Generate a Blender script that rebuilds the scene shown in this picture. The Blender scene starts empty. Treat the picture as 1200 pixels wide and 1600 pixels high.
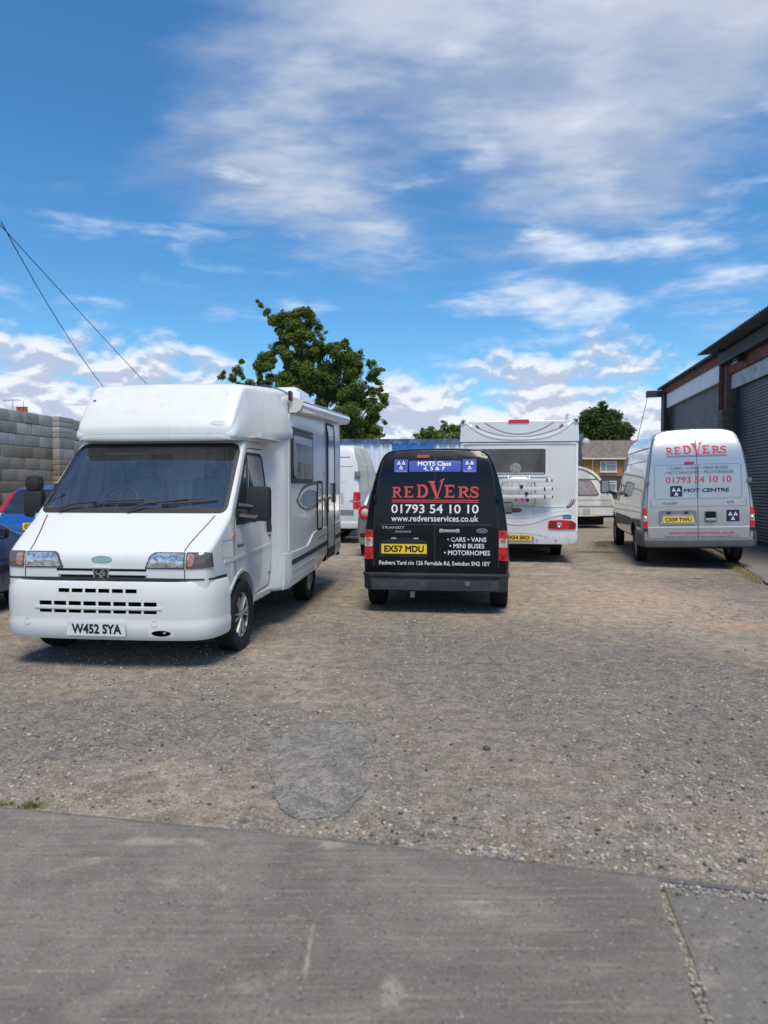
import bpy, bmesh, math, random
from mathutils import Vector, Matrix, noise as mnoise
from mathutils.bvhtree import BVHTree

SC = bpy.context.scene
COL = SC.collection
rad = math.radians

# ------------------------------------------------------------------ camera
cam_data = bpy.data.cameras.new('camera')
cam_data.sensor_fit = 'AUTO'
cam_data.sensor_width = 36.0
cam_data.lens = 24.3
cam_data.clip_start = 0.05
cam_data.clip_end = 3000
cam_data.dof.use_dof = True
cam_data.dof.focus_distance = 7.6
cam_data.dof.aperture_fstop = 1.8
cam = bpy.data.objects.new('camera', cam_data)
COL.objects.link(cam)
cam.location = (0, 0, 1.57)
cam.rotation_euler = (rad(90) - math.atan(40 / 1080), 0, 0)
SC.camera = cam

# ------------------------------------------------------------------ light
SUN_EL, SUN_AZ = 65.0, 172.0            # azimuth measured clockwise from +Y (the way the camera looks)
sun_data = bpy.data.lights.new('sun', 'SUN')
sun_data.energy = 3.1
sun_data.angle = rad(26)
sun_data.color = (1.0, 0.90, 0.77)
sun = bpy.data.objects.new('sun', sun_data)
COL.objects.link(sun)
_sd = Vector((math.sin(rad(SUN_AZ)) * math.cos(rad(SUN_EL)), math.cos(rad(SUN_AZ)) * math.cos(rad(SUN_EL)), math.sin(rad(SUN_EL))))
sun.rotation_euler = _sd.to_track_quat('Z', 'Y').to_euler()

SC.view_settings.view_transform = 'Standard'
SC.view_settings.look = 'None'
SC.view_settings.gamma = 1.0
SC.view_settings.use_curve_mapping = False
SC.view_settings.exposure = 0.30
SC.cycles.max_bounces = 8
SC.cycles.transparent_max_bounces = 12
SC.cycles.use_denoising = True

world = bpy.data.worlds.new('World')
SC.world = world
world.use_nodes = True
world.cycles.sampling_method = 'MANUAL'
world.cycles.sample_map_resolution = 256


class NG:
    """small helper for writing node graphs"""
    def __init__(s, tree):
        s.t = tree
        s.n = tree.nodes
        s.l = tree.links

    def node(s, typ, **kw):
        nd = s.n.new(typ)
        for k, v in kw.items():
            setattr(nd, k, v)
        return nd

    def put(s, sock, v):
        if v is None:
            return
        if isinstance(v, bpy.types.NodeSocket):
            s.l.new(v, sock)
        else:
            if sock.type == 'RGBA' and hasattr(v, '__len__') and len(v) == 3:
                v = (*v, 1)
            sock.default_value = v

    def math(s, op, a, b=None, c=None, clamp=False):
        nd = s.node('ShaderNodeMath', operation=op, use_clamp=clamp)
        s.put(nd.inputs[0], a)
        s.put(nd.inputs[1], b)
        s.put(nd.inputs[2], c)
        return nd.outputs[0]

    def vmath(s, op, a, b=None, scale=None):
        nd = s.node('ShaderNodeVectorMath', operation=op)
        s.put(nd.inputs[0], a)
        s.put(nd.inputs[1], b)
        if scale is not None:
            s.put(nd.inputs[3], scale)
        return nd.outputs[1] if op in ('DOT_PRODUCT', 'LENGTH', 'DISTANCE') else nd.outputs[0]

    def noise(s, vec, scale, detail=4, rough=0.55, dist=0.0, lac=2.0, w=None):
        nd = s.node('ShaderNodeTexNoise')
        if w is not None:                     # flat noise, shifted by w: cheap enough for the sky
            nd.noise_dimensions = '2D'
            vec = s.vmath('ADD', vec, (w * 13.7, w * 7.3, 0.0))
        s.put(nd.inputs['Vector'], vec)
        s.put(nd.inputs['Scale'], scale)
        nd.inputs['Detail'].default_value = detail
        nd.inputs['Roughness'].default_value = rough
        nd.inputs['Lacunarity'].default_value = lac
        nd.inputs['Distortion'].default_value = dist
        return nd.outputs[0]

    def voronoi(s, vec, scale, feature='F1', out='Distance', rnd=1.0):
        nd = s.node('ShaderNodeTexVoronoi', feature=feature)
        s.put(nd.inputs['Vector'], vec)
        s.put(nd.inputs['Scale'], scale)
        nd.inputs['Randomness'].default_value = rnd
        return nd.outputs[out]

    def mapr(s, v, a, b, c=0.0, d=1.0, smooth=True):
        nd = s.node('ShaderNodeMapRange', interpolation_type='SMOOTHSTEP' if smooth else 'LINEAR')
        nd.clamp = True if not smooth else nd.clamp
        s.put(nd.inputs[0], v)
        for i, x in enumerate((a, b, c, d)):
            s.put(nd.inputs[1 + i], x)
        return nd.outputs[0]

    def mix(s, f, a, b, blend='MIX'):
        nd = s.node('ShaderNodeMix', data_type='RGBA', blend_type=blend)
        s.put(nd.inputs[0], f)
        s.put(nd.inputs[6], a)
        s.put(nd.inputs[7], b)
        return nd.outputs[2]

    def comb(s, x, y, z):
        nd = s.node('ShaderNodeCombineXYZ')
        for i, v in enumerate((x, y, z)):
            s.put(nd.inputs[i], v)
        return nd.outputs[0]

    def sep(s, v):
        nd = s.node('ShaderNodeSeparateXYZ')
        s.put(nd.inputs[0], v)
        return nd.outputs

    def mapping(s, v, loc=(0, 0, 0), rot=(0, 0, 0), scale=(1, 1, 1)):
        nd = s.node('ShaderNodeMapping')
        s.put(nd.inputs[0], v)
        nd.inputs[1].default_value = loc
        nd.inputs[2].default_value = rot
        nd.inputs[3].default_value = scale
        return nd.outputs[0]


def build_sky():
    g = NG(world.node_tree)
    g.n.clear()
    out = g.node('ShaderNodeOutputWorld')
    bg = g.node('ShaderNodeBackground')
    STR = 0.12
    bg.inputs[1].default_value = STR
    g.l.new(bg.outputs[0], out.inputs[0])
    sky = g.node('ShaderNodeTexSky', sky_type='NISHITA')
    sky.sun_disc = False
    sky.sun_elevation = rad(SUN_EL)
    sky.sun_rotation = rad(SUN_AZ)
    sky.altitude = 100
    sky.air_density = 1.0
    sky.dust_density = 0.4
    sky.ozone_density = 2.5
    hs = g.node('ShaderNodeHueSaturation')
    hs.inputs['Saturation'].default_value = 1.2
    hs.inputs['Value'].default_value = 1.0
    g.l.new(sky.outputs[0], hs.inputs['Color'])
    blue = g.mix(1.0, hs.outputs[0], (0.72, 1.03, 1.12), 'MULTIPLY')
    tc = g.node('ShaderNodeTexCoord')
    d = tc.outputs['Generated']
    x, y, z = g.sep(d)
    az = g.math('ARCTAN2', x, y)                   # radians, 0 straight ahead, + right
    el = g.math('ARCSINE', z)
    zc = g.math('MAXIMUM', z, 0.0)

    def blob(a0, e0, sa, se, tilt=0.0):
        da = g.math('SUBTRACT', az, rad(a0))
        de = g.math('SUBTRACT', el, rad(e0))
        if tilt:
            c, s_ = math.cos(rad(tilt)), math.sin(rad(tilt))
            da2 = g.math('ADD', g.math('MULTIPLY', da, c), g.math('MULTIPLY', de, s_))
            de2 = g.math('SUBTRACT', g.math('MULTIPLY', de, c), g.math('MULTIPLY', da, s_))
            da, de = da2, de2
        qa = g.math('POWER', g.math('DIVIDE', da, rad(sa)), 2.0)
        qe = g.math('POWER', g.math('DIVIDE', de, rad(se)), 2.0)
        return g.math('EXPONENT', g.math('MULTIPLY', g.math('ADD', qa, qe), -1.0))

    def total(lst):
        r = None
        for w, b in lst:
            t = g.math('MULTIPLY', b, w)
            r = t if r is None else g.math('ADD', r, t)
        return r

    # --- sheet of broken, soft cloud high up: noise laid on a plane overhead
    inv = g.math('DIVIDE', 1.0, g.math('ADD', zc, 0.16))
    plane = g.comb(g.math('MULTIPLY', x, inv), g.math('MULTIPLY', y, inv), 0.0)
    pl = g.mapping(plane, rot=(0, 0, rad(-28)), scale=(1.0, 1.9, 1.0))
    n1 = g.noise(pl, 1.35, 5, 0.52, 0.0, w=2.3)
    n1b = g.noise(pl, 5.5, 3, 0.55, 0.0, w=7.1)
    nA = g.math('ADD', g.math('MULTIPLY', n1, 0.66), g.math('MULTIPLY', n1b, 0.34))
    biasA = total([
        (0.32, blob(2, 37, 17, 9, 4)), (0.20, blob(6, 31, 20, 10)), (0.34, blob(25, 33, 12, 10)), (-0.16, blob(6, 25.5, 7, 3.5)), (0.20, blob(-12, 25.5, 9, 3.2, -4)), (0.34, blob(-5, 21, 10, 3.8, -8)),
        (0.22, blob(20, 22, 9, 4)), (0.18, blob(12, 26, 8, 3)), (-0.30, blob(-25, 33, 7, 9)), (-0.22, blob(-20, 17, 14, 3.0)), (-0.25, blob(2, 12.5, 16, 3.0)),
        (-0.12, blob(4, 20.5, 4, 3))])
    biasA = g.math('ADD', biasA, g.mapr(el, rad(36), rad(58), 0.0, 0.17))  # extra cloud above the view, added to neutralise the blue light
    dA = g.mapr(g.math('ADD', nA, biasA), 0.48, 1.0)
    # --- wisps and lens-shaped bars lower down
    pw = g.mapping(g.comb(az, el, 0.0), rot=(0, 0, rad(4)), scale=(4.0, 15.0, 1.0))
    nW = g.noise(pw, 1.5, 5, 0.55, 0.12, w=4.4)
    biasW = total([(0.34, blob(13.0, 14.8, 8.0, 1.7, -3)), (0.30, blob(15.5, 18.2, 6.5, 1.3, -6)), (0.22, blob(26, 15.5, 5, 2.0)), (0.2, blob(0.5, 20.5, 4, 1.3, -14)),
                   (0.16, blob(-23, 19.0, 4, .9)), (0.16, blob(-28, 14, 6, 1.2)), (-0.35, blob(-26, 32, 12, 8))])
    dW = g.math('MULTIPLY', g.mapr(g.math('ADD', nW, biasW), 0.56, 0.98), 0.9)
    # --- heaped cloud along the horizon
    pc = g.mapping(g.comb(az, el, 0.0), scale=(5.0, 9.5, 1.0))
    nC = g.noise(pc, 1.9, 5, 0.55, 0.15, w=11.7)
    topv = g.math('ADD', rad(8.2), g.math('MULTIPLY', total([(1.25, blob(-22, 8, 11, 90)), (0.95, blob(16, 8, 10, 90)), (0.35, blob(3, 8, 4, 90)), (-0.5, blob(-6, 8, 6, 90))]), rad(3.4)))
    fall = g.math('DIVIDE', g.math('SUBTRACT', topv, el), rad(6.0))
    dC = g.mapr(g.math('ADD', nC, g.math('MULTIPLY', fall, 0.36)), 0.47, 0.74)
    dC = g.math('MULTIPLY', dC, g.mapr(el, rad(14.5), rad(10.5)))
    # colours (radiance, divided by the background strength)
    k = 1.0 / STR
    lit = (0.74 * k, 0.77 * k, 0.84 * k)
    grey = (0.43 * k, 0.48 * k, 0.61 * k)
    shade = g.noise(pl, 2.6, 4, 0.6, 0.0, w=21.0)
    cA = g.mix(g.mapr(shade, 0.34, 0.66), (0.25 * k, 0.33 * k, 0.50 * k), (0.52 * k, 0.57 * k, 0.66 * k))
    cA = g.mix(g.math('MULTIPLY', blob(26, 30, 14, 10), 0.55), cA, (0.52 * k, 0.56 * k, 0.63 * k))
    cW = g.mix(g.mapr(nW, 0.35, 0.7), (0.50 * k, 0.58 * k, 0.74 * k), (0.72 * k, 0.77 * k, 0.86 * k))
    pc2 = g.mapping(g.comb(az, g.math('ADD', el, rad(0.55)), 0.0), scale=(5.0, 9.5, 1.0))
    nC2 = g.noise(pc2, 1.9, 5, 0.55, 0.15, w=11.7)
    relief = g.math('SUBTRACT', nC, nC2)
    tone = g.math('ADD', g.mapr(relief, -0.09, 0.09), g.math('MULTIPLY', g.math('SUBTRACT', nC, 0.5), -0.6))
    cC = g.mix(g.mapr(tone, 0.1, 0.95), grey, lit)
    col = g.mix(g.math('MULTIPLY', dA, 0.86), blue, cA)
    col = g.mix(dW, col, cW)
    col = g.mix(g.math('MULTIPLY', dC, 0.95), col, cC)
    g.l.new(col, bg.inputs[0])


build_sky()

# ------------------------------------------------------------------ materials
MATS = {}


def principled(name):
    m = bpy.data.materials.new(name)
    m.use_nodes = True
    g = NG(m.node_tree)
    b = g.n['Principled BSDF']
    return m, g, b


def mat(name, col, rough=0.5, metal=0.0, coat=0.0, spec=0.5, var=0.0, vscale=3.0, bump=0.0, bscale=60.0, trans=0.0, dirt=None, dirt_amt=0.0, dscale=2.5, streak=0.0):
    """plain surface with optional tone variation, fine relief and blotches of dirt"""
    if name in MATS:
        return MATS[name]
    m, g, b = principled(name)
    tc = g.node('ShaderNodeTexCoord').outputs['Object']
    c = None
    if var:
        n = g.noise(tc, vscale, 5, 0.6)
        lo = tuple(v * (1 - var) for v in col)
        hi = tuple(min(1, v * (1 + var)) for v in col)
        c = g.mix(g.mapr(n, 0.3, 0.7), lo, hi)
    if dirt:
        n2 = g.noise(tc, dscale, 8, 0.68, 0.4)
        f = g.math('MULTIPLY', g.mapr(n2, 0.47, 0.78), dirt_amt)
        c = g.mix(f, c if c is not None else (*col, 1), dirt)
        if streak:                             # run-off marks
            ns = g.noise(g.mapping(tc, scale=(9, 9, .55)), 1.6, 5, .6, .2)
            c = g.mix(g.math('MULTIPLY', g.mapr(ns, .52, .80), streak), c, tuple(v * .8 for v in dirt))
        r2 = g.math('ADD', rough, g.math('MULTIPLY', f, 0.4))
        g.put(b.inputs['Roughness'], r2)
    else:
        b.inputs['Roughness'].default_value = rough
    g.put(b.inputs['Base Color'], c if c is not None else col)
    b.inputs['Metallic'].default_value = metal
    b.inputs['Specular IOR Level'].default_value = spec
    b.inputs['Coat Weight'].default_value = coat
    b.inputs['Coat Roughness'].default_value = 0.06
    if bump:
        bn = g.node('ShaderNodeBump')
        bn.inputs['Strength'].default_value = bump
        bn.inputs['Distance'].default_value = 0.01
        g.put(bn.inputs['Height'], g.noise(tc, bscale, 4, 0.6))
        g.l.new(bn.outputs[0], b.inputs['Normal'])
    MATS[name] = m
    return m


def glass_mat(name, tint, refl=1.0, rough=0.02, ior=1.5, gain=1.8):
    """a thin pane: tinted see-through mixed with mirror reflection by angle"""
    if name in MATS:
        return MATS[name]
    m = bpy.data.materials.new(name)
    m.use_nodes = True
    g = NG(m.node_tree)
    g.n.clear()
    out = g.node('ShaderNodeOutputMaterial')
    tr = g.node('ShaderNodeBsdfTransparent')
    g.put(tr.inputs[0], tint)
    gl = g.node('ShaderNodeBsdfGlossy')
    gl.inputs['Roughness'].default_value = rough
    g.put(gl.inputs['Color'], (refl, refl, refl))
    fr = g.node('ShaderNodeFresnel')
    fr.inputs[0].default_value = ior
    mx = g.node('ShaderNodeMixShader')
    g.l.new(g.math('MULTIPLY', fr.outputs[0], gain, clamp=True), mx.inputs[0])
    g.l.new(tr.outputs[0], mx.inputs[1])
    g.l.new(gl.outputs[0], mx.inputs[2])
    g.l.new(mx.outputs[0], out.inputs[0])
    MATS[name] = m
    return m


# ------------------------------------------------------------------ objects
def link(o, parent=None):
    COL.objects.link(o)
    if parent is not None:
        o.parent = parent
    return o


def tag(o, label=None, cat=None, group=None, kind=None):
    if label:
        o['label'] = label
    if cat:
        o['category'] = cat
    if group:
        o['group'] = group
    if kind:
        o['kind'] = kind
    return o


def empty(name, loc, yaw=0.0, label=None, cat=None, group=None, scale=1.0):
    o = bpy.data.objects.new(name, None)
    o.empty_display_size = 0.2
    link(o)
    o.location = loc
    o.rotation_euler = (0, 0, -rad(yaw))
    o.scale = (scale,) * 3
    return tag(o, label, cat, group)


def mesh_obj(name, bm, m, parent=None, smooth=35, recalc=False, loc=None):
    if recalc:
        bmesh.ops.recalc_face_normals(bm, faces=bm.faces)
    me = bpy.data.meshes.new(name)
    bm.to_mesh(me)
    bm.free()
    for mm in (m if isinstance(m, (list, tuple)) else [m]):
        me.materials.append(mm)
    shade(me, smooth)
    o = bpy.data.objects.new(name, me)
    link(o, parent)
    if loc:
        o.location = loc
    return o


def shade(me, ang=35):
    if ang:
        me.polygons.foreach_set('use_smooth', [True] * len(me.polygons))
        me.set_sharp_from_angle(angle=rad(ang))


def from_data(name, verts, faces, m, parent=None, smooth=35, mats=None):
    me = bpy.data.meshes.new(name)
    me.from_pydata([tuple(v) for v in verts], [], faces)
    for mm in (m if isinstance(m, (list, tuple)) else [m]):
        me.materials.append(mm)
    if mats:
        me.polygons.foreach_set('material_index', mats)
    me.update()
    shade(me, smooth)
    o = bpy.data.objects.new(name, me)
    return link(o, parent)


def copy_tree(o, parent=None, loc=None, rot=None):
    c = o.copy()
    COL.objects.link(c)
    c.parent = parent
    if loc is not None:
        c.location = loc
    if rot is not None:
        c.rotation_euler = rot
    for ch in list(o.children):
        copy_tree(ch, c)
    return c


def add_box(bm, c, s, rz=0.0, bev=0.0, rx=0.0, ry=0.0, mi=0):
    r = bmesh.ops.create_cube(bm, size=1.0)
    vs = r['verts']
    mt = Matrix.Translation(c) @ Matrix.Rotation(rz, 4, 'Z') @ Matrix.Rotation(ry, 4, 'Y') @ Matrix.Rotation(rx, 4, 'X') @ Matrix.Diagonal((*s, 1))
    bmesh.ops.transform(bm, matrix=mt, verts=vs)
    fs = list({f for v in vs for f in v.link_faces})
    for f in fs:
        f.material_index = mi
    if bev:
        es = list({e for v in vs for e in v.link_edges})
        bmesh.ops.bevel(bm, geom=es, offset=bev, segments=2, profile=0.6, affect='EDGES')
    return vs


def box(name, c, s, m, parent=None, rz=0.0, bev=0.0, rx=0.0, ry=0.0, smooth=35):
    bm = bmesh.new()
    add_box(bm, c, s, rz, bev, rx, ry)
    return mesh_obj(name, bm, m, parent, smooth)


def frame_of(t):
    t = t.normalized()
    a = Vector((0, 0, 1)) if abs(t.z) < 0.9 else Vector((1, 0, 0))
    u = t.cross(a).normalized()
    return u, u.cross(t)


def add_tube(bm, pts, r, n=8, cap=True, closed=False):
    pts = [Vector(p) for p in pts]
    rings = []
    u = None
    for i, p in enumerate(pts):
        a = pts[i - 1] if (i or closed) else p
        b = pts[(i + 1) % len(pts)] if (i < len(pts) - 1 or closed) else p
        t = (b - a).normalized()
        if u is None:
            u, w = frame_of(t)
        else:
            u = (u - t * u.dot(t)).normalized()
            w = u.cross(t)
        rr = r[i] if isinstance(r, (list, tuple)) else r
        rings.append([bm.verts.new(p + (u * math.cos(2 * math.pi * k / n) + w * math.sin(2 * math.pi * k / n)) * rr) for k in range(n)])
    m = len(rings)
    for i in range(m if closed else m - 1):
        A, B = rings[i], rings[(i + 1) % m]
        for k in range(n):
            bm.faces.new((A[k], A[(k + 1) % n], B[(k + 1) % n], B[k]))
    if cap and not closed:
        bm.faces.new(list(reversed(rings[0])))
        bm.faces.new(rings[-1])


def tube(name, pts, r, m, parent=None, n=8, closed=False):
    bm = bmesh.new()
    add_tube(bm, pts, r, n, True, closed)
    return mesh_obj(name, bm, m, parent, 50, recalc=True)


def add_lathe(bm, prof, axis='X', n=40, c=(0, 0, 0), closed=False, cap=True):
    """prof: (along axis, radius) pairs"""
    rings = []
    for a, r in prof:
        ring = []
        for k in range(n):
            t = 2 * math.pi * k / n
            p = {'X': (a, r * math.cos(t), r * math.sin(t)), 'Y': (r * math.cos(t), a, r * math.sin(t)), 'Z': (r * math.cos(t), r * math.sin(t), a)}[axis]
            ring.append(bm.verts.new(Vector(p) + Vector(c)))
        rings.append(ring)
    m = len(rings)
    for i in range(m if closed else m - 1):
        A, B = rings[i], rings[(i + 1) % m]
        for k in range(n):
            bm.faces.new((A[k], A[(k + 1) % n], B[(k + 1) % n], B[k]))
    if not closed and cap:
        for ring in (rings[0], rings[-1]):
            bm.faces.new(ring)


def lathe(name, prof, m, parent=None, axis='X', n=40, c=(0, 0, 0), smooth=40, closed=False):
    bm = bmesh.new()
    add_lathe(bm, prof, axis, n, c, closed)
    return mesh_obj(name, bm, m, parent, smooth, recalc=True)


def chaikin(row, it=2):
    for _ in range(it):
        new = [row[0]]
        for a, b in zip(row, row[1:]):
            new.append(tuple(a[k] * .75 + b[k] * .25 for k in range(len(a))))
            new.append(tuple(a[k] * .25 + b[k] * .75 for k in range(len(a))))
        new.append(row[-1])
        row = new
    return row


def loft_bm(grid, itu=2, itv=2, mirror=True, cap=True):
    """grid[i][j] -> point; i runs along the length, j round the half section from bottom centre to top centre (x >= 0)"""
    grid = [chaikin(r, itv) for r in grid]
    cols = [chaikin([grid[i][j] for i in range(len(grid))], itu) for j in range(len(grid[0]))]
    ni, nj = len(cols[0]), len(cols)
    bm = bmesh.new()
    R = [[bm.verts.new(cols[j][i]) for j in range(nj)] for i in range(ni)]
    L = [[R[i][j] if abs(cols[j][i][0]) < 1e-6 else bm.verts.new((-cols[j][i][0], cols[j][i][1], cols[j][i][2])) for j in range(nj)] for i in range(ni)]
    for i in range(ni - 1):
        for j in range(nj - 1):
            bm.faces.new((R[i][j], R[i + 1][j], R[i + 1][j + 1], R[i][j + 1]))
            bm.faces.new((L[i][j], L[i][j + 1], L[i + 1][j + 1], L[i + 1][j]))
    if cap:
        for i, fl in ((0, 0), (ni - 1, 1)):
            for j in range(nj - 1):
                vs = [R[i][j], R[i][j + 1], L[i][j + 1], L[i][j]]
                u = []
                for v in vs:
                    if v not in u:
                        u.append(v)
                if len(u) >= 3:
                    bm.faces.new(u if not fl else list(reversed(u)))
    bmesh.ops.recalc_face_normals(bm, faces=bm.faces)
    return bm


def apply_bool(o, cutters):
    """cut the cutters' volumes out of o for good"""
    for c in cutters:
        md = o.modifiers.new('cut', 'BOOLEAN')
        md.operation = 'DIFFERENCE'
        md.solver = 'EXACT'
        md.object = c
    dg = bpy.context.evaluated_depsgraph_get()
    ev = o.evaluated_get(dg)
    me = bpy.data.meshes.new_from_object(ev)
    o.modifiers.clear()
    old = o.data
    o.data = me
    for m_ in old.materials:
        if m_ not in list(me.materials):
            pass
    bpy.data.meshes.remove(old)
    for c in cutters:
        d = c.data
        bpy.data.objects.remove(c)
        bpy.data.meshes.remove(d)


class Body:
    """a vehicle shell one can lay panels, glass, seams and lettering on"""
    def __init__(s, name, bm, m, inner, parent, cuts=(), smooth=40, wrap=0.006):
        s.root = parent
        me = bpy.data.meshes.new(name)
        bm.to_mesh(me)
        s.outer = BVHTree.FromBMesh(bm)
        bm.free()
        me.materials.append(m)
        me.materials.append(inner)
        o = bpy.data.objects.new(name, me)
        link(o)
        if cuts:
            apply_bool(o, list(cuts))
            me = o.data
            me.materials.clear()
            me.materials.append(m)
            me.materials.append(inner)
            idx = []
            for p in me.polygons:
                hit = s.outer.find_nearest(p.center)
                idx.append(0 if hit[3] < wrap else 1)
            me.polygons.foreach_set('material_index', idx)
        shade(me, smooth)
        o.parent = parent
        s.o = o
        b2 = bmesh.new()
        b2.from_mesh(o.data)
        s.bvh = BVHTree.FromBMesh(b2)
        b2.free()

    AX = {'R': (Vector((0, 1, 0)), lambda u, v: Vector((u, -20, v))), 'F': (Vector((0, -1, 0)), lambda u, v: Vector((u, 20, v))),
          '+': (Vector((-1, 0, 0)), lambda u, v: Vector((20, u, v))), '-': (Vector((1, 0, 0)), lambda u, v: Vector((-20, u, v))),
          'T': (Vector((0, 0, -1)), lambda u, v: Vector((u, v, 20)))}

    def hit(s, side, u, v, outer=True):
        dr, st = s.AX[side]
        p0 = st(u, v)
        b = s.outer if outer else s.bvh
        h = b.ray_cast(p0, dr)
        if h[0] is None:
            q = b.find_nearest(p0 + dr * 19.0)
            n = q[1]
            if n.dot(dr) > 0:
                n = -n
            # keep the wanted u, v and take the depth of the nearest skin
            p = q[0].copy()
            if side in 'RF':
                p.x, p.z = u, v
            elif side in '+-':
                p.y, p.z = u, v
            else:
                p.x, p.y = u, v
            return p, -dr
        n = h[1]
        if n.dot(dr) > 0:
            n = -n
        return h[0], n

    def lay(s, bm2, side, off, thick, name, m, parent=None, smooth=30, plane=None, depth_only=True):
        """bm2: flat mesh whose x,y are the two in-plane coordinates"""
        dr, _ = s.AX[side]
        bnd = [e for e in bm2.edges if len(e.link_faces) == 1]
        if thick and bnd:
            r = bmesh.ops.extrude_edge_only(bm2, edges=bnd)
            low = {v for v in r['geom'] if isinstance(v, bmesh.types.BMVert)}
        else:
            low = set()
        for v in bm2.verts:
            p, n = s.hit(side, v.co.x, v.co.y) if plane is None else (plane(v.co.x, v.co.y), -dr)
            if depth_only:
                n = (n * 0.5 - dr * 0.5).normalized()
            v.co = p + n * (((off - thick) if v in low else off) + v.co.z)
        bmesh.ops.recalc_face_normals(bm2, faces=bm2.faces)
        # make the skin look outward
        f0 = max(bm2.faces, key=lambda f: f.calc_area())
        if f0.normal.dot(dr) > 0:
            bmesh.ops.reverse_faces(bm2, faces=bm2.faces)
        return mesh_obj(name, bm2, m, parent if parent is not None else s.root, smooth)

    def patch(s, name, poly, side, m, off=0.004, thick=0.008, res=0.09, parent=None, smooth=30, holes=None):
        return s.lay(flat_poly(poly, res), side, off, thick, name, m, parent, smooth)

    def band(s, name, pts, w, side, m, off=0.002, thick=0.006, res=0.06, closed=False, parent=None):
        return s.lay(flat_band(pts, w, res, closed), side, off, thick, name, m, parent)

    def text(s, name, txt, u0, u1, v0, v1, side, m, off=0.006, bold=0.0, parent=None, res=0.12, flip=False, shear=0.0, slope=0.0):
        bm = flat_text(txt, u0, u1, v0, v1, bold, flip, shear, slope, res)
        o = None
        for w in split_words(bm, (v1 - v0) * .30):
            o = s.lay(w, side, off, 0.0, name, m, parent, 0)
        return o


def split_words(bm, gap):
    """one flat mesh for each word of a laid-out line"""
    fs = sorted(bm.faces, key=lambda f: min(v.co.x for v in f.verts))
    groups, hi = [], -1e9
    for f in fs:
        lo = min(v.co.x for v in f.verts)
        if lo > hi + gap:
            groups.append([])
        groups[-1].append(f)
        hi = max(hi, max(v.co.x for v in f.verts))
    out = []
    for gr in groups:
        b2 = bmesh.new()
        vm = {}
        for f in gr:
            for v in f.verts:
                if v not in vm:
                    vm[v] = b2.verts.new(v.co)
            try:
                b2.faces.new([vm[v] for v in f.verts])
            except ValueError:
                pass
        out.append(b2)
    bm.free()
    return out


def grid_cut(bm, res):
    xs = [v.co.x for v in bm.verts]
    ys = [v.co.y for v in bm.verts]
    for k, (lo, hi) in enumerate(((min(xs), max(xs)), (min(ys), max(ys)))):
        n = int((hi - lo) / res)
        for i in range(1, n + 1):
            c = lo + (hi - lo) * i / (n + 1)
            co = (c, 0, 0) if k == 0 else (0, c, 0)
            no = (1, 0, 0) if k == 0 else (0, 1, 0)
            bmesh.ops.bisect_plane(bm, geom=list(bm.verts) + list(bm.edges) + list(bm.faces), dist=1e-6, plane_co=co, plane_no=no)


def flat_poly(poly, res=0.09):
    bm = bmesh.new()
    vs = [bm.verts.new((p[0], p[1], 0)) for p in poly]
    f = bm.faces.new(vs)
    bmesh.ops.triangulate(bm, faces=[f])
    if res:
        grid_cut(bm, res)
    return bm


def resample(pts, res, closed=False):
    P = [Vector((p[0], p[1])) for p in pts]
    if closed:
        P.append(P[0].copy())
    out = []
    for a, b in zip(P, P[1:]):
        n = max(1, int((b - a).length / res))
        for i in range(n):
            out.append(a.lerp(b, i / n))
    if not closed:
        out.append(P[-1])
    return out


def flat_band(pts, w, res=0.06, closed=False):
    P = resample(pts, res, closed)
    n = len(P)
    bm = bmesh.new()
    L, Rr = [], []
    for i in range(n):
        a = P[i - 1] if (i or closed) else P[i]
        b = P[(i + 1) % n] if (i < n - 1 or closed) else P[i]
        t = (b - a).normalized()
        nn = Vector((-t.y, t.x))
        k = 1.0
        if 0 < i < n - 1 or closed:
            t1 = (P[i] - a).normalized()
            c = max(0.5, abs(t1.dot(t)))
            k = 1 / c
        ww = w(i / max(1, n - 1)) if callable(w) else w
        q = P[i] + nn * ww * .5 * k
        q2 = P[i] - nn * ww * .5 * k
        L.append(bm.verts.new((q.x, q.y, 0)))
        Rr.append(bm.verts.new((q2.x, q2.y, 0)))
    for i in range(n if closed else n - 1):
        j = (i + 1) % n
        bm.faces.new((L[i], Rr[i], Rr[j], L[j]))
    return bm


def text_bm(txt, bold=0.0, shear=0.0, res_u=3, spacing=1.0):
    cu = bpy.data.curves.new('lettering', 'FONT')
    cu.body = txt
    cu.size = 1.0
    cu.shear = shear
    cu.resolution_u = res_u
    cu.fill_mode = 'FRONT'
    cu.space_character = spacing
    o = bpy.data.objects.new('lettering', cu)
    COL.objects.link(o)
    dg = bpy.context.evaluated_depsgraph_get()
    me = bpy.data.meshes.new_from_object(o.evaluated_get(dg))
    bm = bmesh.new()
    bm.from_mesh(me)
    bpy.data.objects.remove(o)
    bpy.data.curves.remove(cu)
    bpy.data.meshes.remove(me)
    if bold:                                  # fatten every stroke by pushing its outline outward
        bmesh.ops.remove_doubles(bm, verts=bm.verts, dist=1e-5)
        mv = {}
        for e in bm.edges:
            if len(e.link_faces) != 1:
                continue
            f = e.link_faces[0]
            l = [l_ for l_ in f.loops if l_.edge == e][0]
            t = (l.link_loop_next.vert.co - l.vert.co).normalized()
            nn = Vector((t.y, -t.x, 0)) * (1 if f.normal.z >= 0 else -1)
            for v in e.verts:
                mv.setdefault(v, []).append(nn)
        for v, ns in mv.items():
            a = sum(ns, Vector((0, 0, 0)))
            if a.length > 1e-6:
                a.normalize()
                v.co += a * bold / max(.5, a.dot(ns[0]))
    return bm


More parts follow.
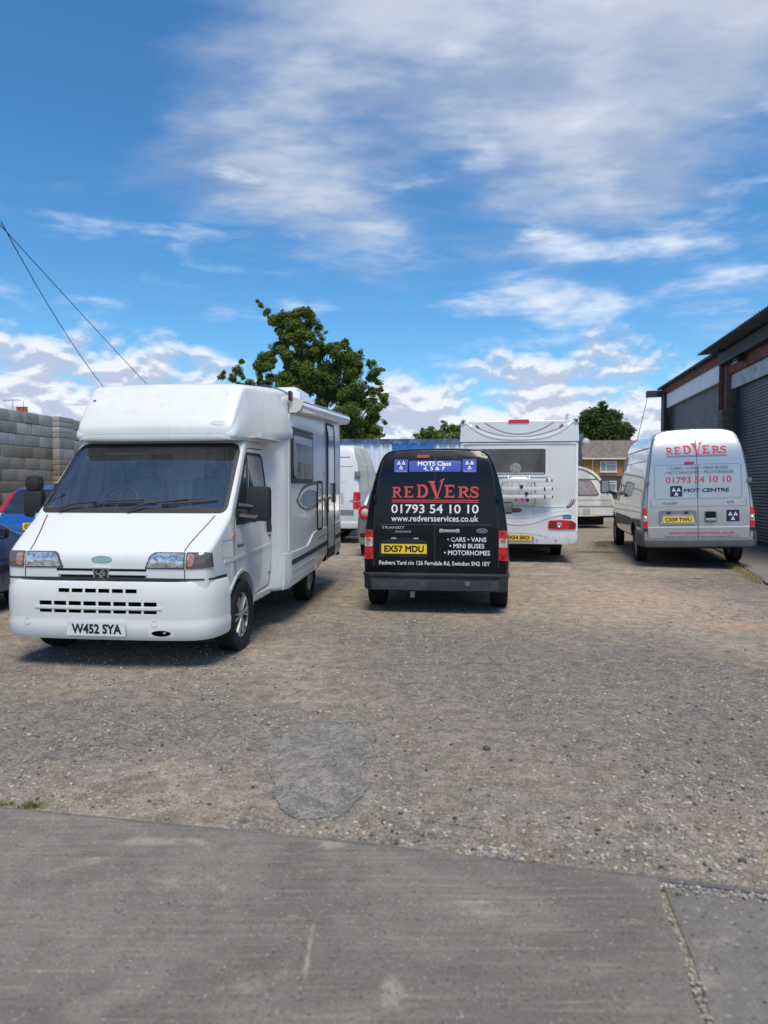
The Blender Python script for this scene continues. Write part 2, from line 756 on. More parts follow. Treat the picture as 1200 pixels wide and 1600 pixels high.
def fit_bm(bm, u0, u1, v0, v1, flip=False, slope=0.0):
    xs = [v.co.x for v in bm.verts]
    ys = [v.co.y for v in bm.verts]
    x0, x1, y0, y1 = min(xs), max(xs), min(ys), max(ys)
    for v in bm.verts:
        a = (v.co.x - x0) / (x1 - x0)
        if flip:
            a = 1 - a
        b = (v.co.y - y0) / max(1e-6, (y1 - y0))
        v.co = Vector((u0 + a * (u1 - u0), v0 + b * (v1 - v0) + slope * a, 0))
    return bm


def flat_text(txt, u0, u1, v0, v1, bold=0.0, flip=False, shear=0.0, slope=0.0, res=0.12, spacing=1.0):
    bm = fit_bm(text_bm(txt, bold, shear, 3, spacing), u0, u1, v0, v1, flip, slope)
    if res:
        bmesh.ops.triangulate(bm, faces=bm.faces)
        grid_cut(bm, res)
    return bm


def round_poly(pts, r, n=5):
    """polygon with its corners rounded; r a number or a list"""
    P = [Vector((p[0], p[1])) for p in pts]
    out = []
    m = len(P)
    for i in range(m):
        rr = r[i] if isinstance(r, (list, tuple)) else r
        p, a, b = P[i], P[i - 1], P[(i + 1) % m]
        da, db = (a - p), (b - p)
        la, lb = da.length, db.length
        k = min(rr, la * .49, lb * .49)
        if k <= 1e-6:
            out.append((p.x, p.y))
            continue
        A = p + da / la * k
        B = p + db / lb * k
        for j in range(n + 1):
            t = j / n
            q = A * (1 - t) ** 2 + p * 2 * t * (1 - t) + B * t ** 2
            out.append((q.x, q.y))
    return out


def rect(u0, u1, v0, v1, r=0.0, n=5):
    p = [(u0, v0), (u1, v0), (u1, v1), (u0, v1)]
    return round_poly(p, r, n) if r else p


def ellipse(u, v, a, b, n=24):
    return [(u + a * math.cos(2 * math.pi * k / n), v + b * math.sin(2 * math.pi * k / n)) for k in range(n)]


def sweep_bm(prof, path, closed_prof=True, cap=True):
    """prof: (outward, z) pairs; path: plan points (x, y) walked with the outside on the right-hand side"""
    P = [Vector((p[0], p[1])) for p in path]
    bm = bmesh.new()
    rings = []
    n = len(P)
    for i in range(n):
        a = P[max(0, i - 1)]
        b = P[min(n - 1, i + 1)]
        t = (b - a).normalized()
        o = Vector((t.y, -t.x))
        k = 1.0
        if 0 < i < n - 1:
            k = 1 / max(0.55, abs((P[i] - a).normalized().dot(t)))
        rings.append([bm.verts.new((P[i].x + o.x * q[0] * k, P[i].y + o.y * q[0] * k, q[1])) for q in prof])
    m = len(prof)
    for A, B in zip(rings, rings[1:]):
        for k in range(m if closed_prof else m - 1):
            bm.faces.new((A[k], B[k], B[(k + 1) % m], A[(k + 1) % m]))
    if cap and closed_prof:
        bm.faces.new(rings[0])
        bm.faces.new(list(reversed(rings[-1])))
    bmesh.ops.recalc_face_normals(bm, faces=bm.faces)
    return bm


def sweep(name, prof, path, m, parent=None, smooth=35):
    return mesh_obj(name, sweep_bm(prof, path), m, parent, smooth)


def prism_obj(poly, lo, hi, axis='x'):
    """temporary cutter: polygon extruded along an axis"""
    bm = bmesh.new()
    mk = {'x': lambda p, d: (d, p[0], p[1]), 'y': lambda p, d: (p[0], d, p[1]), 'z': lambda p, d: (p[0], p[1], d)}[axis]
    A = [bm.verts.new(mk(p, lo)) for p in poly]
    B = [bm.verts.new(mk(p, hi)) for p in poly]
    n = len(poly)
    for i in range(n):
        bm.faces.new((A[i], A[(i + 1) % n], B[(i + 1) % n], B[i]))
    bm.faces.new(A)
    bm.faces.new(list(reversed(B)))
    bmesh.ops.recalc_face_normals(bm, faces=bm.faces)
    me = bpy.data.meshes.new('cutter')
    bm.to_mesh(me)
    bm.free()
    o = bpy.data.objects.new('cutter', me)
    COL.objects.link(o)
    return o


def arch_cut(y, z, r, x0, x1, flat=None):
    """wheel-arch cutter: disc (open below) along x"""
    pts = []
    for k in range(25):
        t = math.pi * k / 24
        pts.append((y + r * math.cos(t), z + r * math.sin(t)))
    pts += [(y - r, -0.5), (y + r, -0.5)]
    return prism_obj(pts, x0, x1, 'x')


# ------------------------------------------------------------------ wheels
def wheel_mesh(R, W, rr, style):
    """returns meshes (tyre, rim) about the origin, axle along x, outer face at +x"""
    h = W / 2
    bm = bmesh.new()
    prof = [(-h * .80, rr), (-h * .98, rr + (R - rr) * .45), (-h * .92, R * .955), (-h * .80, R * .99)]
    gx = [-.52, -.17, .17, .52]
    for c in gx:
        prof += [(h * (c - .055), R), (h * (c - .045), R - .008), (h * (c + .045), R - .008), (h * (c + .055), R)]
    prof += [(h * .80, R * .99), (h * .92, R * .955), (h * .98, rr + (R - rr) * .45), (h * .86, rr + .012), (h * .80, rr)]
    add_lathe(bm, prof, 'X', 48, cap=False)
    bmesh.ops.recalc_face_normals(bm, faces=bm.faces)
    ty = bpy.data.meshes.new('tyre')
    bm.to_mesh(ty)
    bm.free()
    ty.materials.append(mat('tyre_rubber', (0.018, 0.018, 0.019), 0.82, spec=0.3, var=0.3, vscale=9, bump=0.25, bscale=120, dirt=(0.06, 0.055, 0.05), dirt_amt=0.3, dscale=6))
    shade(ty, 30)
    bm = bmesh.new()
    o = h * .74
    if style == 'trim':          # black disc behind silver paired spokes
        add_lathe(bm, [(-h * .7, rr), (o * .6, rr), (o * .6, 0.02)], 'X', 40)
        for f in bm.faces:
            f.material_index = 1
        n0 = len(bm.faces)
        add_lathe(bm, [(o * .7, rr * .945), (o * .98, rr * .955), (o * 1.0, rr * .985), (o * .8, rr)], 'X', 40, cap=False)
        add_lathe(bm, [(o * .6, rr * .20), (o * .98, rr * .19), (o * 1.02, rr * .12), (o * 1.02, 0.002)], 'X', 24)
        for k in range(6):
            for dd in (-0.17, 0.17):
                a = 2 * math.pi * k / 6 + dd
                c, s_ = math.cos(a), math.sin(a)
                a2 = 2 * math.pi * k / 6 + dd * .55
                p0 = Vector((o * .93, rr * .17 * math.cos(a2 - dd * .3), rr * .17 * math.sin(a2 - dd * .3)))
                p1 = Vector((o * .93, rr * .92 * c, rr * .92 * s_))
                t = (p1 - p0).normalized()
                w = Vector((1, 0, 0)).cross(t) * rr * .034
                q = []
                for p, ww in ((p0, w * .9), (p1, w * 1.35)):
                    q.append([bm.verts.new(p - ww + Vector((-.012, 0, 0))), bm.verts.new(p - ww * .6 + Vector((.01, 0, 0))), bm.verts.new(p + ww * .6 + Vector((.01, 0, 0))), bm.verts.new(p + ww + Vector((-.012, 0, 0)))])
                for j in range(3):
                    bm.faces.new((q[0][j], q[0][j + 1], q[1][j + 1], q[1][j]))
        mats = [mat('alloy_silver', (0.50, 0.51, 0.52), 0.38, metal=0.6), mat('rim_black', (0.012, 0.012, 0.013), 0.5)]
    else:                        # steel wheel or plain trim with slots
        add_lathe(bm, [(-h * .7, rr), (o * .9, rr), (o, rr * .96), (o * .8, rr * .86), (o * .86, rr * .6), (o * .98, rr * .42), (o * 1.0, rr * .2), (o * .9, rr * .14), (o * .92, 0.002)], 'X', 40)
        for k in range(9):
            a = 2 * math.pi * k / 9
            r0 = bmesh.ops.create_circle(bm, cap_ends=True, segments=10, radius=rr * .085)
            mt = Matrix.Translation((o * .86, rr * .71 * math.cos(a), rr * .71 * math.sin(a))) @ Matrix.Rotation(a, 4, 'X') @ Matrix.Rotation(rad(90), 4, 'Y') @ Matrix.Diagonal((1, 1.25, 1, 1))
            bmesh.ops.transform(bm, matrix=mt, verts=r0['verts'])
            for f in {f for v in r0['verts'] for f in v.link_faces}:
                f.material_index = 1
        mats = [mat('wheel_grey', (0.42, 0.43, 0.45), 0.42, metal=0.5, dirt=(.1, .09, .08), dirt_amt=.4), mat('rim_black', (0.012, 0.012, 0.013), 0.5)]
    bmesh.ops.recalc_face_normals(bm, faces=[f for f in bm.faces])
    rm = bpy.data.meshes.new('rim')
    bm.to_mesh(rm)
    bm.free()
    for m_ in mats:
        rm.materials.append(m_)
    shade(rm, 35)
    return ty, rm


def add_wheels(root, spots, R, W, rr, style='steel'):
    """spots: (x, y, turn) with x the middle plane of the tyre"""
    ty, rm = wheel_mesh(R, W, rr, style)
    for i, (x, y, z) in enumerate(spots):
        w = bpy.data.objects.new('wheel', ty)
        link(w, root)
        w.location = (x, y, R + z)
        w.rotation_euler = (0.37 * i, 0, 0 if x > 0 else math.pi)
        r = bpy.data.objects.new('rim', rm)
        link(r, w)


# ------------------------------------------------------------------ shared materials
M_RED = mat('lens_red', (0.55, 0.012, 0.02), 0.12, coat=0.6)
M_DKRED = mat('lens_dark_red', (0.22, 0.006, 0.012), 0.15, coat=0.5)
M_CLEAR = mat('lens_clear', (0.46, 0.44, 0.42), 0.15, coat=0.6, var=0.25, vscale=30)
M_AMBER = mat('lens_amber', (0.75, 0.20, 0.02), 0.18, coat=0.5)
M_CHROME = mat('chrome', (0.8, 0.8, 0.82), 0.12, metal=1.0)
M_ALU = mat('aluminium', (0.72, 0.73, 0.74), 0.32, metal=0.9)
M_BLK = mat('black_plastic', (0.018, 0.018, 0.020), 0.55, var=0.2, bump=0.08, bscale=180)
M_DARK = mat('dark_cavity', (0.008, 0.008, 0.009), 0.85, spec=0.2)
M_SEAM = mat('seam_dark', (0.025, 0.025, 0.028), 0.7)
M_GLASSD = mat('glass_dark', (0.012, 0.015, 0.018), 0.04, spec=0.9, coat=0.4)
M_YPLATE = mat('plate_yellow', (0.88, 0.60, 0.012), 0.35, coat=0.3)
M_WPLATE = mat('plate_white', (0.66, 0.68, 0.72), 0.35, coat=0.3)
M_PLTXT = mat('plate_black', (0.012, 0.012, 0.012), 0.45)
M_WTXT = mat('vinyl_white', (0.82, 0.82, 0.84), 0.45)
M_UNDER = mat('underbody', (0.015, 0.014, 0.013), 0.9, spec=0.2)


def plate(body, txt, u0, u1, v0, v1, side, m, parent=None, off=0.012, dot=False, slope=0.0):
    def pl(u, v):
        p, n = body.hit(side, (u0 + u1) / 2, (v0 + v1) / 2)
        q = body.hit(side, u, v)[0] * 0
        dr = Body.AX[side][0]
        if side in 'RF':
            return Vector((u, p.y, v + slope * (u - u0)))
        return Vector((p.x, u, v))
    bm = flat_poly(rect(u0, u1, v0, v1, 0.008, 3), 0)
    o = body.lay(bm, side, off, 0.010, 'number_plate', m, parent, 30, plane=pl)
    h = v1 - v0
    w = u1 - u0
    bt = flat_text(txt, u0 + w * (.085 if dot else .06), u1 - w * .06, v0 + h * .15, v1 - h * .15, 0.038, res=0)
    for w_ in split_words(bt, h * .12):
        body.lay(w_, side, off + 0.002, 0.0, 'registration_lettering', M_PLTXT, o, 0, plane=pl)
    return o

# ================================================================== THE SETTING
def sstep(a, b, x):
    t = min(1.0, max(0.0, (x - a) / (b - a)))
    return t * t * (3 - 2 * t)


def gz(x, y):
    return 0.10 * sstep(9.5, 15.5, y)


def ground_mat(name='yard_dirt_and_tarmac', tarmac=0.0):
    m, g, b = principled(name)
    P = g.node('ShaderNodeTexCoord').outputs['Object']
    x, y, z = g.sep(P)

    def spot(x0, y0, sx, sy, rot=0.0):
        dx = g.math('SUBTRACT', x, x0)
        dy = g.math('SUBTRACT', y, y0)
        if rot:
            c, s_ = math.cos(rad(rot)), math.sin(rad(rot))
            dx, dy = (g.math('ADD', g.math('MULTIPLY', dx, c), g.math('MULTIPLY', dy, s_)), g.math('SUBTRACT', g.math('MULTIPLY', dy, c), g.math('MULTIPLY', dx, s_)))
        q = g.math('ADD', g.math('POWER', g.math('DIVIDE', dx, sx), 2.0), g.math('POWER', g.math('DIVIDE', dy, sy), 2.0))
        return g.math('EXPONENT', g.math('MULTIPLY', q, -1.0))

    big = g.noise(P, 0.55, 6, 0.6, 0.5)
    mid = g.noise(P, 2.6, 6, 0.62, 0.4)
    fine = g.noise(P, 34, 4, 0.65)
    grit = g.noise(P, 150, 3, 0.7)
    tan = g.mix(g.mapr(mid, 0.3, 0.72), (0.245, 0.208, 0.163), (0.395, 0.335, 0.262))
    tan = g.mix(g.math('MULTIPLY', spot(3.6, 9.4, 1.6, 1.8), 0.65), tan, (0.50, 0.37, 0.27))
    tan = g.mix(g.math('MULTIPLY', spot(4.0, 7.75, .35, .22), 0.7), tan, (0.52, 0.31, 0.20))
    tar = g.mix(g.mapr(fine, 0.3, 0.7), (0.120, 0.112, 0.102), (0.262, 0.243, 0.217))
    # where old tarmac still shows through the dirt
    cov = g.math('ADD', g.math('MULTIPLY', big, 0.62), g.math('MULTIPLY', mid, 0.50))
    bias = None
    for w, s_ in ((0.20, spot(1.0, 6.6, 1.9, 1.5, -25)), (0.20, spot(6.2, 10.8, 1.5, 3.2, -15)), (0.13, spot(-1.5, 4.4, 1.2, .6)), (0.10, spot(-2.4, 3.7, .5, .3)), (0.10, spot(2.2, 4.2, 1.6, 1.2)), (-0.16, spot(2.9, 9.2, 1.7, 1.5)),
                  (-0.14, spot(-1.1, 3.5, .6, .45)), (-0.10, spot(-.9, 6.3, .9, .8)), (-0.06, spot(.1, 5.0, 1.0, .7)), (0.22, spot(4.7, 15.4, .75, .35)), (-0.12, spot(4.5, 12.6, 1.0, .8))):
        t = g.math('MULTIPLY', s_, w)
        bias = t if bias is None else g.math('ADD', bias, t)
    bias = g.math('ADD', bias, g.mapr(y, 7.2, 4.2, 0.0, 0.06))       # the yard is scrubbed barer towards the slab
    f = g.mapr(g.math('ADD', cov, bias), 0.52, 0.74)
    if tarmac:                                  # a patch of newer tarmac, dusty with the same dirt
        tar = g.mix(g.mapr(fine, 0.3, 0.7), (0.170, 0.166, 0.158), (0.262, 0.255, 0.240))
        f = g.math('MAXIMUM', g.mapr(mid, 0.72, 0.50), tarmac)
    col = g.mix(g.math('MULTIPLY', f, 0.86), tan, tar)
    # mottling a hand's breadth across, and cracks in the old tarmac
    mot = g.noise(P, 8.5, 5, 0.7, 0.3)
    col = g.mix(0.8, col, g.mix(1.0, col, g.mix(g.mapr(mot, .30, .70), (0.62, 0.62, 0.63), (1.30, 1.28, 1.24)), 'MULTIPLY'))
    wob = g.node('ShaderNodeTexNoise')
    g.put(wob.inputs['Vector'], P)
    wob.inputs['Scale'].default_value = 2.2
    wob.inputs['Detail'].default_value = 4
    pw = g.vmath('ADD', P, g.vmath('SCALE', wob.outputs['Color'], scale=.55))
    ck = g.voronoi(pw, 0.85, 'DISTANCE_TO_EDGE')
    crack = g.math('MULTIPLY', g.mapr(ck, .016, .004), g.mapr(g.noise(P, .9, 3, .5), .52, .62))
    col = g.mix(g.math('MULTIPLY', crack, .5), col, (0.05, 0.046, 0.042))
    # aggregate: single pale and dark stones
    vc = g.node('ShaderNodeTexVoronoi')
    g.put(vc.inputs['Vector'], P)
    vc.inputs['Scale'].default_value = 72
    rv = g.sep(vc.outputs['Color'])
    size = g.mapr(vc.outputs['Distance'], 0.55, 0.30)
    pale = g.math('MULTIPLY', g.mapr(rv[0], 0.72, 0.80), size)
    dark = g.math('MULTIPLY', g.mapr(rv[1], 0.76, 0.84), size)
    patchy = g.mapr(g.noise(P, 1.4, 5, 0.6), 0.35, 0.65)
    col = g.mix(g.math('MULTIPLY', g.math('MULTIPLY', pale, patchy), 0.6), col, (0.46, 0.41, 0.34))
    col = g.mix(g.math('MULTIPLY', dark, 0.6), col, (0.065, 0.062, 0.060))
    v2 = g.node('ShaderNodeTexVoronoi')
    g.put(v2.inputs['Vector'], P)
    v2.inputs['Scale'].default_value = 190
    r2 = g.sep(v2.outputs['Color'])
    col = g.mix(0.75, col, g.mix(1.0, col, g.mix(r2[0], (0.45, 0.45, 0.46), (1.48, 1.46, 1.42)), 'MULTIPLY'))
    col = g.mix(0.5, col, g.mix(1.0, col, g.mix(g.mapr(grit, .3, .7), (0.55, 0.55, 0.55), (1.38, 1.36, 1.33)), 'MULTIPLY'))
    # oil and damp marks
    oil = g.math('MULTIPLY', g.mapr(g.noise(P, 1.1, 7, 0.66, 0.8), 0.60, 0.74), 0.42)
    col = g.mix(oil, col, (0.085, 0.078, 0.070))
    hole = g.math('ADD', spot(4.75, 15.45, .55, .16), spot(5.24, 11.52, .10, .07))
    col = g.mix(g.math('MULTIPLY', g.mapr(g.math('ADD', hole, g.math('MULTIPLY', g.math('SUBTRACT', fine, .5), .8)), 0.42, 0.62), 0.8), col, (0.035, 0.033, 0.032))
    g.put(b.inputs['Base Color'], col)
    b.inputs['Roughness'].default_value = 0.93
    b.inputs['Specular IOR Level'].default_value = 0.25
    hsum = g.math('ADD', g.math('ADD', g.math('MULTIPLY', mid, 0.9), g.math('MULTIPLY', mot, .7)), g.math('ADD', g.math('MULTIPLY', fine, 0.55), g.math('ADD', g.math('MULTIPLY', grit, 0.18), g.math('MULTIPLY', g.math('SUBTRACT', 1.0, vc.outputs['Distance']), 0.22))))
    bn = g.node('ShaderNodeBump')
    bn.inputs['Strength'].default_value = 0.8
    bn.inputs['Distance'].default_value = 0.03
    g.put(bn.inputs['Height'], hsum)
    g.l.new(bn.outputs[0], b.inputs['Normal'])
    return m


def concrete_mat(name, lo, hi, pale, scratch=True, seed=0.0, pebbly=False, spots=()):
    m, g, b = principled(name)
    P0 = g.node('ShaderNodeTexCoord').outputs['Object']
    P = g.mapping(P0, loc=(seed, seed * 2, 0))
    n1 = g.noise(P, 1.1, 7, 0.62, 0.5)
    n2 = g.noise(P, 9, 6, 0.65, 0.3)
    n3 = g.noise(P, 95, 4, 0.75)
    col = g.mix(g.mapr(n1, 0.32, 0.68), lo, hi)
    col = g.mix(g.math('MULTIPLY', g.mapr(n2, 0.35, 0.7), 0.35), col, tuple(v * .72 for v in lo))
    wsum = g.math('ADD', g.noise(P, 2.3, 8, 0.66, 0.35), g.math('MULTIPLY', n2, .18))
    if spots:                                   # places where the surface has worn through
        x, y, z = g.sep(P0)
        for (x0, y0, sx, sy, w) in spots:
            q = g.math('ADD', g.math('POWER', g.math('DIVIDE', g.math('SUBTRACT', x, x0), sx), 2.0), g.math('POWER', g.math('DIVIDE', g.math('SUBTRACT', y, y0), sy), 2.0))
            wsum = g.math('ADD', wsum, g.math('MULTIPLY', g.math('EXPONENT', g.math('MULTIPLY', q, -1.0)), w))
    worn = g.mapr(wsum, 0.66, 0.80)
    col = g.mix(g.math('MULTIPLY', worn, 0.75), col, pale)
    if scratch:
        ps = g.mapping(P, rot=(0, 0, rad(11.5)), scale=(1.2, 26, 1))
        br = g.noise(ps, 1.6, 6, 0.7, 0.3)
        col = g.mix(g.math('MULTIPLY', g.mapr(br, 0.50, 0.72), 0.42), col, pale)
        col = g.mix(g.math('MULTIPLY', g.mapr(br, 0.46, 0.28), 0.38), col, tuple(v * .55 for v in lo))
    vc = g.node('ShaderNodeTexVoronoi')
    g.put(vc.inputs['Vector'], P)
    vc.inputs['Scale'].default_value = 48 if pebbly else 70
    rv = g.sep(vc.outputs['Color'])
    sp = g.math('MULTIPLY', g.mapr(rv[1], 0.86 if not pebbly else 0.72, 0.92), g.mapr(vc.outputs['Distance'], 0.42, 0.22))
    col = g.mix(g.math('MULTIPLY', sp, 0.7), col, (0.045, 0.043, 0.042))
    sp2 = g.math('MULTIPLY', g.mapr(rv[0], 0.88 if not pebbly else 0.76, 0.94), g.mapr(vc.outputs['Distance'], 0.42, 0.22))
    col = g.mix(g.math('MULTIPLY', sp2, 0.5), col, (0.42, 0.39, 0.35))
    col = g.mix(0.5, col, g.mix(1.0, col, g.mix(g.mapr(n3, .3, .7), (0.45, 0.45, 0.45), (1.46, 1.45, 1.44)), 'MULTIPLY'))
    g.put(b.inputs['Base Color'], col)
    b.inputs['Roughness'].default_value = 0.9
    b.inputs['Specular IOR Level'].default_value = 0.3
    bn = g.node('ShaderNodeBump')
    bn.inputs['Strength'].default_value = 0.7 if pebbly else 0.5
    bn.inputs['Distance'].default_value = 0.008
    g.put(bn.inputs['Height'], g.math('ADD', n2, g.math('ADD', g.math('MULTIPLY', n3, 0.5), g.math('MULTIPLY', sp, -0.3))))
    g.l.new(bn.outputs[0], b.inputs['Normal'])
    return m


def sheet(name, poly, z, m, thick=0.0, label=None, res=0.0, zf=None):
    bm = flat_poly(poly, res)
    if thick:
        bnd = [e for e in bm.edges if len(e.link_faces) == 1]
        r = bmesh.ops.extrude_edge_only(bm, edges=bnd)
        low = {v for v in r['geom'] if isinstance(v, bmesh.types.BMVert)}
    else:
        low = set()
    for v in bm.verts:
        zz = z + (zf(v.co.x, v.co.y) if zf else 0)
        v.co.z = zz - (thick if v in low else 0)
    bmesh.ops.recalc_face_normals(bm, faces=bm.faces)
    if sum(f.normal.z * f.calc_area() for f in bm.faces) < 0:
        bmesh.ops.reverse_faces(bm, faces=bm.faces)
    o = mesh_obj(name, bm, m, None, 25)
    tag(o, label, kind='structure')
    return o


def rough_outline(poly, res, amp, seed, closed=True):
    """break a smooth outline up"""
    P = resample(poly, res, closed)
    out = []
    for p in P:
        n = mnoise.noise_vector(Vector((p.x * 4.3, p.y * 4.3, seed))) * amp + mnoise.noise_vector(Vector((p.x * 17, p.y * 17, seed + 9))) * amp * .5
        out.append((p.x + n.x, p.y + n.y))
    return out


def build_ground():
    ys = [-40, -15, -5, 0] + [2 + .5 * i for i in range(37)] + [22, 26, 32, 45, 70, 120, 250, 600, 1500]
    xs = [-900, -300, -100, -40, -20, -12, -8, -5, -2, 0, 2, 5, 8, 12, 20, 40, 100, 300, 900]
    V = [(x, y, gz(x, y)) for y in ys for x in xs]
    n = len(xs)
    Fc = [(j * n + i, j * n + i + 1, (j + 1) * n + i + 1, (j + 1) * n + i) for j in range(len(ys) - 1) for i in range(n - 1)]
    o = from_data('ground', V, Fc, ground_mat())
    tag(o, 'worn yard of tan dirt, gravel and grey tarmac', kind='structure')

    slab_m = concrete_mat('slab_concrete', (0.138, 0.124, 0.107), (0.212, 0.191, 0.164), (0.36, 0.310, 0.250), spots=((-.46, 2.08, .10, .10, .14), (-.12, 2.16, .07, .05, .15), (-.95, 2.95, .35, .05, .12), (.70, 2.02, .10, .05, .13), (-.25, 2.25, .010, .32, .12), (.02, 2.12, .05, .12, .10), (-.62, 2.62, .05, .04, .1), (.35, 2.52, .30, .012, .10)))
    edge = rough_outline([(1.075, 2.675), (0.40, 2.826), (-0.282, 2.978), (-1.856, 3.272), (-4.5, 3.78), (-9.0, 4.64)], 0.05, 0.008, 1.0, False)
    rgt = rough_outline([(0.80, 1.1), (0.925, 1.963), (0.982, 2.206), (1.022, 2.439), (1.075, 2.66)], 0.04, 0.010, 2.0, False)
    sheet('concrete_slab', rgt + edge + [(-9, -6), (-0.4, -6)], 0.022, slab_m, 0.05, 'smooth grey concrete slab across the foreground')
    # strip of grey kerb edging along the far side of the slab
    km = concrete_mat('kerb_concrete', (0.105, 0.105, 0.104), (0.150, 0.147, 0.143), (0.22, 0.21, 0.195), seed=5.0)
    kp = [(9.0, .935), (2.3, 2.425), (1.478, 2.608), (1.09, 2.699), (0.40, 2.853), (-0.282, 3.005), (-1.856, 3.298), (-4.5, 3.806), (-9.0, 4.666)]
    prof_k = [(-.012, -.02), (-.012, .014), (-.008, .018), (.008, .018), (.012, .014), (.012, -.02)]
    path_k = []
    for p in resample(kp, .07):
        w_ = mnoise.noise(Vector((p.x * 9, p.y * 9, 3))) * .0025
        path_k.append((p.x, p.y - .012 + w_))
    tag(mesh_obj('kerb_edging', sweep_bm(prof_k, path_k), km, None, 0), 'thin grey edging between the slab and the dirt yard', kind='structure')
    pm = concrete_mat('pebbly_concrete', (0.145, 0.133, 0.116), (0.215, 0.197, 0.170), (0.34, 0.305, 0.255), scratch=False, seed=9.0, pebbly=True)
    sheet('pebbly_concrete', [(0.85, -6), (9, -6), (9, .93), (2.3, 2.41), (1.478, 2.592), (1.10, 2.680), (1.06, 2.45), (1.02, 2.206), (0.96, 1.963), (0.84, 1.1)], 0.006, pm, 0.0, 'rough pebbly concrete right of the smooth slab')
    # smoother tarmac patch let into the dirt
    pt = [(-0.687, 3.891), (-0.687, 4.187), (-0.603, 4.434), (-0.428, 4.568), (-0.235, 4.556), (-0.103, 4.41), (-0.04, 4.24), (-0.077, 4.124), (-0.127, 3.985), (-0.132, 3.801), (-0.094, 3.698), (-0.083, 3.539), (-0.128, 3.393), (-0.17, 3.284), (-0.242, 3.207), (-0.39, 3.182), (-0.476, 3.258), (-0.557, 3.443), (-0.574, 3.593), (-0.635, 3.757)]
    sheet('tarmac_patch', rough_outline(list(reversed(pt)), .02, .034, 5.0), 0.008, ground_mat('patch_tarmac_dusty', .88), 0.03, 'smooth grey tarmac patch in the dirt yard')
    # apron before the workshop doors, a hand's breadth higher than the yard
    am = concrete_mat('apron_concrete', (0.155, 0.150, 0.143), (0.215, 0.205, 0.190), (0.27, 0.25, 0.225), seed=14.0)
    ap = [(3.2, 2.0), (5.2, 8.3), (5.99, 10.687), (6.62, 12.664), (7.18, 14.398), (8.2, 17.61), (8.9, 20.2), (10.6, 28), (30, 28), (30, 2)]
    a = rough_outline(ap[:7], .12, .03, 6.0, False) + ap[7:]
    sheet('concrete_apron', list(reversed(a)), 0.04, am, 0.12, 'concrete apron in front of the workshop shutters', res=1.0, zf=gz)

    # loose stones: real geometry, too many to count
    rnd = random.Random(11)
    shapes = []
    for k in range(6):
        bm = bmesh.new()
        bmesh.ops.create_icosphere(bm, subdivisions=1, radius=1.0)
        for v in bm.verts:
            q = 1 + 0.45 * mnoise.noise(v.co * 1.7 + Vector((k * 7.1, 0, 0)))
            v.co = Vector((v.co.x * q * 1.15, v.co.y * q * .9, v.co.z * q * .62))
        shapes.append(([v.co.copy() for v in bm.verts], [[v.index for v in f.verts] for f in bm.faces]))
        bm.free()
    V, Fc, mi = [], [], []

    def inside(x, y):
        return (-0.66 < x < -0.08 and 3.22 < y < 4.52)

    def put(x, y, r, z=None):
        vs, fs = shapes[rnd.randrange(6)]
        a = rnd.uniform(0, 6.28)
        c, s_ = math.cos(a), math.sin(a)
        b0 = len(V)
        zz = gz(x, y) if z is None else z
        for q in vs:
            V.append((x + (q.x * c - q.y * s_) * r, y + (q.x * s_ + q.y * c) * r, zz + q.z * r + r * .25))
        k = rnd.choice((0, 0, 0, 0, 1, 1, 1, 2, 3))
        for f in fs:
            Fc.append([b0 + i for i in f])
            mi.append(k)

    n = 0
    while n < 17000:
        y = 2.45 + 7.0 * rnd.random() ** 1.7
        x = rnd.uniform(-.62, .60) * (y + .6)
        lim = 2.92 - .2155 * x + .06
        if y < lim:
            continue
        dens = 0.25 + 0.9 * max(0, mnoise.noise(Vector((x * .9, y * .9, 3))) + .25)
        if -.3 < x < 1.4 and y < lim + .45:
            dens += .55
        if inside(x, y):
            dens *= .12
        if rnd.random() > dens:
            continue
        r = 0.0028 + 0.0105 * rnd.random() ** 3.6
        put(x, y, r)
        n += 1
    for i in range(260):                      # along the pebbly strip and in the joint
        x = rnd.uniform(1.05, 1.6)
        y = 2.60 - .23 * (x - 1.48) - .02 - abs(rnd.gauss(0, .03))
        put(x, y, rnd.uniform(.003, .009), .008)
    for i in range(120):
        t = rnd.random()
        put(0.93 + .12 * t + abs(rnd.gauss(0, .012)), 1.9 + .75 * t, rnd.uniform(.003, .008), .008)
    for i in range(70):                       # heap of pale pebbles by the edging
        put(.46 + rnd.gauss(0, .07), 2.90 + rnd.gauss(0, .025), rnd.uniform(.006, .014))
    ms = [mat('stone_grey', (.21, .20, .19), .9, var=.3, vscale=40), mat('stone_tan', (.36, .31, .25), .9, var=.3, vscale=40), mat('stone_dark', (.06, .06, .062), .85, var=.3, vscale=40), mat('stone_pale', (.42, .385, .325), .9, var=.2, vscale=40)]
    o = from_data('gravel', V, Fc, ms, None, 0, mi)
    tag(o, 'loose gravel scattered over the dirt yard', kind='stuff')
    dark = mat('stone_dark', (.06, .06, .062))
    for (x, y, r, lab) in ((0.612, 4.073, .019, 'lone dark stone in the middle of the yard, right of the tarmac patch'), (1.499, 2.834, .014, 'dark pebble beside the edging at the right'), (1.441, 3.74, .011, 'small dark pebble on the yard, right side')):
        bm = bmesh.new()
        bmesh.ops.create_icosphere(bm, subdivisions=3, radius=1)
        for v in bm.verts:
            q = 1 + .30 * mnoise.noise(v.co * 1.4 + Vector((x * 9, 0, 0))) + .1 * mnoise.noise(v.co * 4)
            v.co = Vector((v.co.x * q * 1.2, v.co.y * q, v.co.z * q * .72)) * r
        tag(mesh_obj('stone', bm, dark, None, 60, loc=(x, y, gz(x, y) + r * .45)), lab, 'stone')


